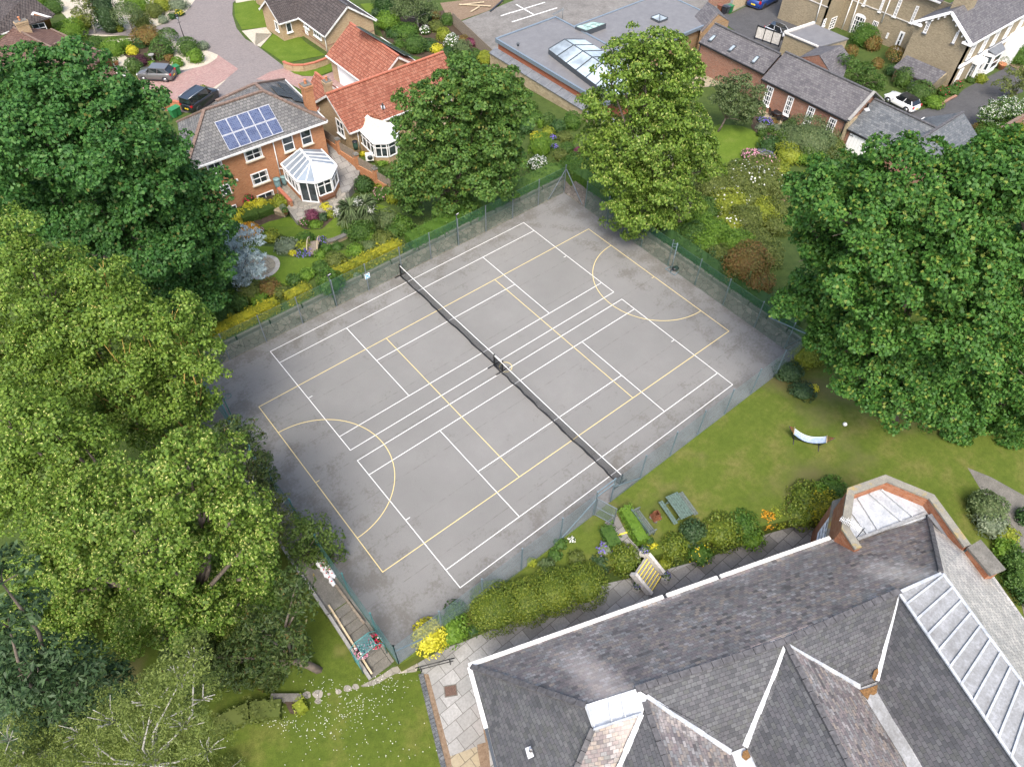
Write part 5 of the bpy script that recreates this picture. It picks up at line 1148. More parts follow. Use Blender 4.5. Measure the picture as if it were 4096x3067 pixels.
grow_tree('sycamore_tree', B16, pix_lobes(B16, [(2180, 380, 90, 0), (2250, 450, 100, 0), (2200, 560, 90, 0), (2250, 700, 100, 0), (2170, 780, 80, -1), (2070, 850, 70, -1), (2150, 900, 75, -1), (2210, 870, 80, -1), (2040, 920, 50, -1), (2110, 970, 50, -1), (2190, 980, 60, -1), (2230, 1010, 60, 0)]), [M['sycamore']],
          'green sycamore at the right edge beside the hammock lawn', dens=95, clump=1.15, leaf=(0.21, 0.17), seed=44, trunk_r=.5)
# ------------------------------------------------------------------ builders for houses
a1, r1, m1, t1 = T(0, 0), T(1, 0), T(2, 0), T(3, 0)
u1_ = lambda x, y: (1458 + .3404 * x, 162 + .3404 * y)
Z = Vector((0, 0, 1))
def V3(p, z): return Vector((p[0], p[1], z))
def wall_quad(root, poly3, mat, th=.22, name='wall', label=None):
    """upright wall plate given by its outline (seen from outside), thickened inwards"""
    c = sum(poly3, Vector()) / len(poly3); n = Vector((0, 0, 0))
    for i in range(len(poly3)): n += (poly3[i] - c).cross(poly3[(i + 1) % len(poly3)] - c)
    n.normalize()
    if n.dot(Vector(CAM_LOC) - c) < 0: n = -n
    k = len(poly3); vs = [Vector(p) for p in poly3] + [p - n * th for p in poly3]; mb = MB()
    mb.add(vs, [list(range(k)), list(range(2 * k - 1, k - 1, -1))] + [[i, i + k, (i + 1) % k + k, (i + 1) % k] for i in range(k)])
    return mb.build(name, mat, root, label)
def win(root, A, B, bl, tr, cols=2, rows=2, frame='upvc', sill=True, pane='glass', out=.05, rng_=None, name='window', bar=.07, mid=.05, arch=0, head=None):
    """a window on the wall A-B; bl, tr are photo points of its corners (or (u, z) pairs when rng_ is given)"""
    A = Vector(A); B = Vector(B); t = Vector((B.x - A.x, B.y - A.y, 0)).normalized(); n = Vector((t.y, -t.x, 0))
    if n.dot(Vector(CAM_LOC) - A) < 0: n = -n
    if rng_: (u0, z0), (u1, z1) = rng_
    else: (u0, z0), (u1, z1) = onwall(A, B, bl), onwall(A, B, tr)
    if u0 > u1: u0, u1 = u1, u0
    if z0 > z1: z0, z1 = z1, z0
    P = lambda u, z, o: Vector((A.x, A.y, 0)) + t * u + n * o + Z * z
    mb = MB(); up_ = tuple(n)
    for u in (u0 + bar / 2, u1 - bar / 2): mb.beam(P(u, z0, out), P(u, z1, out), bar, .08, up=up_)
    for z in (z0 + bar / 2, z1 - bar / 2): mb.beam(P(u0 + bar, z, out), P(u1 - bar, z, out), bar, .08, up=up_)
    for i in range(1, cols): u = u0 + (u1 - u0) * i / cols; mb.beam(P(u, z0 + bar, out - .005), P(u, z1 - bar, out - .005), mid, .06, up=up_)
    for i in range(1, rows): z = z0 + (z1 - z0) * i / rows; mb.beam(P(u0 + bar, z, out - .01), P(u1 - bar, z, out - .01), mid, .05, up=up_)
    if arch: 
        k = 8; 
        for i in range(k):
            x0, x1 = -1 + 2 * i / k, -1 + 2 * (i + 1) / k; f = lambda x: z1 + arch * math.sqrt(max(0, 1 - x * x)) - .02; uc, hw = (u0 + u1) / 2, (u1 - u0) / 2
            mb.add([P(uc + x0 * hw, z1, out + .03), P(uc + x1 * hw, z1, out + .03), P(uc + x1 * hw, f(x1), out + .03), P(uc + x0 * hw, f(x0), out + .03)], [[0, 1, 2, 3]])
    w = mb.build(name, M[frame], root)
    mb = MB(); q = [P(u0 + .02, z0 + .02, out - .035), P(u1 - .02, z0 + .02, out - .035), P(u1 - .02, z1 - .02, out - .035), P(u0 + .02, z1 - .02, out - .035)]
    mb.add(q + [v - n * .01 for v in q], [[0, 1, 2, 3], [7, 6, 5, 4]]); mb.build('pane', M[pane], w)
    if pane == 'glass' and cols == 2 and sill:          # curtains drawn to the sides
        mb = MB(); cw = (u1 - u0) * .1
        for u in (u0 + bar, u1 - bar - cw): mb.add([P(u, z0 + bar, out - .025), P(u + cw, z0 + bar, out - .025), P(u + cw * .8, z1 - bar, out - .025), P(u, z1 - bar, out - .025)], [[0, 1, 2, 3]])
        mb.build('curtain', M['curtain'], w)
    if sill:
        mb = MB(); mb.beam(P(u0 - .08, z0 - .05, out + .03), P(u1 + .08, z0 - .05, out + .03), .2, .09); mb.build('sill', M['sill'] if sill is True else M[sill], w)
    return w
M['door_green'] = plain('sage_door_paint', (.42, .47, .38), .5)
M['galv_pale'] = plain('pale_aluminium', (.5, .51, .53), .4, .3)
M['curtain'] = plain('curtain', (.42, .4, .37), .9)
def rect(O, ang, L, D):
    c, s = math.cos(ang), math.sin(ang); f = lambda x, y: Vector((O[0] + c * x - s * y, O[1] + s * x + c * y, 0)); return f
def gable_house(name, label, O, ang, L, D, zb, zE, zR, roof, ridge, wall, over=.3, hips=(0, 0), gut='white_metal', cat='house', root=None, fasc=True, ry=.5, th=.12):
    """ridge runs along local x at depth D*ry"""
    f = rect(O, ang, L, D); c = f(L / 2, D / 2)
    root = root or thing(name, (c.x, c.y, zb), label, cat)
    h0, h1 = hips; o = over; sl = (zR - zE) / (D * ry); zo = zE - o * sl; sl2 = (zR - zE) / (D * (1 - ry)); zo2 = zE - o * sl2
    x0, x1 = -o, L + o; e = [V3(f(x0, -o), zo), V3(f(x1, -o), zo), V3(f(x1, D + o), zo2), V3(f(x0, D + o), zo2)]
    rA, rB = V3(f(h0 if h0 else x0, D * ry), zR), V3(f(L - h1 if h1 else x1, D * ry), zR)
    for pts, nm in (([e[0], e[1], rB, rA], 'roof'), ([e[2], e[3], rA, rB], 'roof')):
        mb = MB(); mb.slab(pts, th); mb.build(nm, roof, root)
    if h0: mb = MB(); mb.slab([e[3], e[0], rA], th); mb.build('roof', roof, root)
    if h1: mb = MB(); mb.slab([e[1], e[2], rB], th); mb.build('roof', roof, root)
    lines = [(rA, rB)] + ([(rA, e[0]), (rA, e[3])] if h0 else []) + ([(rB, e[1]), (rB, e[2])] if h1 else [])
    for p, q in lines:
        mb = MB(); L_ = (q - p).length; k = max(2, int(L_ / .45))
        for i in range(k): mb.beam(p.lerp(q, i / k) + Z * .05, p.lerp(q, (i + .94) / k) + Z * .05, .24, .12)
        mb.build('ridge_tiles', ridge, root)
    mb = MB(); zz = zE - .02; ht = (zR - zE) - .1
    pts = [f(0, 0), f(L, 0), f(L, D), f(0, D)]
    mb.prism([(p.x, p.y) for p in pts], zb - .4, zz)
    for x, hh in ((0, h0), (L, h1)):
        if not hh:
            y0, y1, ym = 0.02, D - .02, D * ry; xx = x + (.0 if x == 0 else -.15)
            mb.add([V3(f(xx, y0), zz), V3(f(xx, y1), zz), V3(f(xx, ym), zR - .16), V3(f(xx + .15, y0), zz), V3(f(xx + .15, y1), zz), V3(f(xx + .15, ym), zR - .16)], [[0, 1, 2], [5, 4, 3], [0, 2, 5, 3], [1, 4, 5, 2]])
    mb.build('wall', wall, root)
    if gut:
        for p, q, dy in ((e[0], e[1], -.07), (e[3], e[2], .07)):
            d = f(0, dy) - f(0, 0); mb = MB(); mb.beam(p + d - Z * .09, q + d - Z * .09, .13, .11); mb.build('gutter', M[gut], root)
        for i, (p, q) in enumerate(((e[0], rA), (e[3], rA), (e[1], rB), (e[2], rB))):
            if (i < 2 and h0) or (i > 1 and h1) or not fasc: continue
            mb = MB(); mb.beam(p - Z * .16, q - Z * .16, .04, .2); mb.build('bargeboard', M[gut], root)
    return root, f
def chimney(root, c, z0, z1, w, d, wall, rz=0, pots=1, cap='concrete_old'):
    mb = MB(); mb.box((c[0], c[1], (z0 + z1) / 2), (w, d, z1 - z0), rz); mb.box((c[0], c[1], z1 - .3), (w + .1, d + .1, .16), rz); mb.box((c[0], c[1], z1 - .1), (w + .18, d + .18, .16), rz); s = mb.build('chimney', wall, root)
    mb = MB(); mb.slab([V3((c[0] + x * (w / 2 + .02), c[1] + y * (d / 2 + .02)), z1 + .06) for x, y in ((-1, -1), (1, -1), (1, 1), (-1, 1))], .08); mb.build('flaunching', M[cap], s)
    for i in range(pots):
        mb = MB(); mb.lathe((c[0] + (i - (pots - 1) / 2) * .4, c[1], z1 + .04), [(.14, 0), (.12, .1), (.1, .3), (.13, .34), (.13, .4), (.1, .4)], 10); mb.build('chimney_pot', M['terracotta'], s)
def pipe(root, pts, mat='white_metal', r=.05, name='downpipe'):
    mb = MB(); mb.tube(pts, r, 8); return mb.build(name, M[mat], root)
def ray_plane(p, P0, n):
    d = Vector(ray(*p)); o = Vector(CAM_LOC); return o + d * ((P0 - o).dot(n) / d.dot(n))
def panels(root, quad, P0, n, cols, rows, frame, cell, name='solar_panel', lift=.12):
    """quad: four photo points TL TR BR BL on the roof plane"""
    n = n.normalized(); n = n if n.z > 0 else -n; Q = [ray_plane(p, P0 + n * lift, n) for p in quad]
    for i in range(cols):
        for j in range(rows):
            g = lambda u, v: Q[0].lerp(Q[1], u).lerp(Q[3].lerp(Q[2], u), v); e = .012
            c = [g((i + e) / cols, (j + e) / rows), g((i + 1 - e) / cols, (j + e) / rows), g((i + 1 - e) / cols, (j + 1 - e) / rows), g((i + e) / cols, (j + 1 - e) / rows)]
            mb = MB(); mb.slab(c, .05, down=-n * .05); o = mb.build(name, M[frame], root)
            cc = sum(c, Vector()) / 4; mb = MB(); mb.slab([cc + (v - cc) * .93 + n * .006 for v in c], .01, down=-n * .01); mb.build('cells', M[cell], o)

# ------------------------------------------------------------------ orange brick house with the solar roof
E_, Rz_ = 4.0, 6.2
FL, FR, BR, BL = W(q2(287, 1110), E_), W(q2(1840, 562), E_), W(q2(1370, 105), E_), W(q2(190, 575), E_)
RA, RB, RC, RD = W(q2(490, 445), Rz_), W(q2(1140, 235), Rz_), W(q2(620, 347), Rz_ - .1), W(q2(1050, 155), Rz_ - .1)
h2 = thing('brick_house', ((FL.x + FR.x) / 2, FL.y + 4, -1.3), 'orange brick house with grey hipped roof carrying blue solar panels', 'house')
def rp(root, pts, mat, name='roof', th=.12):
    mb = MB(); mb.slab(pts, th); return mb.build(name, mat, root)
rp(h2, [FL, FR, RB, RA], M['slate_grey']); rp(h2, [FL, RA, BL], M['slate_grey']); rp(h2, [FR, BR, RD, RB], M['slate_grey'])
rv = W(q2(575, 400), Rz_ - .7)
rp(h2, [RA + Vector((.3, .25, -.2)), RB + Vector((0, .15, -.1)), RD, RC], M['slate_grey']); rp(h2, [RC, RD, BR, BL + Vector((.2, 0, 0))], M['slate_grey'])
for p, q in ((RA, RB), (RA, FL), (RB, FR), (RC, RD), (RD, RB), (RA, BL), (RD, BR)):
    mb = MB(); k = max(2, int((q - p).length / .42))
    for i in range(k): mb.beam(p.lerp(q, i / k) + Z * .05, p.lerp(q, (i + .94) / k) + Z * .05, .26, .13)
    mb.build('ridge_tiles', M['ridge_tile'], h2)
i_ = .32; ex = (FR - FL).normalized(); ey = Vector((-ex.y, ex.x, 0))
wA, wB = FL + ex * i_ + ey * i_, FR - ex * i_ + ey * i_; wC, wD = BR - ex * i_ - ey * i_, BL + ex * .2 - ey * i_
mb = MB(); mb.prism([(v.x, v.y) for v in (wA, wB, wC, wD)], -1.9, E_ - .14); mb.build('wall', M['brick_orange'], h2)
mb = MB(); mb.beam(FL - ey * .06 - Z * .08, FR - ey * .06 - Z * .08, .14, .13); mb.build('gutter', M['white_metal'], h2)
mb = MB(); mb.beam(FR + ex * .06 - Z * .08, BR + ex * .06 - Z * .08, .12, .12); mb.build('gutter', M['white_metal'], h2)
win(h2, wA, wB, q2(1575, 840), q2(1650, 640), 1, 2); win(h2, wA, wB, q2(1375, 912), q2(1450, 706), 1, 2)
win(h2, wA, wB, q2(950, 1018), q2(1105, 840), 2, 2); win(h2, wA, wB, q2(545, 1168), q2(670, 993), 2, 2)
win(h2, wA, wB, q2(1030, 1280), q2(1175, 1090), 2, 2); win(h2, wA, wB, q2(1086, 1468), q2(1245, 1320), 2, 1, sill='upvc')
win(h2, wA, wB, q2(690, 1384), q2(755, 1247), 1, 2); win(h2, wA, wB, q2(786, 1588), q2(835, 1480), 1, 1, sill='upvc')
def on(A, B, p, o):
    u, z = onwall(A, B, p); t = Vector((B.x - A.x, B.y - A.y, 0)).normalized(); n = Vector((t.y, -t.x, 0)); n = n if n.dot(Vector(CAM_LOC) - A) > 0 else -n
    return Vector((A.x, A.y, 0)) + t * u + n * o + Z * z
pipe(h2, [on(wA, wB, q2(1240, 785), .07), on(wA, wB, q2(1330, 1170), .07)]); pipe(h2, [on(wA, wB, q2(1310, 1085), .07), on(wA, wB, q2(1345, 1065), .4)])
mb = MB(); mb.box(on(wA, wB, q2(845, 1213), .05), (.2, .1, .2)); mb.build('vent', M['upvc'], h2)
chimney(h2, W(q2(1660, 400), 4.5), 3.6, 6.55, .78, .78, M['brick_orange'], 0, 1)
nf = (FR - FL).cross(RB - FL); panels(h2, [q2(598, 577), q2(1198, 377), q2(1368, 684), q2(768, 894)], FL, nf, 5, 2, 'galv_pale', 'pv')
nr = (BR - FR).cross(RB - FR); panels(h2, [q2(1212, 168), q2(1340, 198), q2(1455, 305), q2(1312, 280)], FR, nr, 1, 3, 'fascia', 'pv_dark'); panels(h2, [q2(1287, 130), q2(1392, 158), q2(1612, 362), q2(1490, 340)], FR, nr, 1, 5, 'fascia', 'pv_dark')
# conservatory (a thing of its own so that its parts stay legible)
def conservatory(label, pts_eave, apex, apex_wall, zE, zb, roofs, dwarf, doors, frame='upvc', inset=.1, glazing='glass', drop=None):
    pe = pts_eave; c = sum(pe, Vector()) / len(pe); root = thing('conservatory', (c.x, c.y, zb), label, 'conservatory')
    n = len(pe)
    for i in range(n - 1):
        a, b = pe[i], pe[i + 1]
        tops = [apex_wall, apex] if i == 0 else [apex, apex_wall] if i == n - 2 else [apex, apex]
        k = 4 if i in (0, n - 2) else 2
        for j in range(k):
            q = [a.lerp(b, j / k), a.lerp(b, (j + 1) / k), tops[0].lerp(tops[1], (j + 1) / k), tops[0].lerp(tops[1], j / k)]
            if (q[2] - q[3]).length < 1e-4: q = q[:3]
            mb = MB(); mb.slab(q, .03); mb.build('roof_glazing', M[roofs[min(i, len(roofs) - 1)]], root)
            mb = MB(); mb.beam(q[0] + Z * .03, (q[3] if len(q) > 3 else q[2]) + Z * .03, .06, .06); mb.build('glazing_bar', M[frame], root)
    mb = MB(); mb.beam(apex_wall + Z * .05, apex + Z * .05, .16, .1); mb.lathe(apex + Z * .05, [(.16, 0), (.1, .1), (.03, .2), (.01, .36)], 10)
    for i in range(n - 1): mb.beam(pe[i] - Z * .03, pe[i + 1] - Z * .03, .12, .12)
    mb.build('ridge', M[frame], root)
    ins = [p + (Vector((c.x, c.y, p.z)) - p).normalized() * inset for p in pe]
    for i in range(n - 1):
        a, b = ins[i], ins[i + 1]; zd = zb + (.02 if i in doors else .62)
        if i not in doors:
            mb = MB(); d = (b - a).normalized(); nn = Vector((d.y, -d.x, 0)) * .1; nn = nn if nn.dot(Vector((c.x, c.y, 0)) - Vector((a.x, a.y, 0))) > 0 else -nn
            mb.slab([V3(a, zb + .6), V3(b, zb + .6), V3(b + nn, zb + .6), V3(a + nn, zb + .6)], .8); mb.build('dwarf_wall', M[dwarf], root)
        L = (V3(b, 0) - V3(a, 0)).length; cols = max(1, round(L / .8))
        win(root, V3(a, 0), V3(b, 0), None, None, cols if i not in doors else 2, 1, frame, False, glazing, .03, rng_=((.04, zd), (L - .04, zE - .08)), name='door' if i in doors else 'window', bar=.09, mid=.08)
        if i not in doors:
            t = (b - a).normalized(); mb = MB(); mb.beam(V3(a, zE - .55), V3(b, zE - .55), .06, .06); mb.build('transom', M[frame], root)
    return root
zce = 1.54
cp = [W(q2(1335, 1040), zce), W(q2(1505, 1228), zce), W(q2(1718, 1247), zce), W(q2(1892, 1182), zce), W(q2(1952, 1056), zce), W(q2(1780, 875), zce)]
conservatory('white framed conservatory with tinted glass roof on the orange brick house', cp, W(q2(1665, 1015), 2.35), W(q2(1545, 875), 2.35), zce, -.6, ['glass_roof', 'glass_roof', 'white_and_lit_pane', 'white_and_lit_pane', 'glass_roof'], 'brick_orange', (1,))  # tinted roof throughout; light on its right side is painted as whiter facets
pt = [W(q2(*p), -.6) for p in ((1290, 1330), (1330, 1180), (1420, 1200), (1560, 1300), (1900, 1240), (2040, 1330), (2060, 1420), (1900, 1530), (1690, 1580), (1505, 1670), (1400, 1520), (1450, 1460))]
flat('patio', [(v.x, v.y) for v in pt], -.6, M['patio'], .75)
sp_ = [(1833, 772, .75), (2208, 1098, -.2), (2190, 1190, -.42), (2080, 1345, -.59), (2000, 1360, -.59), (1960, 1150, -.4), (1866, 955, .55)]
mb = MB(); mb.slab([W(q2(x, y), z) for x, y, z in sp_], 1.2); structure(mb.build('side_path', M['slabs_dark']))
r = thing('low_brick_wall', tuple(W(q2(1400, 1400), -.6)), 'low brick retaining wall with red coping beside the water butts', 'wall'); A, B = W(q2(1310, 1315), -.2), W(q2(1450, 1465), -.2)
mb = MB(); mb.beam(A - Z * .5, B - Z * .5, .22, 1.2); mb.build('wall', M['brick_orange'], r); mb = MB(); mb.beam(A + Z * .14, B + Z * .14, .3, .09); mb.build('coping', M['ridge_red'], r)
slat_bench('garden_bench', W(q2(1775, 1470), -.6), W(q2(1935, 1400), -.6), 1, 'brown wooden bench on the patio in front of the conservatory', M['wood_brown'], -.6)
M['butt'] = plain('blue_grey_plastic', (.16, .27, .28), .5); M['butt_green'] = plain('dark_green_plastic', (.035, .08, .06), .5)
def butt(p, z, s, label, mat, lid=None):
    v = W(p, z); r = thing('water_butt', tuple(v), label, 'water butt'); mb = MB(); mb.lathe(v, [(.26 * s, 0), (.3 * s, .4 * s), (.31 * s, .8 * s), (.29 * s, .95 * s), (.31 * s, .97 * s), (.31 * s, 1.0 * s)], 16); mb.build('barrel', M[mat], r)
    mb = MB(); mb.lathe(v + Z * s, [(.33 * s, 0), (.33 * s, .05 * s), (.12 * s, .1 * s), (.1 * s, .1 * s)], 16); mb.build('lid', M[lid or mat], r)
butt(q2(1312, 1305), -.6, .95, 'larger blue grey water butt at the foot of the downpipe', 'butt'); butt(q2(1380, 1265), -.6, .8, 'smaller blue grey water butt next to the conservatory wall', 'butt')
butt(r1(865, 1290), -.5, .8, 'green water butt with black lid by the bungalow conservatory', 'butt_green', 'black')

# brick and board fence stepping down beside the side path
r = thing('garden_fence', tuple(W(r1(875, 1430), -.2)), 'boarded fence between brick piers stepping down between the two houses', 'fence')
pier = [W(r1(585, 1200), .75), W(r1(722, 1312), .45), W(r1(880, 1442), .0), W(r1(1042, 1565), -.5), W(r1(1190, 1690), -1.0)]
for i, v in enumerate(pier):
    if i in (1, 2, 3):
        mb = MB(); mb.box(v + Z * .55, (.36, .36, 1.5)); s = mb.build('pier', M['brick_orange'], r); mb = MB(); mb.box(v + Z * 1.34, (.46, .46, .08)); mb.box(v + Z * 1.41, (.3, .3, .08)); mb.build('cap', M['concrete_old'], s)
        if i == 3: mb = MB(); mb.blob(v + Z * 1.55, .12); mb.build('ball', M['concrete_old'], s)
    if i < 4:
        w = pier[i + 1]; d = (w - v); dn_ = d.normalized(); a, b = v + dn_ * .2, w - dn_ * .2; zt_ = max(v.z, w.z)
        mb = MB(); mb.beam(V3(a, zt_ - .2), V3(b, zt_ - .2), .2, .9); mb.build('plinth', M['brick_orange'], r)
        mb = MB(); L = (V3(b, 0) - V3(a, 0)).length; k = int(L / .13)
        for j in range(k): p = a.lerp(b, (j + .5) / k); mb.box((p.x, p.y, zt_ + .68), (.02, .115, .86 + .02 * (j % 2)), math.atan2(d.y, d.x) + math.pi / 2)
        mb.build('board_panel', M['fence_wood'], r)

# ------------------------------------------------------------------ red pantiled bungalow with its garage wing
zb = -1.5
h3, f3 = gable_house('bungalow', 'buff brick bungalow with bright red pantile roof and garage wing', (18.95, 20.0), 0.0, 13.1, 6.4, zb, 1.15, 3.3, M['pantile'], M['ridge_red'], M['brick_buff'], .3)
A, B = Vector((18.95, 26.4, 0)), Vector((18.95, 20.0, 0))
win(h3, A, B, r1(712, 1140), r1(752, 1068), 2, 2, rng_=None, sill='upvc')
A, B = Vector((18.95, 20.0, 0)), Vector((32.05, 20.0, 0))
win(h3, A, B, r1(1165, 1095), r1(1205, 1000), 1, 2, 'door_green', False, name='door')
win(h3, A, B, None, None, 1, 2, 'upvc', 'upvc', rng_=((8.3, -.1), (9.1, .85))); win(h3, A, B, None, None, 2, 2, 'upvc', 'upvc', rng_=((10.3, -.2), (11.8, .85)))
# garage wing: ridge runs back from the main ridge
gable_house('garage', '', (32.0, 26.6), math.pi / 2, 8.9, 6.4, -2.5, .45, 2.75, M['pantile'], M['ridge_red'], M['brick_buff'], .3, root=h3)
gx = 25.6
A, B = Vector((gx, 35.5, 0)), Vector((gx, 26.6, 0))
mb = MB(); (u0, z0), (u1, z1) = onwall(A, B, r1(712, 612)), onwall(A, B, r1(876, 560)); z1 = -.35; z0 = -2.45; u1 = u0 + 4.2
k = 9
for i in range(k): za, zc_ = z0 + (z1 - z0) * i / k, z0 + (z1 - z0) * (i + .95) / k; mb.slab([Vector((gx - .05, 35.5 - u0, za)), Vector((gx - .05, 35.5 - u1, za)), Vector((gx - .05, 35.5 - u1, zc_)), Vector((gx - .05, 35.5 - u0, zc_))], .03, down=(.04, 0, 0))
mb.build('garage_door', M['upvc'], h3); win(h3, A, B, None, None, 3, 2, 'upvc', 'upvc', rng_=((u1 + .8, -1.4), (u1 + 2.4, -.3)))
pipe(h3, [Vector((gx - .1, 35.5 - u1 - .35, .2)), Vector((gx - .1, 35.5 - u1 - .35, -2.4))], 'black')
nS = Vector((2.3, 0, 3.2)); panels(h3, [r1(860, 228), r1(900, 232), r1(1365, 490), r1(1290, 480)], Vector((32.3, 30, .45)), nS, 1, 7, 'fascia', 'pv_dark')
# small porch gable on the street side and chimney
gable_house('porch', '', (22.3, 26.2), math.pi / 2, 2.6, 3.4, -2.0, .6, 2.45, M['pantile'], M['ridge_red'], M['brick_buff'], .25, root=h3)
chimney(h3, W(r1(630, 800), 3.0), 2.0, 4.15, .62, .62, M['brick_buff'], 0, 1)
fl = W(r1(1097, 935), 2.0); mb = MB(); mb.lathe(fl - Z * .2, [(.07, 0), (.07, .45), (.12, .47), (.12, .55), (.05, .7)], 10); mb.build('flue', M['black'], h3)
mb = MB(); n3 = Vector((0, -2.15, 3.2)).normalized(); 
q = [ray_plane(r1(*p), Vector((20, 20, 1.17)), n3) for p in ((1075, 915), (1105, 905), (1118, 938), (1088, 945))]; mb.slab(q, .03); mb.build('flashing', M['lead_white'], h3)
pipe(h3, [Vector((19.6, 19.9, 1.0)), Vector((19.6, 19.9, -1.4))]); 
# little gable over the bungalow conservatory
rp(h3, [W(r1(895, 948), 2.0), W(r1(875, 1095), .95), W(r1(960, 1000), 1.5)], M['pantile']); rp(h3, [W(r1(895, 948), 2.0), W(r1(960, 1000), 1.5), W(r1(1078, 1015), 1.25), W(r1(1040, 985), 1.6)], M['pantile'])
zc2 = .75
cp2 = [W(r1(868, 1098), zc2), W(r1(1012, 1240), zc2), W(r1(1135, 1240), zc2), W(r1(1212, 1205), zc2), W(r1(1235, 1128), zc2), W(r1(1150, 1060), zc2)]
conservatory('cream roofed white conservatory with octagonal end on the red bungalow', cp2, W(r1(1078, 1100), 1.5), W(r1(960, 1005), 1.5), zc2, -1.4, ['cream_roof', 'white_and_lit_pane', 'white_and_lit_pane', 'white_and_lit_pane', 'cream_roof'], 'brick_buff', ())
v = W(r1(985, 1385), -1.3); r = thing('heat_pump', tuple(v), 'white heat pump unit by the low wall of the bungalow conservatory', 'heat pump'); mb = MB(); mb.box(v + Z * .38, (.75, .34, .75), -.5, 0, .03); mb.build('case', M['upvc'], r)
mb = MB(); mb.lathe(v + Z * .38 + Vector((.0, -.1, 0)), [(.26, -.1), (.26, .1)], 16, 0, 'Y', -.5); mb.build('fan_grille', M['fascia'], r)
sheet('patio', [r1(1225, 1130), r1(1240, 1100), r1(1330, 1060), r1(1700, 950), r1(1750, 1000), r1(1500, 1180), r1(1250, 1230)], M['slabs_tan'], 'far', .01)

# ------------------------------------------------------------------ buff bungalow with dark roof at the top
h4, f4 = gable_house('bungalow', 'buff brick bungalow with dark brown tiled roof and white scalloped bargeboards', (35.0, 41.8), math.pi / 2, 19, 6.5, -3.0, -.4, 1.9, M['tile_dark'], M['ridge_slate'], M['brick_buff'], .3)
gable_house('wing', '', (25.9, 48.0), 0, 4.5, 4.6, -3.0, -.45, 1.2, M['tile_dark'], M['ridge_slate'], M['brick_buff'], .3, root=h4)
A, B = Vector((28.5, 60, 0)), Vector((28.5, 41.8, 0))
for bl, tr, c in ((r1(505, 300), r1(555, 265), 3), (r1(420, 225), r1(450, 185), 2)): win(h4, A, B, bl, tr, c, 1, sill='upvc')
win(h4, A, B, None, None, 1, 1, 'upvc', False, 'white_and_lit_pane', rng_=((12.9, -2.4), (13.6, -1.1)), name='door')
A, B = Vector((28.5, 41.8, 0)), Vector((35, 41.8, 0)); win(h4, A, B, None, None, 1, 2, sill='upvc', rng_=((2.4, -2.2), (3.4, -1.1)))
A, B = Vector((25.9, 52.6, 0)), Vector((25.9, 48.0, 0)); win(h4, A, B, None, None, 1, 1, sill='upvc', pane='glass', rng_=((3.0, -2.1), (3.8, -1.0)))
A, B = Vector((25.9, 48.0, 0)), Vector((28.5, 48.0, 0)); win(h4, A, B, None, None, 1, 1, sill='upvc', rng_=((.6, -2.1), (1.3, -1.0)))
pipe(h4, [Vector((28.4, 41.9, -.5)), Vector((28.4, 41.9, -3.0))])
for y in (41.79, ): mb = MB(); mb.beam((28.48, y - .02, -1.9), (35.0, y - .02, -1.9), .03, .12); mb.beam((28.47, 41.8, -2.35), (28.47, 48, -2.35), .03, .15); mb.build('brick_band', M['brick_red'], h4)

# ------------------------------------------------------------------ house in the top left corner and its brown roofed garage
h5 = thing('brick_house', tuple(W(a1(250, 150), -1)), 'house with dark tiled roof and a white gabled dormer in the top left corner', 'house')
z5 = .6; rp(h5, [W(a1(-200, -250), z5 + 2.2), W(a1(230, -60), z5 + 2.2), W(a1(475, 122), z5), W(a1(435, 150), z5), W(a1(0, 300), z5), W(a1(-200, 380), z5)], M['tile_dark'])
dA, dL, dR = W(a1(290, 112), z5 + .75), W(a1(248, 188), z5 - .1), W(a1(442, 155), z5 - .1)
rp(h5, [dA, dL + Vector((-.25, 0, 0)), W(a1(180, 160), z5 + .1), W(a1(180, 60), z5 + 1.0)], M['tile_dark']); rp(h5, [dA, W(a1(180, 60), z5 + 1.0), W(a1(400, 120), z5 + .3), dR + Vector((.25, 0, 0))], M['tile_dark'])
wall_quad(h5, [dL, dR, dA], M['brick_orange']); wall_quad(h5, [W(a1(262, 195), z5 - .15), W(a1(430, 165), z5 - .15), W(a1(455, 245), -2.2), W(a1(300, 330), -2.2)], M['brick_orange'])
mb = MB(); mb.beam(dA + Z * .03, dL, .05, .2); mb.beam(dA + Z * .03, dR, .05, .2); mb.build('bargeboard', M['upvc'], h5)
win(h5, dL, dR, a1(308, 292), a1(380, 190), 2, 2, sill=False, out=.12)
mb = MB(); mb.beam(W(a1(0, 302), z5 - .05), W(a1(250, 225), z5 - .05), .12, .12); mb.build('gutter', M['white_metal'], h5)
chimney(h5, W(a1(225, 285), .6), -.5, 1.9, 1.2, .6, M['brick_buff'], .1, 1)
h6 = thing('garage', tuple(W(a1(700, 520), -1.5)), 'brown tiled garage range with lichened ridge below the top left house', 'garage'); zg = .9
gA, gB, gC = W(a1(115, 240), zg), W(a1(355, 372), zg), W(a1(775, 552), zg); ge = -.6
rp(h6, [gA, gB, W(a1(330, 640), ge), W(a1(-60, 560), ge), W(a1(-40, 380), zg - .4)], M['pantile_brown']); rp(h6, [gB, gC, W(a1(985, 600), ge + .2), W(a1(1000, 640), ge), W(a1(700, 800), ge), W(a1(330, 640), ge)], M['pantile_brown'])
rp(h6, [gA, W(a1(430, 255), ge + .3), W(a1(955, 488), ge), W(a1(800, 550), zg - .7), gC, gB], M['pantile_brown'])
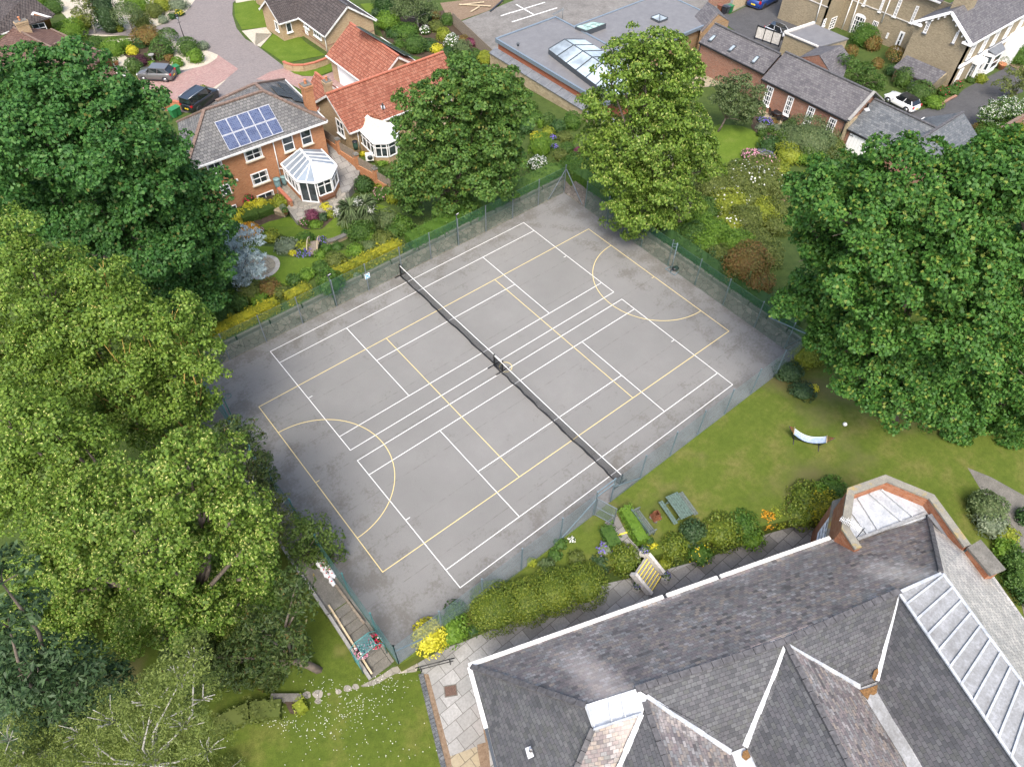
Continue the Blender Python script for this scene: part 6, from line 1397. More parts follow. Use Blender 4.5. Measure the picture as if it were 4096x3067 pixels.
for p, q in ((gA, gB), (gB, gC), (W(a1(470, 385), .6), W(a1(600, 325), -.1)), (W(a1(640, 460), .5), W(a1(760, 405), -.2)), (W(a1(440, 255), -.25), W(a1(950, 487), -.55)), (gC, W(a1(985, 598), -.4))):
    mb = MB(); k = max(2, int((q - p).length / .4))
    for i in range(k): mb.beam(p.lerp(q, i / k) + Z * .05, p.lerp(q, (i + .94) / k) + Z * .05, .2, .1)
    mb.build('ridge_tiles', M['ridge_tile'], h6)
wall_quad(h6, [W(a1(835, 548), ge), W(a1(950, 500), ge), W(a1(978, 590), -2.3), W(a1(880, 640), -2.3)], M['brick_orange']); wall_quad(h6, [W(a1(830, 600), ge - .1), W(a1(1090, 650), ge - .1), W(a1(1080, 720), -2.4), W(a1(850, 740), -2.4)], M['brick_buff'])
mb = MB(); mb.beam(W(a1(828, 543), ge), W(a1(955, 490), ge), .1, .14); mb.beam(W(a1(835, 590), ge + .02), W(a1(925, 605), ge + .02), .2, .08); mb.beam(W(a1(1010, 632), ge + .02), W(a1(1090, 660), ge + .02), .12, .1); mb.build('fascia_board', M['white_metal'], h6)

# ------------------------------------------------------------------ modern flat roofed building with the stone garden wall
mo = thing('flat_roofed_building', (46, 17, -2.4), 'modern flat roofed building with red brick band and long glass roof lantern', 'building')
mb = MB(); mb.prism([(42.4, 9.5), (51.1, 9.5), (51.1, 26.8), (42.4, 26.8)], -3.4, .17); mb.build('wall', M['brick_new'], mo)
mb = MB(); mb.prism([(42.3, 9.3), (51.3, 9.3), (51.3, 26.95), (42.3, 26.95)], .17, .4); mb.build('roof', M['felt'], mo)
mb = MB()
for p, q in (((42.25, 9.3), (42.25, 26.95)), ((51.3, 9.3), (51.3, 26.95)), ((42.2, 27.0), (51.4, 27.0)), ((42.2, 9.25), (51.4, 9.25))): mb.beam(V3(p, .3), V3(q, .3), .22, .42)
mb.build('parapet_trim', M['fascia_blue'], mo)
mb = MB(); mb.prism([(51.42, 15.3), (66.8, 15.4), (66.8, 24.1), (51.42, 24.1)], -3.6, -.1); mb.build('wall', M['timber'], mo)
mb = MB(); mb.prism([(51.45, 15.1), (67.0, 15.2), (67.0, 24.3), (51.45, 24.3)], -.1, .12); mb.build('roof', M['felt'], mo)
mb = MB()
for p, q in (((51.45, 24.35), (67.1, 24.35)), ((67.05, 15.2), (67.05, 24.3)), ((51.45, 15.05), (67.1, 15.15))): mb.beam(V3(p, .02), V3(q, .02), .2, .36)
mb.build('parapet_trim', M['fascia_blue'], mo)
def lantern(root, ridge0, ridge1, c4, zt_, zb_, n, label=None):
    base = [W(p, zb_) for p in c4]; r0, r1 = W(ridge0, zt_), W(ridge1, zt_)
    mb = MB(); mb.slab(base, .5); o = mb.build('roof_lantern', M['fascia'], root)
    for a, b, t0, t1 in ((base[0], base[1], r0, r1), (base[3], base[2], r0, r1)):
        for j in range(n):
            q = [a.lerp(b, (j + .04) / n), a.lerp(b, (j + .96) / n), t0.lerp(t1, (j + .96) / n), t0.lerp(t1, (j + .04) / n)]; mb = MB(); mb.slab(q, .03); mb.build('pane', M['sky_glass'], o)
    for tri in ([base[0], base[3], r0], [base[1], base[2], r1]): mb = MB(); mb.slab(tri, .03); mb.build('pane', M['sky_glass'], o)
    mb = MB(); mb.beam(r0, r1, .1, .08)
    for v, w in ((base[0], r0), (base[3], r0), (base[1], r1), (base[2], r1)): mb.beam(v, w, .1, .08)
    for j in range(1, n):
        for a, b in ((base[0], base[1]), (base[3], base[2])): mb.beam(a.lerp(b, j / n) + Z * .02, r0.lerp(r1, j / n) + Z * .02, .07, .07)
    mb.build('glazing_bar', M['fascia'], o); return o
M['sky_glass'] = glassy('lantern_glass', (.34, .4, .44), .12, .8, .45, .35)
lan = lantern(mo, m1(455, 340), m1(1040, 720), [m1(315, 425), m1(905, 870), m1(1200, 700), m1(625, 342)], 1.65, 1.0, 7)
mb = MB(); q = [W(m1(*p), 1.0) for p in ((330, 435), (905, 870), (1190, 705), (640, 355))]; mb.slab([v + Z * -.02 for v in q], .7); mb.build('lantern_upstand', M['fascia'], lan)
for j in range(7):
    a, b = W(m1(315, 425), .93).lerp(W(m1(905, 870), .93), (j + .08) / 7), W(m1(315, 425), .93).lerp(W(m1(905, 870), .93), (j + .92) / 7); d = (b - a).normalized(); nn = Vector((d.y, -d.x, 0)); nn = nn if nn.dot(Vector(CAM_LOC) - a) > 0 else -nn
    mb = MB(); mb.slab([a + nn * .03, b + nn * .03, b + nn * .03 - Z * .36, a + nn * .03 - Z * .36], .03, down=-nn * .03); mb.build('clerestory_pane', M['green_glass'] if 'green_glass' in M else M.setdefault('green_glass', glassy('green_tinted_glass', (.3, .42, .36), .15)), lan)
lan2 = lantern(mo, m1(1275, 122), m1(1278, 128), [m1(1200, 148), m1(1275, 185), m1(1348, 155), m1(1278, 122)], .8, .4, 1)
q = [W(m1(*p), .7) for p in ((545, 232), (640, 270), (815, 205), (705, 190))]; mb = MB(); mb.slab(q, .8); o = mb.build('roof_light', M['fascia'], mo); mb = MB(); c = sum(q, Vector()) / 4
for j in range(3): mb.slab([(c + (v - c) * .92) + Z * .02 for v in (q[0].lerp(q[3], (j + .05) / 3), q[1].lerp(q[2], (j + .05) / 3), q[1].lerp(q[2], (j + .95) / 3), q[0].lerp(q[3], (j + .95) / 3))], .02)
mb.build('pane', M['green_glass'], o)
mb = MB(); v = W(m1(52, 400), .4); mb.lathe(v, [(.08, 0), (.08, .2), (.16, .22), (.16, .32), (.02, .36)], 10); mb.build('roof_vent', M['fascia'], mo)
v = W(m1(435, 165), .4); r = thing('aerial', tuple(v), 'grey television aerial on the corner of the modern flat roof', 'aerial'); mb = MB(); mb.tube([v, v + Z * 1.3], .03, 6); b0 = v + Z * 1.1; b1 = W(m1(355, 128), 1.55); mb.tube([b0, b1], .025, 5); d = (b1 - b0).normalized(); s_ = Vector((-d.y, d.x, 0))
for i in range(8): c = b0.lerp(b1, i / 7); mb.tube([c - s_ * .25, c + s_ * .25], .02, 4)
mb.build('antenna', M['galv'], r)
# stone wall with lead capped slope running beside it
r = thing('stone_wall', (41, 14, -2.6), 'tall honey coloured rubble wall with sloping lead capping', 'wall'); mb = MB(); mb.prism([(41.5, -1.0), (41.95, -1.0), (41.95, 27.2), (41.5, 27.2)], -3.4, -1.02); mb.build('wall', M['stone'], r)
k = 12
for i in range(k):
    ya, yb = 7.4 + 19.9 * i / k, 7.4 + 19.9 * (i + .97) / k; mb = MB(); mb.slab([Vector((41.4, ya, -.98)), Vector((41.4, yb, -.98)), Vector((42.38, yb, -.66)), Vector((42.38, ya, -.66))], .08); mb.build('lead_capping', M['lead_dark'], r)
mb = MB(); mb.prism([(41.4, -1.0), (42.1, -1.0), (42.1, 7.3), (41.4, 7.3)], -.85, -.7); mb.build('coping', M['concrete_old'], r)
# slatted fence on the yard edge
r = thing('slatted_fence', (41, 34, -3), 'weathered slatted timber fence between the shrubbery and the concrete yard', 'fence'); A, B = G(r1(2060, 560)), G(r1(1700, 215)); mb = MB(); k = 90
for i in range(k): v = A.lerp(B, i / k); mb.box((v.x, v.y, v.z + .75), (.1, .03, 1.6), math.atan2((B - A).y, (B - A).x))
mb.build('boards', M['fence_wood'], r); mb = MB()
for z in (.3, 1.2): mb.beam(A + Z * z, B + Z * z, .05, .09)
mb.build('rails', M['fence_wood'], r)

# ------------------------------------------------------------------ brick barns on the right
hb, fb_ = gable_house('brick_barn', 'old red brick barn with grey slate roof and three roof windows', (64.0, 3.0), math.pi / 2, 8.9, 4.1, -2.6, .72, 2.1, M['slate_far'], M['ridge_slate'], M['brick_red'], .12, gut='black', cat='barn')
nB = Vector((-1.38, 0, 2.05)).normalized()
for c4 in (((1690, 350), (1745, 297), (1770, 308), (1718, 362)), ((1860, 437), (1915, 385), (1942, 397), (1888, 448)), ((2062, 538), (2118, 478), (2145, 490), (2090, 550))):
    q = [ray_plane(m1(*p), Vector((59.9, 5, .75)) + nB * .12, -nB) for p in c4]; c = sum(q, Vector()) / 4; mb = MB(); mb.slab(q, .1); o = mb.build('roof_window', M['fascia'], hb); mb = MB(); mb.slab([c + (v - c) * .72 + Z * .02 for v in q], .02); mb.build('pane', M['sky_glass'], o)
pipe(hb, [Vector((59.8, 11.8, .6)), Vector((59.8, 11.8, -2.5))], 'black')
hb2, f_ = gable_house('brick_barn', 'long red brick range with slate roof and tall white sash windows', (64.1, -8.5), math.pi / 2, 10.4, 5.8, -2.1, 1.05, 2.9, M['slate_far'], M['ridge_slate'], M['brick_red'], .12, gut='black', cat='barn')
A, B = Vector((58.3, 1.9, 0)), Vector((58.3, -8.5, 0))
for bl, tr in (((555, 180), (632, 85)), ((685, 242), (760, 148)), ((812, 310), (895, 215)), ((943, 382), (1032, 288))): win(hb2, A, B, u1_(*bl), u1_(*tr), 3, 4, sill='upvc', bar=.1, mid=.04)
pipe(hb2, [Vector((58.2, -8.35, .9)), Vector((58.2, -8.35, -2.0))], 'black')
mb = MB(); mb.prism([(58.1, -8.75), (64.2, -8.75), (64.2, -8.5), (58.1, -8.5)], -2.3, .95); mb.build('gable_wall', M['stone'], hb2)
mb = MB(); mb.beam(Vector((58.1, -8.62, 1.12)), Vector((61.2, -8.62, 3.05)), .3, .12); mb.beam(Vector((61.2, -8.62, 3.05)), Vector((64.2, -8.62, 1.12)), .3, .12); mb.build('gable_coping', M['concrete'], hb2)
bx = on(A, B, u1_(1017, 412), .12); mb = MB(); mb.box(bx, (.1, .3, .35)); mb.build('alarm_box', plain('yellow_box', (.6, .35, .03), .5), hb2)
hb3, f_ = gable_house('slate_outbuilding', 'blue grey slate roofed outbuilding with wide white boarded doors', (65.0, -15.4), math.pi / 2, 6.6, 6.6, -1.9, .3, 2.15, M['slate_blue'], M['ridge_slate'], M['brick_red'], .12, gut='black', cat='outbuilding')
A, B = Vector((58.4, -8.8, 0)), Vector((58.4, -15.4, 0)); (u0, z0), (u1, z1) = onwall(A, B, t1(652, 1300)), onwall(A, B, t1(705, 1155)); mb = MB(); P = lambda u, z: Vector((58.32, -8.8 - u, z)); k = 10
uw = u0 + 3.3
for i in range(k): mb.slab([P(u0 + (uw - u0) * i / k, -.05), P(u0 + (uw - u0) * (i + .93) / k, -.05), P(u0 + (uw - u0) * (i + .93) / k, -2.1), P(u0 + (uw - u0) * i / k, -2.1)], .05, down=(.05, 0, 0))
mb.build('double_door', M['upvc'], hb3); mb = MB()
for u in (u0 + .02, uw - .4):
    for z in (-.25, -1.6): mb.beam(P(u, z) - Vector((.03, 0, 0)), P(u + .4, z) - Vector((.03, 0, 0)), .03, .05)
mb.build('hinge', M['black'], hb3)
fv = W(t1(850, 940), 1.5); mb = MB(); mb.lathe(fv - Z * .2, [(.07, 0), (.07, .5), (.1, .52), (.1, .75), (.06, .8)], 10); mb.build('flue', M['black'], hb3)
q = [ray_plane(t1(*p), Vector((58.4, -10, .32)), Vector((-1.85, 0, 3.3))) for p in ((825, 945), (870, 932), (880, 960), (845, 968))]; mb = MB(); mb.slab([v + Z * .04 for v in q], .03); mb.build('flashing', M['lead'], hb3)
hb4, f_ = gable_house('slate_outbuilding', 'short cross wing with pale blue slate roof at the end of the outbuildings', (58.0, -18.4), 0, 8.2, 5.8, -1.9, .35, 2.2, M['slate_blue'], M['ridge_slate'], M['brick_red'], .15, gut='white_metal', cat='outbuilding')
# flat roofed block and hipped block between the barn and the manor
zf = .2; fr_ = thing('flat_roofed_block', tuple(W(t1(400, 330), -1)), 'low block with pale flat lead roof and whitewashed brick wall near the silver car', 'building')
fq = [W(t1(*p), zf) for p in ((140, 290), (398, 205), (700, 335), (432, 412))]; rp(fr_, fq, M['felt'], 'roof', .15)
mb = MB(); c = sum(fq, Vector()) / 4; mb.slab([c + (v - c) * .97 - Z * .152 for v in fq], 3.2); mb.build('wall', M['brick_manor'], fr_)
mb = MB(); mb.beam(fq[0] + Z * .1, fq[1] + Z * .1, .3, .22); mb.beam(fq[0] + Z * .1, fq[3] + Z * .1, .2, .15); mb.build('coping', M['stone_white'], fr_)
hp = thing('slate_outbuilding', tuple(W(t1(480, 520), -1)), 'small hipped slate outbuilding with red brick wall beside the flat lead roof', 'outbuilding'); ap, a0, a2, a3, a4 = W(t1(445, 478), 1.3), W(t1(640, 390), 1.3), W(t1(262, 500), .1), W(t1(540, 625), .1), W(t1(712, 500), .1)
rp(hp, [a2, ap, a0, W(t1(430, 405), .15)], M['slate_far']); rp(hp, [ap, a3, W(t1(640, 700), -.4), a4, a0], M['slate_far']); rp(hp, [a2, a3, ap], M['brick_red'], 'gable')
mb = MB(); mb.slab([v - Z * .16 for v in (a2, a3, a4, W(t1(430, 405), .1))], 2.8); mb.build('wall', M['brick_red'], hp)

# ------------------------------------------------------------------ the manor house, top right
mh = thing('manor_house', (84, -3, -3.0), 'large yellow brick manor house with slate roofs, white sashes and a pedimented gable', 'house')
X0, YF, YG, zEm, zBm = 79.8, -8.8, -2.4, 2.65, -3.0
zRm = 4.9; ym = (YF + YG) / 2
wall_quad(mh, [Vector((X0, YG, zBm)), Vector((X0, YF, zBm)), Vector((X0, YF, zEm)), Vector((X0, ym, zRm - .15)), Vector((X0, YG, zEm))], M['brick_manor'])
wall_quad(mh, [Vector((X0, YF, zBm)), Vector((115, YF, zBm)), Vector((115, YF, zEm)), Vector((X0, YF, zEm))], M['brick_manor'])
rp(mh, [Vector((X0 - .4, YF - .4, zEm - .1)), Vector((115, YF - .4, zEm - .1)), Vector((115, ym, zRm)), Vector((X0 - .4, ym, zRm))], M['slate_far']); rp(mh, [Vector((X0 - .4, YG + .3, zEm - .1)), Vector((X0 - .4, ym, zRm)), Vector((115, ym, zRm)), Vector((115, YG + .3, zEm - .1))], M['slate_far'])
mb = MB(); mb.beam(Vector((X0 - .3, YF - .4, zEm - .1)), Vector((115, YF - .4, zEm - .1)), .16, .16); mb.build('gutter', M['white_metal'], mh)
mb = MB(); mb.beam(Vector((X0 - .42, YF - .4, zEm - .18)), Vector((X0 - .42, ym, zRm - .14)), .1, .3); mb.beam(Vector((X0 - .42, YG + .3, zEm - .18)), Vector((X0 - .42, ym, zRm - .14)), .1, .3)
for y, s in ((YF - .35, 1), (YG + .3, -1)): mb.beam(Vector((X0 - .35, y, zEm - .22)), Vector((X0 - .35, y + s * 1.1, zEm - .22)), .2, .22)
for k in range(5):
    for s, y0 in ((1, YF), (-1, YG)): y = y0 + s * (.5 + .55 * k); z = zEm + (zRm - zEm) * abs(y - y0) / abs(ym - y0) - .42; mb.box((X0 - .2, y, z), (.35, .12, .22))
mb.build('pediment_trim', M['upvc'], mh)
A, B = Vector((X0, YG, 0)), Vector((X0, YF, 0))
for bl, tr in (((1340, 280), (1420, 175)), ((1590, 370), (1655, 285))): win(mh, A, B, t1(*bl), t1(*tr), 2, 4, sill='lead_dark', mid=.04)
chimney(mh, (82.6, ym + .3), 3.5, 7.2, 1.3, 1.9, M['brick_manor'], 0, 1)
# front with arched sashes, band, bay and porch
A, B = Vector((X0, YF, 0)), Vector((115, YF, 0)); mb = MB(); mb.beam(Vector((X0 - .05, YF - .08, -.1)), Vector((115, YF - .08, -.1)), .2, .38); mb.build('stone_band', M['upvc'], mh)
for x in (81.2, 84.0, 86.6, 89.5, 92.5, 95.5): win(mh, A, B, None, None, 2, 3, sill='lead_dark', rng_=((x - X0 - .5, .3), (x - X0 + .5, 2.0)), arch=.22, bar=.14)
for x in (81.0, ): win(mh, A, B, None, None, 2, 3, sill='upvc', rng_=((x - X0 - .45, -2.5), (x - X0 + .45, -.7)), bar=.12)
by = YF - 1.0; mb = MB(); bp = [(85.8, YF), (86.3, by), (88.4, by), (88.9, YF)]; mb.prism(bp, -3.1, -2.3); mb.build('bay_panel', M['upvc'], mh); mb = MB(); mb.prism(bp, -.55, -.3); mb.build('bay_cornice', M['upvc'], mh)
mb = MB(); mb.slab([Vector((85.7, YF, .15)), Vector((86.2, by - .1, -.3)), Vector((88.5, by - .1, -.3)), Vector((89.0, YF, .15))], .06); mb.build('bay_roof', M['lead_dark'], mh)
for p, q in zip(bp[:-1], bp[1:]): L = math.dist(p, q); win(mh, V3(p, 0), V3(q, 0), None, None, 1, 2, sill=False, rng_=((.02, -2.3), (L - .02, -.5)), bar=.14)
mb = MB(); mb.prism([(83.2, YF), (83.2, YF - .9), (85.0, YF - .9), (85.0, YF)], -.75, -.4)
for x in (83.3, 84.9): mb.box((x, YF - .8, -1.8), (.28, .28, 2.4))
mb.build('porch', M['upvc'], mh); win(mh, A, B, None, None, 1, 2, 'upvc', False, rng_=((3.7, -3.0), (4.9, -.8)), name='door', bar=.15)
mb = MB(); mb.prism([(91, YF), (91, YF - 1.5), (95, YF - 1.5), (95, YF)], -3.2, .35); mb.build('white_bay', M['upvc'], mh)
# lean-to against the gable
rp(mh, [W(t1(1200, 478), .25), W(t1(1542, 625), .25), W(t1(1415, 738), -1.0), W(t1(1085, 580), -1.0)], M['slate_far'], 'lean_to_roof')
lq = [W(t1(1110, 585), -1.05), W(t1(1410, 735), -1.05)]; wall_quad(mh, [V3(lq[0], -3.2), V3(lq[1], -3.2), V3(lq[1], -1.12), V3(lq[0], -1.12)], M['brick_red'], .2, 'lean_to_wall')
dA_, dB_ = lq; win(mh, dA_, dB_, None, None, 1, 1, 'fascia', False, 'lead_dark', rng_=((2.2, -3.1), (3.1, -1.3)), name='door')
wall_quad(mh, [W(t1(1545, 640), .1), W(t1(1415, 735), -1.0), W(t1(1405, 815), -2.9), W(t1(1540, 720), -2.9)], M['stone'], .25, 'garden_wall')
# long rear wing with tall sashes
X1 = 84.3; zE1 = 3.6
wall_quad(mh, [Vector((X1, 9, -3.4)), Vector((X1, YG - 1, -3.4)), Vector((X1, YG - 1, zE1)), Vector((X1, 9, zE1))], M['brick_manor'])
rp(mh, [Vector((X1 - .4, 9.3, zE1 - .05)), Vector((X1 - .4, YG, zE1 - .05)), Vector((X1 + 4, YG, 5.6)), Vector((X1 + 4, 9.3, 5.6))], M['slate_far'])
mb = MB(); mb.beam(Vector((X1 - .4, 9.3, zE1 - .1)), Vector((X1 - .4, YG, zE1 - .1)), .16, .16); mb.build('gutter', M['white_metal'], mh)
A, B = Vector((X1, 9, 0)), Vector((X1, YG, 0))
for bl, tr in (((1080, 140), (1165, 5)), ((1225, 195), (1310, 60)), ((955, 100), (1020, -10)), ((820, 45), (870, -40)), ((600, 25), (650, -60))): win(mh, A, B, t1(*bl), t1(*tr), 2, 5, sill='upvc', mid=.04)
win(mh, A, B, t1(700, 290), t1(850, 160), 4, 4, sill=False, bar=.14, arch=.3); win(mh, A, B, t1(892, 240), t1(960, 195), 3, 1, sill='upvc'); win(mh, A, B, t1(1085, 420), t1(1190, 285), 1, 2, sill=False, bar=.2); win(mh, A, B, t1(1015, 330), t1(1050, 290), 2, 2, sill=False)
for p, q in ((t1(985, 195), t1(1060, 0)), (t1(625, 300), t1(735, 0)), (t1(690, 300), t1(790, 0))): pipe(mh, [on(A, B, p, .1), on(A, B, q, .1)], 'white_metal', .07)
pipe(mh, [Vector((X0 + .6, YG + .1, -3)), Vector((X0 + .6, YG + .1, zEm))], 'black', .07)
X2 = 80.5; wall_quad(mh, [Vector((X2, 15.5, -3.6)), Vector((X2, 9, -3.6)), Vector((X2, 9, 3.6)), Vector((X2, 15.5, 3.6))], M['brick_manor']); wall_quad(mh, [Vector((X2, 9, -3.5)), Vector((X1, 9, -3.5)), Vector((X1, 9, 3.6)), Vector((X2, 9, 3.6))], M['brick_manor'])
rp(mh, [Vector((X2 - .3, 15.8, 3.6)), Vector((X2 - .3, 8.7, 3.6)), Vector((X1 + 4, 8.7, 4.6)), Vector((X1 + 4, 15.8, 4.6))], M['slate_far'])
A, B = Vector((X2, 9, 0)), Vector((X1, 9, 0)); A2, B2 = Vector((X2, 15.5, 0)), Vector((X2, 9, 0))
win(mh, A, B, t1(515, 262), t1(598, 140), 2, 4, sill=False, mid=.04); win(mh, A, B, t1(462, 232), t1(505, 160), 1, 3, sill='upvc')
pipe(mh, [on(A2, B2, t1(415, 190), .1), on(A2, B2, t1(475, -20), .1)], 'white_metal', .07)
mb = MB(); mb.beam(Vector((X2 - .06, 9.0, .1)), Vector((X2 - .06, 15.5, .1)), .06, .1); mb.beam(Vector((X1 - .06, YG, .3)), Vector((X1 - .06, 9, .3)), .06, .1); mb.build('string_course', M['stone_white'], mh)
# timber shed gable by the yard
tg = thing('timber_shed', tuple(W(m1(1770, 250), -2)), 'pale timber clad gable with dark verge beside the tarmac yard', 'shed'); ga_, gb_, gc_ = W(m1(1640, 285), -.2), W(m1(1875, 185), -.2), W(m1(1785, 125), 1.2)
wall_quad(tg, [V3(ga_, -3.2), V3(gb_, -3.2), gb_, gc_, ga_], M['timber']); rp(tg, [gc_ + Z * .05, ga_ + Z * .05, ga_ + Vector((1.5, 3, .05)), gc_ + Vector((1.5, 3, .05))], M['slate_far']); rp(tg, [gc_ + Z * .05, gb_ + Z * .05, gb_ + Vector((1.5, 3, .05)), gc_ + Vector((1.5, 3, .05))], M['slate_far'])
# garden pavilion roof and shed half hidden in the shrubs
v = G(T(2, 1)(1500, 130)); r = thing('garden_shed', tuple(v), 'dark roofed garden shed under the tall lime tree', 'shed'); mb = MB(); mb.slab([W(T(2, 1)(*p), 1.7) for p in ((1380, 110), (1480, 60), (1545, 100), (1445, 160))], .1); mb.build('roof', M['fascia'], r)
mb = MB(); c = W(T(2, 1)(1460, 110), 1.6); mb.box((c.x, c.y, .7), (1.6, 1.3, 1.7), .2); mb.build('wall', M['fence_wood'], r)
v = W(T(3, 1)(170, 960), .9); r = thing('garden_shed', (v.x, v.y, 0), 'reddish tiled shed roof under the edge of the big sycamore', 'shed'); mb = MB(); mb.slab([W(T(3, 1)(*p), 1.3) for p in ((150, 905), (250, 930), (225, 1010), (105, 1005))], .1); mb.build('roof', M['pantile'], r); mb = MB(); mb.box((v.x, v.y, .55), (.7, .7, 1.2)); mb.build('wall', M['brick_red'], r)
# ------------------------------------------------------------------ roads, drives, lawns and beds beyond the court
g1 = T(1, 1); h1_ = T(2, 1); b0_ = T(0, 1)
def far(name, pts, mat, dz, sm=0): return sheet(name, smooth_pts(pts, sm) if sm else pts, M[mat], 'far', dz)
far('road', [(432, -12), (520, -12), (503, 8), (502, 32), (511, 62), (530, 85), (553, 98), (616, 146), (640, 160), (600, 190), (500, 215), (420, 245), (350, 240), (300, 170), (320, 85), (270, 78), (175, 74), (170, 60), (250, 66), (330, 62), (395, 35)], 'road', .03)
far('driveway', [a1(1885, 480), a1(2060, 600), a1(1940, 700), a1(1800, 800), a1(1640, 860), a1(1500, 905), a1(1250, 800), a1(1180, 650), a1(1550, 645), a1(1750, 565)], 'drive', .04)
far('driveway', [r1(0, 690), r1(120, 625), r1(245, 592), r1(310, 630), r1(400, 662), r1(560, 665), r1(690, 615), r1(890, 700), r1(900, 760), r1(500, 880), r1(470, 820), r1(240, 700), r1(100, 700)], 'drive', .04)
far('lawn', [r1(45, 410), r1(150, 297), r1(235, 345), r1(380, 325), r1(440, 380), r1(600, 480), r1(400, 520), r1(250, 552)], 'lawn_bright', .05)
far('lawn', [r1(300, 620), r1(450, 600), r1(680, 530), r1(695, 590), r1(560, 655), r1(400, 660)], 'lawn_bright', .06, 2)
far('lawn', [a1(2025, 35), a1(2190, 5), a1(2330, 60), a1(2310, 240), a1(2095, 262), a1(2030, 150)], 'lawn_bright', .05)
far('lawn', [r1(900, 40), r1(1010, 30), r1(1040, 110), r1(960, 110)], 'lawn_bright', .05)
for pl_ in ([a1(2030, -10), a1(2230, -10), a1(2190, 20), a1(2040, 30)], [a1(2090, 272), a1(2300, 240), a1(2350, 300), a1(2211, 400)], [r1(0, 292), r1(140, 297), r1(40, 412), r1(-10, 390)], [a1(1940, 700), a1(1960, 690), a1(1800, 830), a1(1770, 810)]): far('gravel_bed', pl_, 'gravel', .045)
far('gravel_bed', [a1(380, -40), a1(1730, -40), a1(1700, 20), a1(1560, 145), a1(1310, 245), a1(1160, 305), a1(900, 318), a1(690, 300), a1(560, 140)], 'gravel', .02)
far('gravel_bed', [a1(780, 400), a1(1000, 345), a1(1300, 330), a1(1560, 370), a1(1745, 432), a1(1885, 480), a1(1830, 540), a1(1740, 580), a1(1560, 615), a1(1400, 640), a1(1190, 640), a1(1000, 610), a1(960, 500)], 'gravel', .05, 2)
far('soil_bed', [a1(900, 400), a1(1300, 350), a1(1480, 420), a1(1480, 560), a1(1250, 610), a1(1060, 470)], 'soil', .06, 2)
far('soil_bed', [r1(1040, 180), r1(1700, 80), r1(1800, 260), r1(2060, 560), r1(2030, 640), r1(1640, 560), r1(1350, 480), r1(1100, 330)], 'soil', .02)
far('scrub_ground', [r1(1590, 30), r1(2140, -40), r1(2130, 30), r1(2000, 100), r1(1740, 190), r1(1650, 150)], 'gravel_brown', .03)
far('yard', [r1(1735, 205), r1(2010, 100), r1(2150, 40), r1(2400, -60), r1(3600, -260), r1(4200, 0), r1(2500, 760), r1(2100, 600), r1(1900, 380)], 'yard', .05)
far('tarmac', [m1(1600, 60), m1(1880, 130), m1(2060, 40), m1(2300, -60), m1(2700, 60), m1(2600, 330), m1(2300, 480), m1(2000, 330), m1(1870, 230)], 'tarmac', .035)
far('tarmac', [t1(950, 980), t1(1300, 960), t1(1490, 910), t1(1620, 840), t1(1700, 770), t1(2080, 575), t1(2240, 640), t1(2200, 800), t1(1900, 900), t1(1800, 1100), t1(1700, 1400), t1(1300, 1300)], 'tarmac', .035)
far('path', [t1(2075, 560), t1(2211, 440), t1(2300, 420), t1(2200, 640)], 'gravel_brown', .05)
far('lawn', [u1_(*p) for p in ((250, 330), (330, 320), (430, 330), (520, 370), (575, 405), (560, 470), (440, 545), (390, 610), (330, 650), (240, 690), (200, 500))], 'lawn_bright', .05, 2)
far('patio', [u1_(*p) for p in ((540, 190), (720, 270), (1010, 420), (930, 480), (800, 420), (640, 360), (560, 400), (640, 340), (520, 250))], 'slabs_tan', .05)
far('patio', [u1_(*p) for p in ((150, -20), (345, 50), (240, 75), (80, 90))], 'slabs_tan', .05)
far('garden_path', [u1_(*p) for p in ((560, 400), (660, 365), (640, 400), (570, 430))], 'drive', .06)
far('soil_bed', [u1_(*p) for p in ((500, 260), (650, 300), (670, 370), (600, 395), (540, 400), (480, 330))], 'soil', .06)
far('garden_path', [u1_(*p) for p in ((630, 780), (720, 750), (740, 790), (660, 820))], 'gravel_brown', .06)
# orange brick house: lawns, round terrace
far('lawn', [g1(*p) for p in ((-40, 320), (120, 260), (290, 222), (400, 290), (500, 320), (690, 215), (900, 250), (1040, 105), (1180, 150), (1260, 200), (1000, 330), (780, 345), (620, 430), (490, 425), (330, 415), (130, 340), (0, 400))], 'lawn_bright', .05)
far('lawn', [g1(*p) for p in ((-60, 470), (150, 480), (190, 560), (440, 575), (520, 570), (790, 500), (820, 560), (600, 640), (420, 760), (230, 830), (120, 860), (-60, 760))], 'lawn_bright', .05)
cv = G(g1(35, 650)); k = 28
for nm, rr_, mt, dz in (('terrace_ring', 1.55, 'gravel', .06), ('round_terrace', 1.2, 'slabs_tan', .07)): sheet(nm, [(cv.x + rr_ * math.cos(2 * math.pi * i / k), cv.y + rr_ * math.sin(2 * math.pi * i / k)) for i in range(k)], M[mt], 'far', dz, world_xy=True)
far('soil_bed', [g1(*p) for p in ((-100, 60), (180, 30), (300, 120), (270, 210), (60, 290), (-120, 330))], 'soil', .03)
far('soil_bed', [g1(*p) for p in ((340, 270), (620, 100), (720, 190), (560, 330), (420, 330))], 'soil', .055)

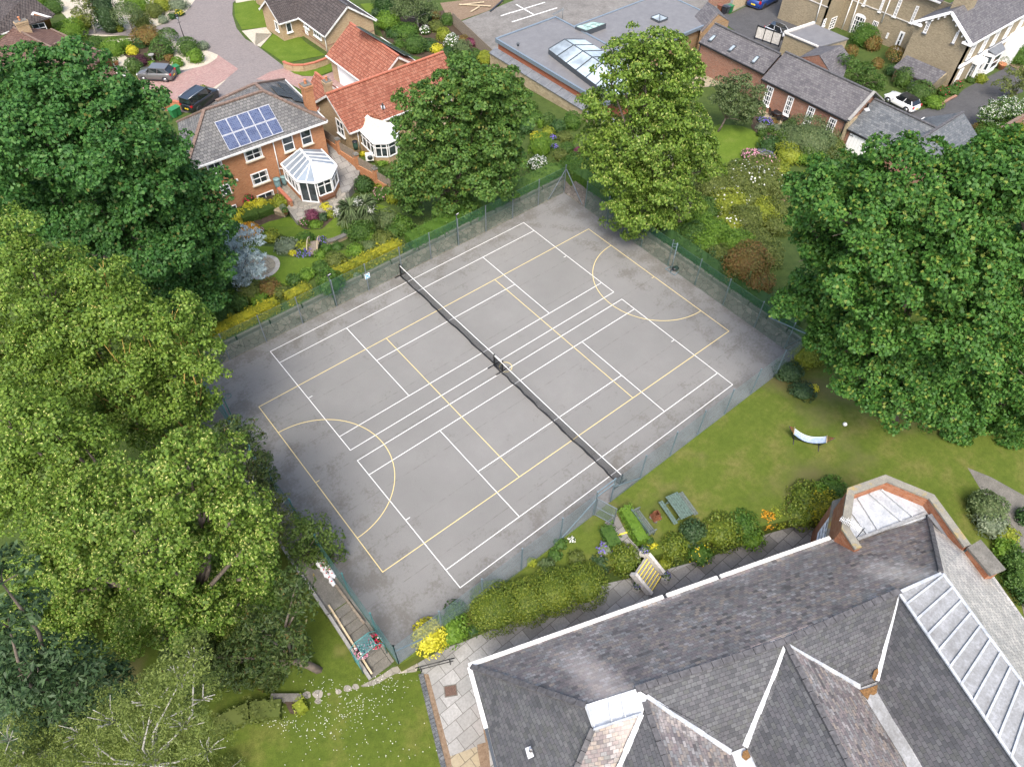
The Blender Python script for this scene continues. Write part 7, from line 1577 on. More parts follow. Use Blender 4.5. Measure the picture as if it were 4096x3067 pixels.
# ------------------------------------------------------------------ hedges along the court and the path
M['gold_hedge'] = leafmat('golden_hedge_leaf', (.05, .085, .01), (.16, .18, .012), (.42, .38, .025), .25); M['yew_gold'] = leafmat('yellow_tipped_yew', (.04, .075, .008), (.09, .135, .013), (.19, .225, .028), .2)
hedge('clipped_hedge', [(-5.6, 3.0), (-1, 3.0), (2.4, 3.0)], .95, 1.0, M['gold_hedge'], 'long clipped yellow topped hedge at the corner beside the dark sycamore', seed=3, z0=.55)
hedge('clipped_hedge', [(3.2, 3.0), (5.0, 3.0)], .95, .95, M['gold_hedge'], 'short clipped yellow hedge between the round green bush and the hedge corner', seed=4, z0=.55)
hedge('clipped_hedge', [(7.3, 2.95), (10.2, 2.95), (13.2, 2.95)], .95, 1.05, M['gold_hedge'], 'clipped yellow hedge behind the fence sign and the end of the tennis net', seed=6, z0=.55)
hedge('ivy_bank', [(14.2, 3.0), (20, 3.1), (25, 3.1), (30.2, 3.1)], 1.6, .9, M['ivy'], 'ivy covered bank between the court fence and the mid green sycamore', rough=.35, seed=7, z0=.5)
hedge('ivy_bank', [(31.3, 1.5), (31.3, -3.0)], 1.4, 1.0, M['ivy'], 'ivy covered bank at the far corner post of the court', rough=.4, seed=8, z0=.5)
hedge('ivy_bank', [(31.2, -9), (31.2, -22.5)], 1.2, 1.0, M['dark'], 'dark green undergrowth along the far end fence behind the netball post', rough=.5, seed=9, z0=.4)
pA, pB = G(T(2, 2)(965, 1110), 'court'), G(T(2, 2)(1120, 1390), 'court'); hedge('clipped_hedge', [tuple(pA), tuple(pB)], .75, .75, M['bright'], 'bright green clipped hedge behind the garden bench beside the slab path', 'court', seed=12)
pA, pB = G(T(2, 2)(805, 1270), 'court'), G(T(2, 2)(885, 1420), 'court'); hedge('clipped_hedge', [tuple(pA), tuple(pB)], .85, .6, M['green'], 'low green clipped hedge on the gate side of the slab path', 'court', seed=13, rough=.25)
hedge('low_hedge', [tuple(G(T(0, 3)(1880, 1330), 'low')), tuple(G(T(1, 3)(-40, 1190), 'low')), tuple(G(T(1, 3)(230, 1165), 'low'))], 1.0, .6, M['olive'], 'scruffy olive hedge edging the lower lawn below the dark yew', 'low', rough=.35, seed=14)
hedge('low_hedge', [tuple(G(T(1, 3)(370, 1110), 'low')), tuple(G(T(1, 3)(420, 1190), 'low'))], .6, .55, M['gold_green'], 'small yellow green end piece of hedge by the stepping stones', 'low', rough=.4, seed=15)
r = thing('low_stone_wall', tuple(G(T(1, 3)(270, 1080), 'low')), 'low dark stone wall between the yew and the stepping stones', 'wall'); mb = MB(); mb.beam(G(T(1, 3)(130, 1060), 'low', .15), G(T(1, 3)(390, 1060), 'low', .15), .4, .35); mb.build('wall', M['concrete_old'], r)
mb = MB(); mb.slab([G(T(1, 3)(*p), 'low', .25) for p in ((235, 1060), (370, 1060), (370, 1190), (290, 1180))], .3); mb.build('planter_bed', M['soil'], r)

# ------------------------------------------------------------------ shrubs: (photo point, half width, leaf, height, label, options)
def S(fn, rows, lev='far', k=1.0):
    for x, y, rp_, mat, h, lab, *o in rows:
        kw = dict(o[0]) if o else {}; nm = kw.pop('n', 'shrub')
        if 'fl' in kw: c, a, s = kw.pop('fl'); kw['flower'] = (M[c], a, s)
        shrub(nm, fn(x, y), rp_ * k, M[mat], lab, kw.pop('lev', lev), h, kw.pop('cat', 'shrub'), **kw)
CL = dict(rough=.1, n='clipped_bush')
S(a1, [
 (920, 135, 25, 'cedar', 2.4, 'tall dark green column of cypress in the top left garden', dict(n='cypress_tree', cat='tree', leaf=.2)),
 (715, 205, 20, 'gold_green', .8, 'yellow green bush between the birch and the cypress column'), (1035, 255, 9, 'gold_green', 1, 'small yellow bush at the foot of the cypress column'),
 (600, 285, 32, 'bright', .7, 'wide light green bush beside the brown garage ridge'), (1095, 135, 27, 'apple', .7, 'grey green standard tree on a thin stem in the gravel', dict(lift=1.6, trunk=True, n='standard_tree', cat='tree')),
 (1170, 50, 28, 'bright', .8, 'large light green bush at the top edge near the road'), (1340, 110, 17, 'olive', .9, 'rounded green bush left of the gravel by the road'), (1395, 50, 19, 'gold_green', .9, 'golden bush behind the rounded green bush by the road'),
 (1540, 50, 20, 'silver', .55, 'low silvery mound at the roadside'), (1412, 182, 10, 'silver', .8, 'small silvery ball on the gravel by the road'), (1490, 148, 8, 'dark', .9, 'small dark ball beside a yellow flowering bush by the road'), (1552, 122, 9, 'green', .7, 'small bush with yellow flowers by the road', dict(fl=('fl_yellow', .3, .14))),
 (1222, 195, 19, 'olive', .9, 'olive bush at the roadside opposite the lamp'), (1165, 180, 8, 'dark', .9, 'small dark bush against the olive bush'), (340, 25, 28, 'bright', .7, 'light green bush beside the top left roof'), (460, 70, 20, 'green', .7, 'second green bush beside the top left roof'),
 (842, 388, 15, 'green', .9, 'green bush at the left end of the gravel island'), (985, 432, 22, 'bright', .85, 'large glossy green ball on the gravel island', CL), (1095, 388, 12, 'bright', .8, 'small light green bush behind the glossy ball'), (1145, 447, 11, 'golden', .95, 'golden ball on the gravel island', CL),
 (1265, 312, 28, 'bronze', .5, 'bronze green flat topped bush on stems on the gravel island', dict(lift=.5)), (1215, 378, 15, 'dark', .9, 'dark bush under the bronze flat topped bush'), (1455, 310, 21, 'green', .5, 'green mushroom shaped bush on a stem near the street lamp', dict(lift=.6, trunk=True)),
 (1400, 440, 26, 'green', .75, 'green bush behind the black purple ball'), (1392, 455, 18, 'purple', .9, 'black purple ball shaped bush on the gravel island', CL), (1460, 508, 9, 'bronze', .9, 'small bronze bush next to the black purple ball'), (1212, 535, 18, 'purple', .5, 'low grey purple maple above the grey car', dict(leaf=.12)),
 (1278, 502, 9, 'green', .8, 'small green bush between the purple maple and the bird bath'), (1158, 585, 17, 'topiary', .9, 'clipped green ball beside the nose of the grey car', CL), (1535, 552, 12, 'bright', .9, 'small bright green ball behind the wheelie bin by the grey car', CL), (1630, 425, 21, 'topiary', .9, 'large clipped green ball beside the street lamp', CL),
 (1692, 500, 16, 'bright', .95, 'light green weeping bush on the gravel point of the island'), (1735, 405, 16, 'silver', .5, 'low lavender mound by the road at the island tip'), (1312, 552, 7, 'bright', .8, 'tiny bright bush by the bird bath'), (1050, 603, 6, 'green', 1, 'tiny green ball beside the garage of the top left house'), (1755, 770, 9, 'gold_green', .7, 'low yellow green bush beside the black van')])
S(r1, [
 (1140, 200, 24, 'bright', .8, 'large light green bush at the gable of the buff bungalow'), (1105, 35, 22, 'dark', 1, 'dark green bush at the top edge behind the buff bungalow'), (1035, 118, 10, 'cedar', .8, 'small blue green bush beside the bungalow lawn'), (1120, 115, 10, 'dark', .8, 'dark round bush next to the small blue green one'),
 (1370, 400, 23, 'green', .9, 'spiky green bush behind the solar panels of the garage wing', dict(rough=.4)), (1240, 385, 11, 'ivy', .8, 'small green bush right behind the dark solar panels'), (1620, 312, 15, 'gold_green', .9, 'yellow green bush in the garden behind the red roof'), (1652, 182, 14, 'green', .9, 'rounded green bush near the concrete yard corner'),
 (1550, 140, 11, 'bronze', .9, 'reddish bush beside the weeping birch'), (1462, 275, 10, 'green', .9, 'bush with white blossom below the weeping birch', dict(fl=('fl_white', .35, .16))), (1690, 380, 15, 'green', 1.1, 'tall bush with white flowers near the slatted fence', dict(fl=('fl_white', .3, .16))), (1860, 375, 11, 'maroon', .8, 'purple red bush against the slatted fence'),
 (1790, 350, 13, 'bronze', .6, 'brownish bush left of the purple red bush'), (1785, 470, 20, 'apple', 1.2, 'pale green small tree rising behind the mid green sycamore'), (1562, 430, 13, 'golden', .7, 'golden bush behind the ridge end of the red roof'), (1660, 485, 17, 'dark', .9, 'dark green bush right of the ridge end of the red roof'), (1980, 512, 17, 'gold_green', .9, 'yellow green bush at the lower end of the slatted fence'),
 (1290, 270, 30, 'ivy', .35, 'low green ground cover bush under the weeping birch', dict(dens=.8)), (1200, 290, 20, 'dark', .4, 'low dark bush beside the garden path behind the garage'), (1500, 400, 20, 'dark', .5, 'low dark bush between the golden bush and the spiky bush'), (1560, 240, 16, 'olive', .7, 'olive bush left of the yellow green bush behind the red roof'), (1900, 480, 13, 'green', .8, 'green bush along the lower part of the slatted fence'), (1720, 540, 14, 'olive', .8, 'olive bush just above the mid green sycamore'), (1850, 560, 18, 'dark', .8, 'dark bush between the mid green sycamore and the stone wall end'), (1460, 150, 14, 'dark', .9, 'dark blue green bush in front of the birch trunk'),
 (1050, 1530, 20, 'topiary', .85, 'clipped green dome nearest the boarded fence', CL), (930, 1608, 20, 'dark', .85, 'clipped dark dome at the foot of the side path', CL), (1102, 1628, 17, 'gold_green', .75, 'clipped yellow green dome below the two green domes', CL), (820, 1640, 9, 'green', .8, 'bush with pink flowers by the side path', dict(fl=('fl_pink', .3, .13))), (722, 1590, 11, 'gold_green', .9, 'loose yellow green bush at the conservatory corner'), (920, 1335, 6, 'golden', 1, 'small yellow bush in front of the heat pump'), (1090, 1400, 14, 'bright', .5, 'low bright green bush beside the bungalow conservatory base')])
S(q2, [(862, 1622, 13, 'golden', .75, 'yellow dome nearest the dark sycamore', CL), (1000, 1535, 11, 'golden', .8, 'yellow dome under the lowest window of the orange house', CL), (1108, 1512, 13, 'golden', .8, 'larger yellow dome right of the one under the lowest window', CL), (1015, 1578, 9, 'golden', .8, 'small yellow dome in front of the larger yellow domes', CL), (1222, 1476, 6, 'golden', .9, 'very small yellow ball by the low brick wall', CL), (1335, 1482, 13, 'gold_green', .95, 'yellow green ball beside the rockery at the patio edge', CL), (985, 1450, 8, 'green', 1.3, 'rose with pink red flowers against the orange brick wall', dict(fl=('fl_red', .2, .13)))], k=1.3)
hedge('clipped_hedge', [tuple(G(q2(905, 1660))), tuple(G(q2(1080, 1610))), tuple(G(q2(1235, 1545)))], 1.5, .7, M['topiary'], 'long rounded dark green hedge in front of the yellow domes', rough=.2, seed=31, leaf=.1)
S(b0_, [(2085, 292, 6, 'golden', 1, 'small yellow ball between the long hedge and the orange dome', CL), (2150, 345, 23, 'orange', .5, 'broad orange dome on the lawn above the blue spruce', CL), (2000, 850, 18, 'dark', .9, 'dark green bush below the blue spruce'), (1965, 925, 22, 'bright', .7, 'bright green bush between the spruce and the yellow hedge'), (1850, 930, 13, 'bronze', .8, 'brownish bush beneath the dark sycamore edge'), (1900, 1075, 28, 'green', .6, 'wide green bush behind the yellow hedge corner'), (2060, 960, 24, 'green', .7, 'leafy green bush on the lower garden slope'), (1760, 1130, 22, 'ivy', .6, 'green bush at the very corner of the yellow hedge'), (2150, 870, 26, 'olive', .8, 'olive bush with larger leaves below the round terrace')])
S(g1, [(125, 395, 18, 'gold_green', .7, 'bright yellow green fern clump beside the orange dome', dict(rough=.5, n='fern', leaf=.24)), (260, 475, 25, 'silver', .4, 'grey green low mound left of the arched bridge'), (415, 482, 15, 'gold_green', .8, 'bright fern clump next to the arched bridge', dict(rough=.5, n='fern', leaf=.24)), (555, 545, 12, 'bright', .7, 'leafy green plant at the near end of the arched bridge'), (612, 492, 11, 'ivy', .7, 'green plant right of the arched bridge'), (700, 475, 12, 'green', .6, 'green plant along the rockery right of the bridge'), (430, 410, 20, 'ivy', .5, 'low green planting behind the arched bridge'),
 (570, 430, 12, 'green', .35, 'patch of violet flowers behind the bridge', dict(fl=('fl_blue', .5, .12))), (420, 535, 16, 'green', .3, 'patch of violet flowers in front of the bridge', dict(fl=('fl_blue', .5, .12))), (320, 532, 9, 'golden', .4, 'low golden patch beside the violet flowers'), (20, 335, 12, 'green', .5, 'patch of pale pink flowers beside the orange dome', dict(fl=('fl_pink', .3, .1))), (30, 430, 10, 'ivy', .5, 'low green patch left of the fern clump'),
 (487, 215, 15, 'maroon', .9, 'dark red japanese maple on the edge of the patio', dict(leaf=.12)), (610, 155, 13, 'golden', .9, 'bright yellow feathery bush right of the red maple', dict(rough=.5)), (650, 205, 9, 'gold_green', .9, 'yellow green bush below the bright yellow one'), (580, 225, 11, 'cedar', .8, 'blue green bush right of the red maple'), (415, 270, 11, 'green', .7, 'pale flowering bush at the lawn tip of the patio bed', dict(fl=('fl_pink', .25, .1))), (510, 290, 14, 'bright', .5, 'strappy green plants below the red maple'), (415, 212, 6, 'gold_green', 1.2, 'small bright grass tuft left of the red maple'),
 (1140, 262, 25, 'apple', .9, 'blue green loose bush below the mid green sycamore'), (905, 355, 27, 'green', .8, 'large leafy bush in front of the palm trunks'), (770, 365, 8, 'dark', 1, 'small dark bush at the lawn edge by the palms'), (1095, 425, 24, 'olive', .6, 'olive bush between the yellow hedge and the loose bush'), (1260, 300, 24, 'ivy', .8, 'green bush at the foot of the mid green sycamore'), (1000, 400, 16, 'bright', .5, 'light green bush right behind the yellow hedge end'), (860, 510, 18, 'bright', .5, 'light green bush behind the middle of the yellow hedge'), (690, 595, 21, 'olive', .6, 'mottled olive bush behind the yellow hedge'), (560, 660, 18, 'green', .55, 'green bush behind the fence sign end of the hedge'), (440, 720, 17, 'bright', .6, 'bright leafy bush behind the round green bush'), (330, 765, 16, 'green', .6, 'green bush on the lower lawn edge'), (110, 840, 24, 'bronze', .7, 'bronze tinted leafy bush on the slope above the hedge'), (210, 870, 18, 'olive', .6, 'olive bush right of the bronze tinted bush'), (20, 920, 22, 'bright', .5, 'bright bush close behind the long yellow hedge'), (980, 470, 16, 'apple', .5, 'grey green bush above the hedge near the net end'), (1180, 360, 18, 'green', .7, 'green bush left of the dark floodlight'), (1560, 330, 15, 'bronze', .6, 'brownish bush on the shaded bank by the floodlight'), (1420, 385, 13, 'gold_green', .5, 'small yellow green bush on the bank near the hedge end'),
 (640, 800, 26, 'ivy', 1.1, 'big round green bush standing in the hedge line by the fence floodlight', dict(rough=.35)), (860, 715, 7, 'silver', .6, 'little silvery purple plant in the hedge gap'),
 (1080, 30, 16, 'green', .8, 'bush with pink flowers right of the clipped domes', dict(fl=('fl_pink', .2, .13))), (1185, 60, 14, 'gold_green', .9, 'yellow flowering bush at the far end of the orange house lawn'), (1010, 70, 14, 'green', .7, 'green bush behind the palms')])
S(m1, [(310, 1052, 15, 'topiary', .95, 'clipped green ball near the foot of the stone wall', CL), (200, 1020, 17, 'ivy', .6, 'ferny green plants at the foot of the stone wall'), (243, 1080, 6, 'bright', 2.0, 'narrow bright green column below the stone wall'), (312, 1150, 13, 'gold_green', .8, 'yellow green bush below the clipped ball'), (210, 1185, 12, 'golden', .7, 'golden bush beside violet flowers in the long border'), (245, 1275, 25, 'bright', .9, 'bright lime green acer in the border', dict(rough=.45)), (368, 1272, 7, 'green', .6, 'violet flower clump right of the lime green acer', dict(fl=('fl_blue', .5, .14))), (352, 1195, 6, 'green', .8, 'small violet flower clump above the lime green acer', dict(fl=('fl_blue', .5, .14))), (480, 1285, 15, 'green', .7, 'green bush at the end of the border'), (572, 1312, 10, 'maroon', .9, 'dark purple bush at the end of the border'), (455, 1190, 15, 'olive', .6, 'olive bush in the middle of the border'), (220, 1432, 19, 'green', .8, 'white flowering bush by the court corner', dict(fl=('fl_white', .4, .15))), (130, 930, 20, 'ivy', .5, 'low ivy below the left part of the stone wall'), (100, 1100, 22, 'dark', .6, 'dark bush between the sycamore and the border'), (520, 1060, 20, 'ivy', .9, 'green climber at the right end of the stone wall'), (400, 1100, 16, 'dark', .8, 'dark bush against the stone wall'), (420, 1350, 16, 'olive', .7, 'olive bush near the corner of the court'),
 (560, 1430, 32, 'ivy', .5, 'ivy mound behind the corner fence braces'), (620, 1570, 23, 'silver', .8, 'grey bush with yellow flowers inside the court corner', dict(fl=('fl_yellow', .12, .16))), (700, 1450, 22, 'dark', .8, 'dark bush under the left side of the tall lime'), (360, 1480, 22, 'ivy', .5, 'ivy covered bank bush left of the corner braces'), (2130, 740, 18, 'ivy', 1.2, 'green climber on the end of the red brick barn'), (1640, 520, 10, 'ivy', 1.4, 'thin climber on the corner of the red brick barn')])
S(h1_, [(1100, 300, 24, 'bronze', .7, 'bronze green bush hanging over the far end fence'), (1260, 240, 26, 'bright', .8, 'lime green bush under the tall lime tree'), (1440, 250, 27, 'bright', .8, 'lime green bush beside the dark roofed shed'), (1560, 400, 24, 'green', .8, 'green bush behind the netball post'), (1750, 390, 27, 'bright', .8, 'broad lime green bush in the middle of the shrub bank'), (1660, 470, 22, 'bright', .7, 'lime green bush just behind the far end fence'), (1880, 320, 26, 'gold_green', .6, 'yellow green bush with white roses', dict(fl=('fl_white', .04, .2))), (2010, 640, 34, 'bronze', .8, 'large coppery bush behind the far end fence'), (2120, 790, 22, 'bronze', .8, 'smaller coppery bush nearest the big sycamore'), (1790, 560, 20, 'olive', .7, 'olive bush left of the large coppery bush'), (2050, 430, 26, 'olive', .7, 'olive bush above the large coppery bush'), (1330, 330, 18, 'bronze', .6, 'mottled bush over the fence below the lime green one'), (1180, 390, 14, 'dark', .6, 'dark bush low behind the netting near the tall lime'), (640, 60, 10, 'silver', 1.0, 'thin silvery bush at the braces of the far corner', dict(fl=('fl_yellow', .1, .15))), (1500, 300, 16, 'green', .7, 'green bush between the two lime green ones'), (2010, 270, 26, 'olive', .8, 'olive bush right of the yellow green one with white roses'), (1620, 330, 24, 'bright', .9, 'lime green bush in the gap behind the netball post'), (1930, 480, 26, 'bright', .8, 'lime green bush above the olive one beside the coppery bush'), (1400, 360, 20, 'bright', .8, 'lime green bush right over the far end fence'), (2180, 560, 26, 'olive', .8, 'olive bush between the large coppery bush and the big sycamore')], k=1.42)
S(u1_, [(600, 455, 19, 'dark', .7, 'dark round bush at the end of the bright lawn'), (840, 430, 46, 'apple', .65, 'very broad grey green bush in front of the red brick range', dict(rough=.45)), (960, 470, 26, 'olive', .7, 'olive bush right of the broad grey green bush'), (725, 510, 24, 'gold_green', .7, 'yellow green bush below the broad grey green one', dict(rough=.45)), (850, 520, 24, 'bright', .7, 'lime green bush below the broad grey green one', dict(rough=.45)), (1012, 478, 16, 'topiary', .8, 'clipped green bush by the white boarded doors', CL), (718, 345, 14, 'topiary', .7, 'clipped green ball in front of the patio set', CL), (550, 376, 8, 'topiary', .9, 'small green ball at the corner of the bright lawn', CL), (606, 352, 7, 'topiary', .9, 'small green ball in the herb bed', CL), (545, 335, 9, 'silver', .6, 'silvery herb clump left in the herb bed'), (640, 345, 10, 'silver', .6, 'silvery herb clump right in the herb bed'), (590, 300, 9, 'green', .5, 'violet flower clump in the herb bed', dict(fl=('fl_blue', .5, .13))), (548, 288, 7, 'green', .6, 'violet flower clump beside the patio', dict(fl=('fl_blue', .5, .13))), (630, 300, 7, 'bronze', .7, 'reddish clump beside the patio chairs'), (750, 300, 9, 'green', .8, 'potted green bush by the second sash window'),
 (480, 520, 15, 'green', .6, 'pink flowering bush on the edge of the bright lawn', dict(fl=('fl_pink', .35, .16))), (570, 525, 18, 'silver', .4, 'low bluish planting beside the pink flowers', dict(fl=('fl_blue', .2, .12))), (410, 566, 9, 'dark', .7, 'small dark ball at the edge of the bright lawn'), (540, 600, 30, 'olive', .7, 'rose bush with pale flowers below the pink bush', dict(fl=('fl_pink', .05, .16))), (640, 620, 22, 'gold_green', .7, 'yellow green bush beside the big sycamore crown'), (400, 690, 40, 'olive', .7, 'large olive rose thicket with white roses', dict(fl=('fl_white', .025, .2))), (250, 730, 38, 'olive', .75, 'large olive thicket beside the tall lime tree'), (540, 700, 34, 'olive', .7, 'olive thicket above the brick path', dict(fl=('fl_white', .02, .2))), (330, 830, 34, 'gold_green', .65, 'yellow green thicket behind the shed', dict(fl=('fl_white', .02, .2))), (470, 800, 30, 'olive', .7, 'olive thicket in the middle of the rose thickets'), (560, 880, 30, 'gold_green', .6, 'yellow green thicket nearest the coppery bush'), (200, 860, 26, 'green', .7, 'green thicket beside the dark roofed shed'), (920, 590, 12, 'green', .6, 'pink flowering bush at the edge of the big sycamore', dict(fl=('fl_pink', .3, .16))), (640, 960, 24, 'olive', .6, 'olive bush close to the big sycamore'), (640, 720, 26, 'olive', .7, 'olive thicket by the end of the brick path'), (650, 870, 28, 'olive', .7, 'olive thicket touching the big sycamore'), (440, 600, 18, 'bright', .6, 'light green bush at the lawn end of the rose thickets'), (700, 430, 22, 'bright', .7, 'light green bush between the dark round bush and the patio')], k=1.25)
S(t1, [(830, 330, 27, 'ivy', .9, 'green climber against the manor wall'), (960, 260, 16, 'ivy', .9, 'thin climber reaching up the manor wall'), (900, 392, 16, 'bronze', 1.0, 'bronze green ball under the manor windows', CL), (715, 450, 13, 'bronze', .9, 'bronze green ball next to the small hipped roof', CL), (1095, 480, 17, 'bronze', .9, 'bronze ball on a stem in front of the manor gable', dict(rough=.1, lift=.5, trunk=True, n='standard_tree')), (940, 560, 12, 'bronze', .9, 'smaller bronze ball left of the stemmed one', CL), (1080, 620, 16, 'dark', .7, 'dark bush at the lean to'), (1170, 695, 20, 'topiary', 1.1, 'tall clipped green bush before the lean to', CL), (1310, 810, 26, 'topiary', .8, 'large clipped green dome beside the white car', CL), (1430, 895, 19, 'bright', .7, 'bright green bush behind the white car'), (1510, 800, 11, 'green', .9, 'bush with orange flowers at the manor corner', dict(fl=('fl_red', .08, .14))), (1590, 790, 13, 'green', .7, 'rose bush along the brick edged border'), (1640, 740, 9, 'green', 1, 'green bush at the manor front door', dict(fl=('fl_red', .08, .14))), (1750, 700, 8, 'topiary', .8, 'small round bush by the manor front bay'), (1840, 690, 12, 'gold_green', .8, 'yellow green bush by the manor front bay'), (2090, 300, 34, 'gold_green', 1.2, 'tall yellow green shrub at the right edge by the manor'), (2180, 480, 30, 'ivy', .8, 'green bush at the right edge by the path'), (2090, 470, 22, 'green', .9, 'green bush beside the palm pot'),
 (1900, 1170, 26, 'ivy', .7, 'green bush below the white blossom tree'), (2060, 1120, 26, 'green', .7, 'green bush along the right hand brick wall'), (2190, 1040, 26, 'ivy', .7, 'green bush at the right edge by the brick wall'), (1830, 1120, 16, 'bronze', .7, 'reddish bush left below the white blossom tree'), (2060, 1240, 26, 'gold_green', .6, 'yellow green bush on the near side of the brick wall'), (2190, 1160, 26, 'gold_green', .6, 'yellow green bush near the right edge below the brick wall'), (1930, 1310, 24, 'green', .6, 'green bush just above the right hand sycamore'), (1800, 1290, 24, 'ivy', .5, 'green bush beside the cross wing roof')])
r = thing('brick_wall', tuple(G(t1(2020, 1200))), 'old red brick garden wall running to the right edge', 'wall'); A, B = G(t1(1830, 1320)), G(t1(2300, 1040)); mb = MB(); mb.beam(A + Z * .9, B + Z * .9, .25, 2.2); mb.build('wall', M['brick_red'], r); mb = MB(); mb.beam(A + Z * 2.04, B + Z * 2.04, .34, .09); mb.build('coping', M['ridge_tile'], r)
# near the building
S(T(2, 2), [(965, 1530, 33, 'yew_gold', 1.15, 'large golden green thuja left of the yellow edged steps', dict(rough=.15, lev='low', leaf=.13)), (750, 1570, 22, 'cedar', 1.1, 'blue green conifer left of the golden green thuja', dict(lev='low', lift=.3)), (1385, 1430, 29, 'yew_gold', 1.15, 'golden green thuja right of the yellow edged steps', dict(rough=.15, lev='low', lift=.3, leaf=.13)), (1205, 1430, 13, 'golden', 1.3, 'variegated yellow bush at the top of the steps', dict(lev='low', lift=.5)), (1310, 1560, 15, 'gold_green', .6, 'variegated low bush along the right step wall', dict(lev='low', lift=.3)), (1545, 1310, 27, 'cedar', 1.3, 'tall dark blue green conifer near the picnic table', dict(lev='low', lift=.4, rough=.3)), (1800, 1290, 40, 'yew_gold', .75, 'spreading dark golden yew beside the picnic table', dict(lev='low', lift=.3)), (1620, 1470, 26, 'ivy', .5, 'variegated ivy bush at the edge of the flags', dict(lev='low', lift=.2, fl=('fl_yellow', .06, .12))), (1990, 1230, 33, 'ivy', .7, 'ivy green bush in the middle of the lawn border', dict(lev='low', lift=.4)), (2060, 1330, 28, 'bright', .45, 'low bright bush along the flags', dict(lev='low', lift=.3)), (2190, 1170, 20, 'orange', .8, 'orange gold bush in the lawn border', dict(lev='low', lift=.5)),
 (300, 1575, 17, 'apple', .7, 'pale green sumac on the rough bank by the court', dict(lev='court', n='sapling')), (170, 1545, 9, 'gold_green', .8, 'yellow green weed clump at the fence foot', dict(lev='court')), (415, 1385, 13, 'green', .5, 'weedy clump beneath the fence brace', dict(lev='court')), (515, 1350, 6, 'green', .4, 'white flowering weed on the rough bank', dict(lev='court', fl=('fl_white', .3, .12))), (795, 1430, 13, 'silver', .8, 'lavender at the end of the low clipped hedge', dict(lev='court', fl=('fl_blue', .2, .12))), (560, 1510, 18, 'olive', .4, 'rough grass tussock on the bank', dict(lev='court')), (370, 1480, 15, 'green', .35, 'low weeds in the middle of the bank', dict(lev='court'))])
S(T(3, 2), [(60, 1150, 24, 'gold_green', .7, 'yellow green bush right of the orange gold bush', dict(lev='low', lift=.4)), (250, 1120, 36, 'yew_gold', .7, 'dark golden yew left of the parapet bay', dict(lev='low', lift=.4)), (330, 1000, 38, 'yew_gold', .7, 'broad golden yew on the lawn before the bay', dict(lev='low', lift=.6)), (450, 1060, 40, 'gold_hedge', .75, 'yellow tipped yew touching the parapet bay', dict(lev='low', lift=.5)), (560, 900, 26, 'ivy', .6, 'green bush behind the yellow tipped yew', dict(lev='court')), (440, 930, 18, 'bright', .8, 'light green sprig in the golden yew', dict(lev='court')), (1890, 1080, 38, 'apple', .8, 'grey green bush right of the bay lawn', dict(lev='court')), (1920, 1220, 30, 'silver', .7, 'silvery bush below the grey green one', dict(lev='court')), (2060, 1320, 24, 'gold_green', .7, 'yellow bush beside the broad pier cap', dict(lev='court')), (2060, 1440, 27, 'bright', .6, 'light green layered bush near the pier cap', dict(lev='court')), (2170, 1560, 34, 'green', .7, 'green bush at the right edge next to the pale slates', dict(lev='court')), (2230, 1160, 20, 'dark', .8, 'dark bush at the right edge by the curved path', dict(lev='court')),
 (300, 70, 25, 'cedar', .5, 'spreading juniper at the foot of the golden conifers', dict(lev='court', rough=.5)), (395, 45, 9, 'golden', .8, 'yellow sprig in the juniper', dict(lev='court'))])
S(T(3, 3), [(2180, 60, 34, 'green', .7, 'green bush at the right edge below the pier', dict(lev='court')), (2230, 160, 28, 'dark', .7, 'dark bush at the right edge above the pale slates', dict(lev='court'))])
S(T(3, 1), [(320, 1430, 28, 'gold_green', .9, 'golden conifer beside the corner of the court', dict(lev='court')), (430, 1440, 18, 'yew_gold', .9, 'darker golden conifer touching the big sycamore', dict(lev='court')), (180, 1565, 28, 'cedar', .6, 'dark spreading juniper by the court corner', dict(lev='court', rough=.5)), (700, 1330, 22, 'bronze', .6, 'brownish bush in the shade of the big sycamore', dict(lev='court'))])
S(T(2, 3), [(120, 235, 48, 'yew_gold', .8, 'clipped dark yew bush left of the middle of the big hedge', dict(lev='bank', rough=.16, leaf=.1, dens=1.2)), (360, 150, 50, 'yew_gold', .8, 'clipped dark yew bush in the middle of the big hedge', dict(lev='bank', rough=.16, leaf=.1, dens=1.2)), (620, 85, 46, 'yew_gold', .8, 'clipped dark yew bush at the steps end of the big hedge', dict(lev='bank', rough=.16, leaf=.1, dens=1.2))])
S(T(1, 3), [(2060, 290, 52, 'yew_gold', .85, 'largest clipped dark yew bush with white blossom beside it', dict(lev='bank', rough=.16, leaf=.1, dens=1.2)), (1690, 470, 36, 'bright', .8, 'feathery bright green bush between the yellow ball and the yews', dict(lev='bank', rough=.4)), (1500, 540, 36, 'golden', .95, 'bright yellow ball shaped bush by the court corner', dict(lev='bank', rough=.15)), (1310, 640, 15, 'bright', .7, 'small weedy bush beside the corner post', dict(lev='bank' )), (1860, 430, 22, 'dark', .5, 'dark filling bush between the yews and the flags', dict(lev='bank')), (1720, 310, 22, 'green', .8, 'green bush against the netting behind the feathery bush', dict(lev='bank', lift=.3))])

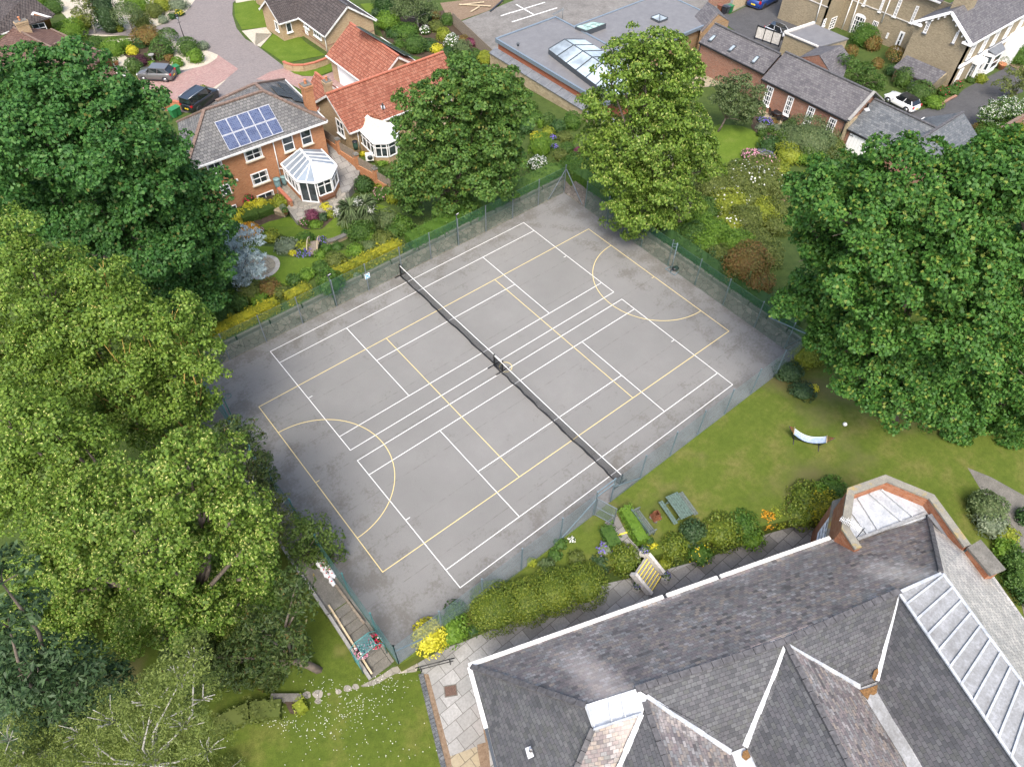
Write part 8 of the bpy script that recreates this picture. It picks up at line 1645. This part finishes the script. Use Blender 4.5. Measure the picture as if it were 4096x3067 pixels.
# ------------------------------------------------------------------ smaller trees
def small(name, base, lobes, mat, label, **k):
    kw = dict(dens=60, clump=.55, leaf=(.18, .13), seed=int(abs(base[0] * 31 + base[1] * 17)), trunk_r=.12); kw.update(k); ms = [M[mat]]
    if 'bm' in kw: ms.append(M[kw.pop('bm')])
    return grow_tree(name, base, pix_lobes(base, lobes), ms, label, **kw)
small('spruce_tree', tuple(G((520, 625))), [(525, 500, 22, 0), (497, 515, 22, 0), (545, 520, 18, 0), (505, 545, 28, 0), (545, 555, 22, 0), (480, 560, 24, 0), (515, 580, 30, 0), (555, 585, 18, 0), (485, 600, 26, 0), (530, 605, 24, 0)], 'spruce_blue', 'blue spruce with silvery needles beside the dark sycamore', dens=90, clump=.45, leaf=(.26, .06), flat=.5, bark=M['bark'])
small('apple_tree', tuple(G(T(2, 0)(1770, 1140))), [(1590, 215, 30, 0), (1558, 195, 26, 0), (1620, 235, 28, 0), (1600, 180, 22, 0), (1570, 235, 24, 0), (1635, 205, 20, 0), (1550, 225, 20, 0), (1610, 262, 18, 0)], 'apple', 'grey green apple tree on the bright lawn by the red barn', leaf=(.2, .12), dens=50, inner=.2)
small('robinia_tree', tuple(G(t1(830, 760))), [(1838, 152, 22, 0), (1862, 172, 22, 0), (1888, 192, 20, 0), (1822, 135, 16, 0), (1850, 200, 16, 0), (1900, 178, 14, 0), (1875, 150, 14, 0)], 'green', 'feathery green tree between the barns and the manor', leaf=(.2, .12), dens=45, inner=.2)
small('blossom_tree', tuple(G(t1(1990, 1120))), [(2135, 248, 22, 0), (2160, 238, 22, 0), (2185, 245, 20, 0), (2120, 258, 14, 0), (2150, 262, 20, 0), (2200, 232, 16, 0), (2180, 262, 16, 0)], 'ivy', 'small tree covered in white blossom at the right edge', bract=.75, bm='fl_white', leaf=(.2, .16), dens=45)
small('birch_tree', tuple(G(r1(1405, 235))), [(890, -8, 26, 0), (870, 12, 22, 0), (912, 10, 24, 0), (895, 28, 26, 0), (930, 28, 16, 0), (865, 35, 18, 0), (880, -30, 24, 0), (910, 45, 14, 0)], 'apple', 'weeping birch with pale trunk at the top edge behind the red roof', leaf=(.2, .1), dens=40, inner=.2, bark=M['bark_pale'])
small('birch_tree', tuple(G(a1(820, 290))), [(185, 5, 20, 0), (200, 25, 18, 0), (172, 28, 15, 0), (195, 45, 12, 0), (165, -10, 18, 0), (205, -12, 16, 0)], 'olive', 'slender birch left of the tall cypress column', leaf=(.2, .1), dens=40, inner=.2, bark=M['bark_pale'])
small('garden_tree', tuple(G(t1(2160, 860))), [(2190, 165, 16, 0), (2170, 180, 14, 0), (2205, 185, 16, 0), (2180, 200, 12, 0), (2215, 165, 16, 0)], 'olive', 'thin yellowish tree beside the tarmac at the right edge', leaf=(.2, .12), dens=34, inner=.2)
small('garden_tree', tuple(G(t1(2211, 360))), [(2200, 60, 22, 0), (2212, 85, 22, 0), (2195, 105, 18, 0), (2220, 40, 24, 0)], 'bright', 'bright green tree at the right edge beside the manor front', leaf=(.24, .16), dens=34, trunk_r=.15)
# cordyline palms
def palm(base, heads, label):
    r = thing('cordyline_palm', base, label, 'palm tree'); rr = np.random.default_rng(5); b = Vector(base)
    for px, py, rad in heads:
        c = onplane((px, py), base); mb = MB(); mb.tube([b + Vector((rr.uniform(-.2, .2), 0, -.1)), b.lerp(c, .5) + Vector((.1, 0, 0)), c], [.12, .09, .08], 7); mb.build('stem', M['bark'], r)
        n = 150; d = sph(n, rr); d[:, 2] = d[:, 2] * .9 + .2; d = unit(d); side = unit(np.cross(d, np.tile([0, 0, 1.], (n, 1)))); L = rad * rr.uniform(.8, 1.1, (n, 1)); c0 = np.array(c)
        mid = c0 + d * L * .55; tip = c0 + d * L + np.array([0, 0, -1.]) * L * .28; w = .04
        V = np.stack([c0 + side * .02, c0 - side * .02, mid - side * w, tip, mid + side * w], 1).reshape(-1, 3); F = np.arange(n * 5).reshape(-1, 5); npmesh('leaf_head', V, F, [M['cordyline']], None, r)
    for px, py in ((728, 458), (800, 452), (775, 437)):
        c = np.array(onplane((px, py), base, -.3)); P_ = c + rr.normal(0, .17, (160, 3)); V, F = leaves(P_, sph(160, rr), .1, .07, rr); npmesh('flower_plume', V, F, [M['fl_white']], None, r)
palm(tuple(G(g1(870, 335))), [(755, 447, 1.25), (788, 440, 1.2), (768, 462, 1.05), (745, 470, .9), (795, 462, .9)], 'cordyline palm with three spiky heads and cream flower plumes on the lawn')
# ------------------------------------------------------------------ cars
M['car_glass'] = glassy('car_glass', (.012, .015, .018), .05, .7); M['lamp_red'] = plain('tail_lamp', (.35, .01, .015), .25); M['lamp_clear'] = plain('head_lamp', (.6, .62, .65), .2); M['plate'] = plain('yellow_plate', (.75, .55, .03), .5); M['trim'] = plain('dark_trim', (.025, .025, .028), .6)
for nm, c in (('grey', (.12, .118, .118)), ('black', (.012, .014, .018)), ('white', (.8, .8, .8)), ('silver', (.55, .57, .6)), ('blue', (.015, .05, .22))): M['paint_' + nm] = plain('car_paint_' + nm, c, .3, .25 if nm in ('grey', 'silver', 'blue') else 0, .02, coat=.8)
def car(label, pr_, pf, paint, L=4.2, H=1.5, Wd=1.8, wb=2.6, hood=.95, belt=.95, ws=.28, rs=.42, re=.86, te=.97, group=None, rails=False, roofglass=False, fast=0.0):
    """pr_, pf: where the two near side wheels stand (rear, front); everything scales with them"""
    a, b = G(pr_), G(pf); s = (b - a).length / wb; d = (b - a).normalized(); n = Vector((-d.y, d.x, 0))
    if n.dot(Vector(CAM_LOC) - a) > 0: n = -n
    z = min(a.z, b.z); ctr = (a + b) / 2 + n * (Wd * s * .44); ctr.z = z + .03; rz = math.atan2(d.y, d.x)
    root = thing('parked_car', tuple(ctr), label, 'car', group, rz)
    loc = lambda x, y, zz: Vector((x * s, y * s, zz * s)); X = lambda u: L / 2 - u * L; hw = Wd / 2
    def put(mb, name, mat, parent=root):
        me = bpy.data.meshes.new(name); me.from_pydata([list(v) for v in mb.v], [], mb.f); me.materials.append(M[mat]); me.polygons.foreach_set('use_smooth', mb.sm); me.update(); autouv(me)
        o = bpy.data.objects.new(name, me); C.objects.link(o); o.parent = parent; return o
    def loft(st, smooth=True):
        mb = MB(); k = len(st[0]); vs = []; fs = []
        for ring_ in st: vs += [loc(*p) for p in ring_]
        for i in range(len(st) - 1):
            for j in range(k): fs.append([i * k + j, i * k + (j + 1) % k, (i + 1) * k + (j + 1) % k, (i + 1) * k + j])
        fs += [list(range(k - 1, -1, -1)), [(len(st) - 1) * k + j for j in range(k)]]; mb.add(vs, fs, 0, smooth); return mb
    def sec(u, w, z0, z1, r=.12): x = X(u); return [(x, -w + .05, z0), (x, -w, z0 + .15), (x, -w, z1 - r), (x, -w + .1, z1), (x, w - .1, z1), (x, w, z1 - r), (x, w, z0 + .15), (x, w - .05, z0)]
    body = [sec(0, hw * .72, .32, .62), sec(.02, hw * .86, .22, hood * .82), sec(.08, hw * .97, .2, hood * .92), sec(ws - .02, hw, .2, hood), sec(.5, hw, .2, belt), sec(.85, hw, .22, belt + .03), sec(.96, hw * .95, .25, belt), sec(.995, hw * .86, .3, belt * .8), sec(1.0, hw * .8, .34, .55)]
    put(loft(body), 'body', 'paint_' + paint)
    def gs(u, w, z1): x = X(u); return [(x, -hw * .93, belt - .06), (x, -w, z1), (x, w, z1), (x, hw * .93, belt - .06)]
    g = [[(X(ws), -hw * .85, hood - .03), (X(ws), -hw * .8, hood), (X(ws), hw * .8, hood), (X(ws), hw * .85, hood - .03)], gs(rs, hw * .74, H - .06), gs((rs + re) / 2, hw * .76, H - .03), gs(re, hw * .72, H - .08), [(X(te), -hw * .86, belt - .05), (X(te), -hw * .82, belt + .02), (X(te), hw * .82, belt + .02), (X(te), hw * .86, belt - .05)]]
    put(loft(g, False), 'windows', 'car_glass')
    mb = MB(); rp_ = [(rs - .01, .75), ((rs + re) / 2, .77), (re + .03, .73)]; vs = []
    for u, w in rp_: vs += [loc(X(u), -hw * w, H - .02 - .04 * abs(u - .6)), loc(X(u), hw * w, H - .02 - .04 * abs(u - .6))]
    mb.add(vs + [v - Vector((0, 0, .06 * s)) for v in vs], [[0, 1, 3, 2], [2, 3, 5, 4], [0, 6, 7, 1], [4, 5, 11, 10], [0, 2, 8, 6], [2, 4, 10, 8], [1, 7, 9, 3], [3, 9, 11, 5]]); put(mb, 'roof_panel', 'car_glass' if roofglass else 'paint_' + paint)
    mb = MB()
    for sd in (-1, 1):
        for u0, z0, w0, u1, z1, w1 in ((ws + .01, hood, .87, rs, H - .05, .76), ((ws + re) / 2 + .06, belt - .05, .945, (rs + re) / 2 + .03, H - .05, .77), (te - .04, belt, .9, re, H - .08, .75)): mb.beam(loc(X(u0), sd * hw * w0, z0), loc(X(u1), sd * hw * w1, z1), .07 * s, .06 * s)
    put(mb, 'pillars', 'paint_' + paint)
    for sx in (1, -1):
        for sd in (-1, 1):
            wx = sx * wb / 2 + .04; mb = MB(); mb.lathe(loc(wx, sd * (hw - .1), .33), [(.2 * s, -.1 * s), (.32 * s, -.1 * s), (.335 * s, -.06 * s), (.335 * s, .07 * s), (.31 * s, .1 * s), (.2 * s, .1 * s)], 18, 0, 'Y'); w_o = put(mb, 'wheel', 'rubber')
            mb = MB(); mb.lathe(loc(wx, sd * (hw - .02), .33), [(.22 * s, -.06 * s), (.22 * s, .03 * s), (.12 * s, .02 * s), (.06 * s, .035 * s)], 14, 0, 'Y'); put(mb, 'rim', 'alloy', w_o)
            mb = MB(); mb.lathe(loc(wx, sd * (hw - .03), .34), [(.33 * s, -.05 * s), (.4 * s, -.05 * s), (.4 * s, .05 * s), (.33 * s, .05 * s)], 18, 0, 'Y'); put(mb, 'wheel_arch', 'trim')
    for sd in (-1, 1):
        mb = MB(); mb.box(loc(X(.035), sd * hw * .72, hood * .72), (.3 * s, .32 * s, .15 * s), 0, 0, .03 * s); put(mb, 'headlight', 'lamp_clear')
        mb = MB(); mb.box(loc(X(.982), sd * hw * .8, belt * .86), (.16 * s, .24 * s, .26 * s), 0, 0, .03 * s); put(mb, 'tail_light', 'lamp_red')
        mb = MB(); mb.box(loc(X(ws + .06), sd * (hw + .08), belt + .04), (.14 * s, .2 * s, .14 * s), 0, 0, .04 * s); put(mb, 'mirror', 'paint_' + paint)
        if rails: mb = MB(); mb.tube([loc(X(rs), sd * hw * .7, H), loc(X((rs + re) / 2), sd * hw * .72, H + .06), loc(X(re), sd * hw * .68, H - .02)], .025 * s, 6); put(mb, 'roof_rail', 'alloy')
        mb = MB(); mb.beam(loc(X(.16), sd * (hw + .004), .28), loc(X(.86), sd * (hw + .004), .28), .03 * s, .14 * s); put(mb, 'side_trim', 'trim')
    mb = MB(); mb.box(loc(X(1.0), 0, .58), (.03 * s, .5 * s, .12 * s)); put(mb, 'number_plate', 'plate')
    mb = MB(); mb.box(loc(X(.985), 0, .34), (.12 * s, 1.5 * s, .2 * s), 0, 0, .03 * s); mb.box(loc(X(.01), 0, .38), (.1 * s, 1.3 * s, .22 * s), 0, 0, .03 * s); put(mb, 'bumper_trim', 'trim')
    return root
car('grey compact suv with dark wheels parked on the pink drive', a1(1440, 712), a1(1256, 704), 'grey', 4.42, 1.65, 1.86, 2.7, 1.05, 1.08, .27, .4, .84, .97)
car('black boxy van style car parked behind the solar roofed house', a1(1722, 962), a1(1868, 870), 'black', 4.38, 1.8, 1.81, 2.7, 1.1, 1.12, .22, .36, .97, 1.0, rails=True)
car('small white hatchback with black roof panel by the slate outbuilding', t1(1188, 968), t1(1030, 892), 'white', 4.05, 1.46, 1.75, 2.56, .92, .96, .28, .42, .84, .96, roofglass=True)
car('silver suv with roof rails parked by the low lead roofed block', t1(-5, 305), t1(125, 352), 'silver', 4.8, 1.7, 1.94, 2.85, 1.08, 1.12, .28, .42, .82, .97, rails=True, roofglass=True)
car('blue car at the top edge on the dark tarmac', m1(2165, 82), m1(2275, 25), 'blue', 4.4, 1.6, 1.84, 2.7, 1.0, 1.05, .27, .4, .84, .97)
# ------------------------------------------------------------------ bins, lamp, small things
M['bin_green'] = plain('bin_green', (.02, .16, .05), .5); M['bin_black'] = plain('bin_black', (.02, .02, .025), .5); M['bin_brown'] = plain('bin_brown', (.16, .06, .03), .5)
def bin_(p, label, mat, rz=0.3, h=1.0, group=None):
    v = G(p); r = thing('wheelie_bin', tuple(v), label, 'bin', group, 0); k = h; mb = MB(); vs = []
    for zz, w, dd in ((.06, .21, .24), (.9, .28, .34)):
        for x, y in ((-w, -dd), (w, -dd), (w, dd), (-w, dd)): c, s = math.cos(rz), math.sin(rz); vs.append(v + Vector((c * x - s * y, s * x + c * y, zz)) * k)
    mb.add(vs, [[3, 2, 1, 0], [4, 5, 6, 7], [0, 1, 5, 4], [1, 2, 6, 5], [2, 3, 7, 6], [3, 0, 4, 7]]); mb.build('body', M[mat], r)
    mb = MB(); mb.box(v + Z * .95 * k, (.62 * k, .76 * k, .08), rz, 0, .03); mb.build('lid', M[mat], r)
    for sx in (-1, 1): mb = MB(); mb.lathe(v + Vector((math.cos(rz) * sx * .24 - math.sin(rz) * .25, math.sin(rz) * sx * .24 + math.cos(rz) * .25, .1)) * k + Z * .0, [(.1, -.03), (.1, .03)], 10, 0, 'X', rz); mb.build('wheel', M['rubber'], r)
bin_(a1(1540, 640), 'green wheelie bin behind the grey suv', 'bin_green', .2); bin_(a1(1510, 1015), 'left one of two green wheelie bins by the curved brick wall', 'bin_green', .3); bin_(a1(1545, 995), 'right one of two green wheelie bins by the curved brick wall', 'bin_green', .3)
for x, y, mt, lab in ((1790, 110, 'bin_brown', 'brown bin at the left of the row by the timber fence'), (1830, 122, 'bin_black', 'black wheelie bin next to the brown one by the timber fence'), (1852, 118, 'fascia', 'dark grey wheelie bin third in the row by the timber fence'), (1878, 112, 'bin_green', 'green topped bin at the right of the row by the timber fence')): bin_(m1(x, y), lab, mt, .1)
b = G(a1(1612, 390)); r = thing('street_lamp', tuple(b), 'black heritage lantern street lamp beside the clipped green ball', 'street lamp'); hh = 3.0
mb = MB(); mb.lathe(b, [(.12, 0), (.12, .25), (.07, .35), (.06, .9), (.04, hh)], 10); mb.tube([b + Z * (hh - .35) - Vector((.25, 0, 0)), b + Z * (hh - .35) + Vector((.25, 0, 0))], .025, 6); mb.build('column', M['black'], r)
mb = MB(); mb.lathe(b + Z * hh, [(.06, 0), (.1, .03), (.17, .38)], 6); mb.build('lantern_glass', M['sky_glass'], r); mb = MB(); mb.lathe(b + Z * (hh + .38), [(.24, 0), (.1, .16), (.06, .2), (.02, .3)], 6)
for i in range(6): a = i * math.pi / 3; mb.beam(b + Z * hh + Vector((.1 * math.cos(a), .1 * math.sin(a), .03)), b + Z * hh + Vector((.18 * math.cos(a), .18 * math.sin(a), .38)), .025, .025)
mb.build('lantern_top', M['black'], r)
def wall_path(name, pts, h, th, mat, cap, label, lev='far'):
    vs = [G(p, lev) for p in pts]; c = vs[len(vs) // 2]; r = thing(name, tuple(c), label, 'wall'); mb, m2 = MB(), MB()
    for p, q in zip(vs[:-1], vs[1:]): mb.beam(p + Z * (h / 2 - .1), q + Z * (h / 2 - .1), th, h + .2); m2.beam(p + Z * (h + .04), q + Z * (h + .04), th + .08, .1)
    mb.build('wall', M[mat], r); m2.build('coping', M[cap], r); return r
wall_path('curved_wall', [r1(250, 590), r1(275, 605), r1(330, 620), r1(420, 620), r1(520, 598), r1(620, 560), r1(672, 530)], .75, .24, 'brick_buff', 'ridge_red', 'curved buff brick garden wall with red coping beside the white garage door')
r = wall_path('curved_wall', [a1(1430, 960), a1(1480, 935), a1(1540, 940), a1(1590, 950), a1(1615, 930)], .8, .22, 'brick_orange', 'ridge_red', 'swept orange brick wall between the van and the two green bins')
v = G(a1(1590, 945)); mb = MB(); mb.box(v + Z * .5, (.4, .4, 1.2)); mb.build('pier', M['brick_orange'], r); mb = MB(); mb.box(v + Z * 1.14, (.5, .5, .1)); mb.blob(v + Z * 1.35, .16); mb.build('pier_cap', M['concrete_old'], r)
wall_path('rockery', [g1(620, 460), g1(680, 445), g1(740, 420), g1(780, 400)], .35, .35, 'stone', 'concrete_old', 'low dry stone rockery right of the arched bridge')
wall_path('rockery', [q2(1290, 1580), q2(1350, 1600), q2(1400, 1610)], .4, .5, 'stone', 'stone', 'pale stone rockery below the yellow green ball')
wall_path('border_edging', [t1(1490, 915), t1(1560, 870), t1(1620, 840)], .15, .2, 'brick_red', 'brick_red', 'red brick edging of the manor border')
wall_path('brick_wall', [m1(1690, 70), m1(1880, 25)], 1.5, .25, 'brick_red', 'brick_red', 'red brick wall behind the row of bins')
A, B = G(m1(1890, 110)), G(m1(2070, 25)); r = thing('timber_fence', tuple(A), 'brown close boarded fence left of the blue car', 'fence'); mb = MB(); k = 44
for i in range(k): p = A.lerp(B, (i + .5) / k); mb.box(p + Z * .8, ((B - A).length / k * .95, .03, 1.8), math.atan2((B - A).y, (B - A).x))
mb.build('boards', M['wood_pale'], r); mb = MB(); mb.beam(A + Z * .06, B + Z * .06, .06, .16); mb.build('gravel_board', M['concrete'], r)
A, B = G(m1(2095, 340)), G(m1(2300, 410)); r = thing('car_port_gate', tuple(A), 'white panelled gate with black posts in front of the silver suv', 'gate'); mb = MB(); mb.beam(A + Z * .9, B + Z * .9, .05, 1.3); mb.build('panel', M['stone_white'], r)
for i in range(4): p = A.lerp(B, i / 3); mb = MB(); mb.beam(p, p + Z * 1.75, .1, .1); mb.build('post', M['black'], r)
mb = MB(); mb.beam(A + Z * 1.65, B + Z * 1.65, .1, .12); mb.build('rail', M['black'], r)
# arched bridge
a, b = G(g1(497, 555)), G(g1(520, 440)); d = (b - a).normalized(); n_ = Vector((-d.y, d.x, 0)); L_ = (b - a).length; r = thing('garden_bridge', tuple((a + b) / 2), 'small arched wooden bridge with pale handrails in the garden', 'bridge'); k = 12
bz = lambda u: .12 + .38 * math.sin(math.pi * u)
mb = MB()
for i in range(k): u = (i + .5) / k; p = a + d * L_ * u; mb.beam(p - n_ * .4 + Z * bz(u), p + n_ * .4 + Z * bz(u), L_ / k * .85, .05)
mb.build('deck', M['fence_wood'], r)
for s in (-1, 1):
    mb = MB(); mb.tube([a + d * L_ * i / 8 + n_ * .42 * s + Z * (bz(i / 8) + .55) for i in range(9)], .045, 6); mb.build('handrail', M['wood_pale'], r)
    for i in (1, 4, 7): u = i / 8; p = a + d * L_ * u + n_ * .42 * s; mb = MB(); mb.beam(p + Z * bz(u), p + Z * (bz(u) + .55), .05, .05); mb.build('post', M['wood_pale'], r)
def pot(p, label, s=.3, mat='terracotta', lev='far', leaf='green', fl=None, z=None):
    v = G(p, lev) if z is None else W(p, z); r = thing('plant_pot', tuple(v), label, 'plant pot'); mb = MB(); mb.lathe(v, [(s * .6, 0), (s * .9, s * 1.1), (s, s * 1.2), (s, s * 1.35), (s * .8, s * 1.35)], 14); mb.build('pot', M[mat], r)
    rr = np.random.default_rng(int(p[0])); n = 170; q = sph(n, rr); q[:, 2] = abs(q[:, 2]); V, F = leaves(q * s * np.array([1.2, 1.2, 1.6]) + np.array(v + Z * s * 1.3), q, .13, .08, rr); npmesh('plant', V, F, [M[leaf]], None, r)
pot(a1(1012, 565), 'terracotta pot with a green plant beside the brown garage gable'); pot(q2(1390, 1590), 'terracotta pot beside the yellow green ball at the patio', .22, z=-.6); pot(q2(1368, 1560), 'dark blue pot with grey plant at the patio edge', .24, 'butt', z=-.6, leaf='silver'); pot(t1(2005, 598), 'terracotta pot with spiky palm in front of the manor', .5, leaf='cordyline'); pot(T(2, 2)(1188, 1375), 'small blue pot at the end of the bright clipped hedge', .17, 'canvas_blue', 'court'); pot(u1_(760, 318), 'dark pot with leafy plant between the sash windows', .3, 'black')
v = G(a1(1330, 545)); r = thing('bird_bath', tuple(v), 'stone bird bath on the gravel island', 'bird bath'); mb = MB(); mb.lathe(v, [(.18, 0), (.16, .1), (.08, .2), (.08, .75), (.14, .85), (.32, .92), (.34, 1.0), (.28, .97), (.05, .95)], 14); mb.build('bath', M['concrete'], r)
# patio set by the red brick range
pv = G(u1_(642, 278)); r = thing('patio_table', tuple(pv), 'round black patio table in front of the sash windows', 'table'); mb = MB(); mb.lathe(pv, [(.5, .7), (.52, .72), (.52, .75), (.3, .76), (.01, .76)], 20); mb.build('table_top', M['black'], r)
for i in range(4): a_ = i * math.pi / 2 + .4; mb = MB(); mb.beam(pv + Vector((.4 * math.cos(a_), .4 * math.sin(a_), 0)), pv + Vector((.3 * math.cos(a_), .3 * math.sin(a_), .7)), .04, .04); mb.build('leg', M['black'], r)
for i, (x, y, ang, lab) in enumerate(((608, 262, 2.6, 'black patio chair left of the round table'), (662, 248, .6, 'black patio chair behind the round table against the brick wall'), (690, 300, -.6, 'black patio chair right of the round table'), (640, 305, -2.0, 'black patio chair in front of the round table'))):
    v = G(u1_(x, y)); r = thing('patio_chair', tuple(v), lab, 'chair', 'black patio chairs'); c, s = math.cos(ang), math.sin(ang); R = lambda a, b, z: v + Vector((c * a - s * b, s * a + c * b, z))
    mb = MB(); mb.beam(R(-.24, 0, .43), R(.24, 0, .43), .5, .05); mb.build('seat', M['black'], r); mb = MB(); mb.beam(R(.25, 0, .43), R(.34, 0, .95), .5, .05, up=(c, s, 0)); mb.build('backrest', M['black'], r)
    for a_, b_2 in ((-.22, -.22), (-.22, .22), (.22, -.22), (.22, .22)): mb = MB(); mb.beam(R(a_, b_2, 0), R(a_, b_2, .43), .035, .035); mb.build('leg', M['black'], r)
# planks and markings at the concrete yard
for p, q, lab in ((r1(1755, 40), r1(2030, 55), 'long pale plank lying on the scrub by the yard'), (r1(1760, 45), r1(1970, 20), 'second pale plank crossing the long one by the yard'), (r1(1855, 105), r1(1930, 60), 'short pale plank by the yard'), (r1(2025, 100), r1(2135, 0), 'dark thin pole lying at the yard edge')):
    a, b = G(p, 'far', .15), G(q, 'far', .2); r = thing('plank', tuple(a), lab, 'plank'); mb = MB(); mb.beam(a, b, .22, .06); mb.build('plank', M['wood_pale'] if 'pale' in lab else M['black'], r)
mb = MB()
for p, q in ((m1(0, 110), m1(285, 22)), (m1(35, 40), m1(190, 130)), (m1(0, 192), m1(390, 70)), (r1(2115, 140), r1(2211, 108))):
    a, b = G(p, 'far', .07), G(q, 'far', .07); d = (b - a).normalized(); n_ = Vector((-d.y, d.x, 0)) * .09; mb.poly([a - n_, b - n_, b + n_, a + n_])
structure(mb.build('yard_markings', M['line_white']))
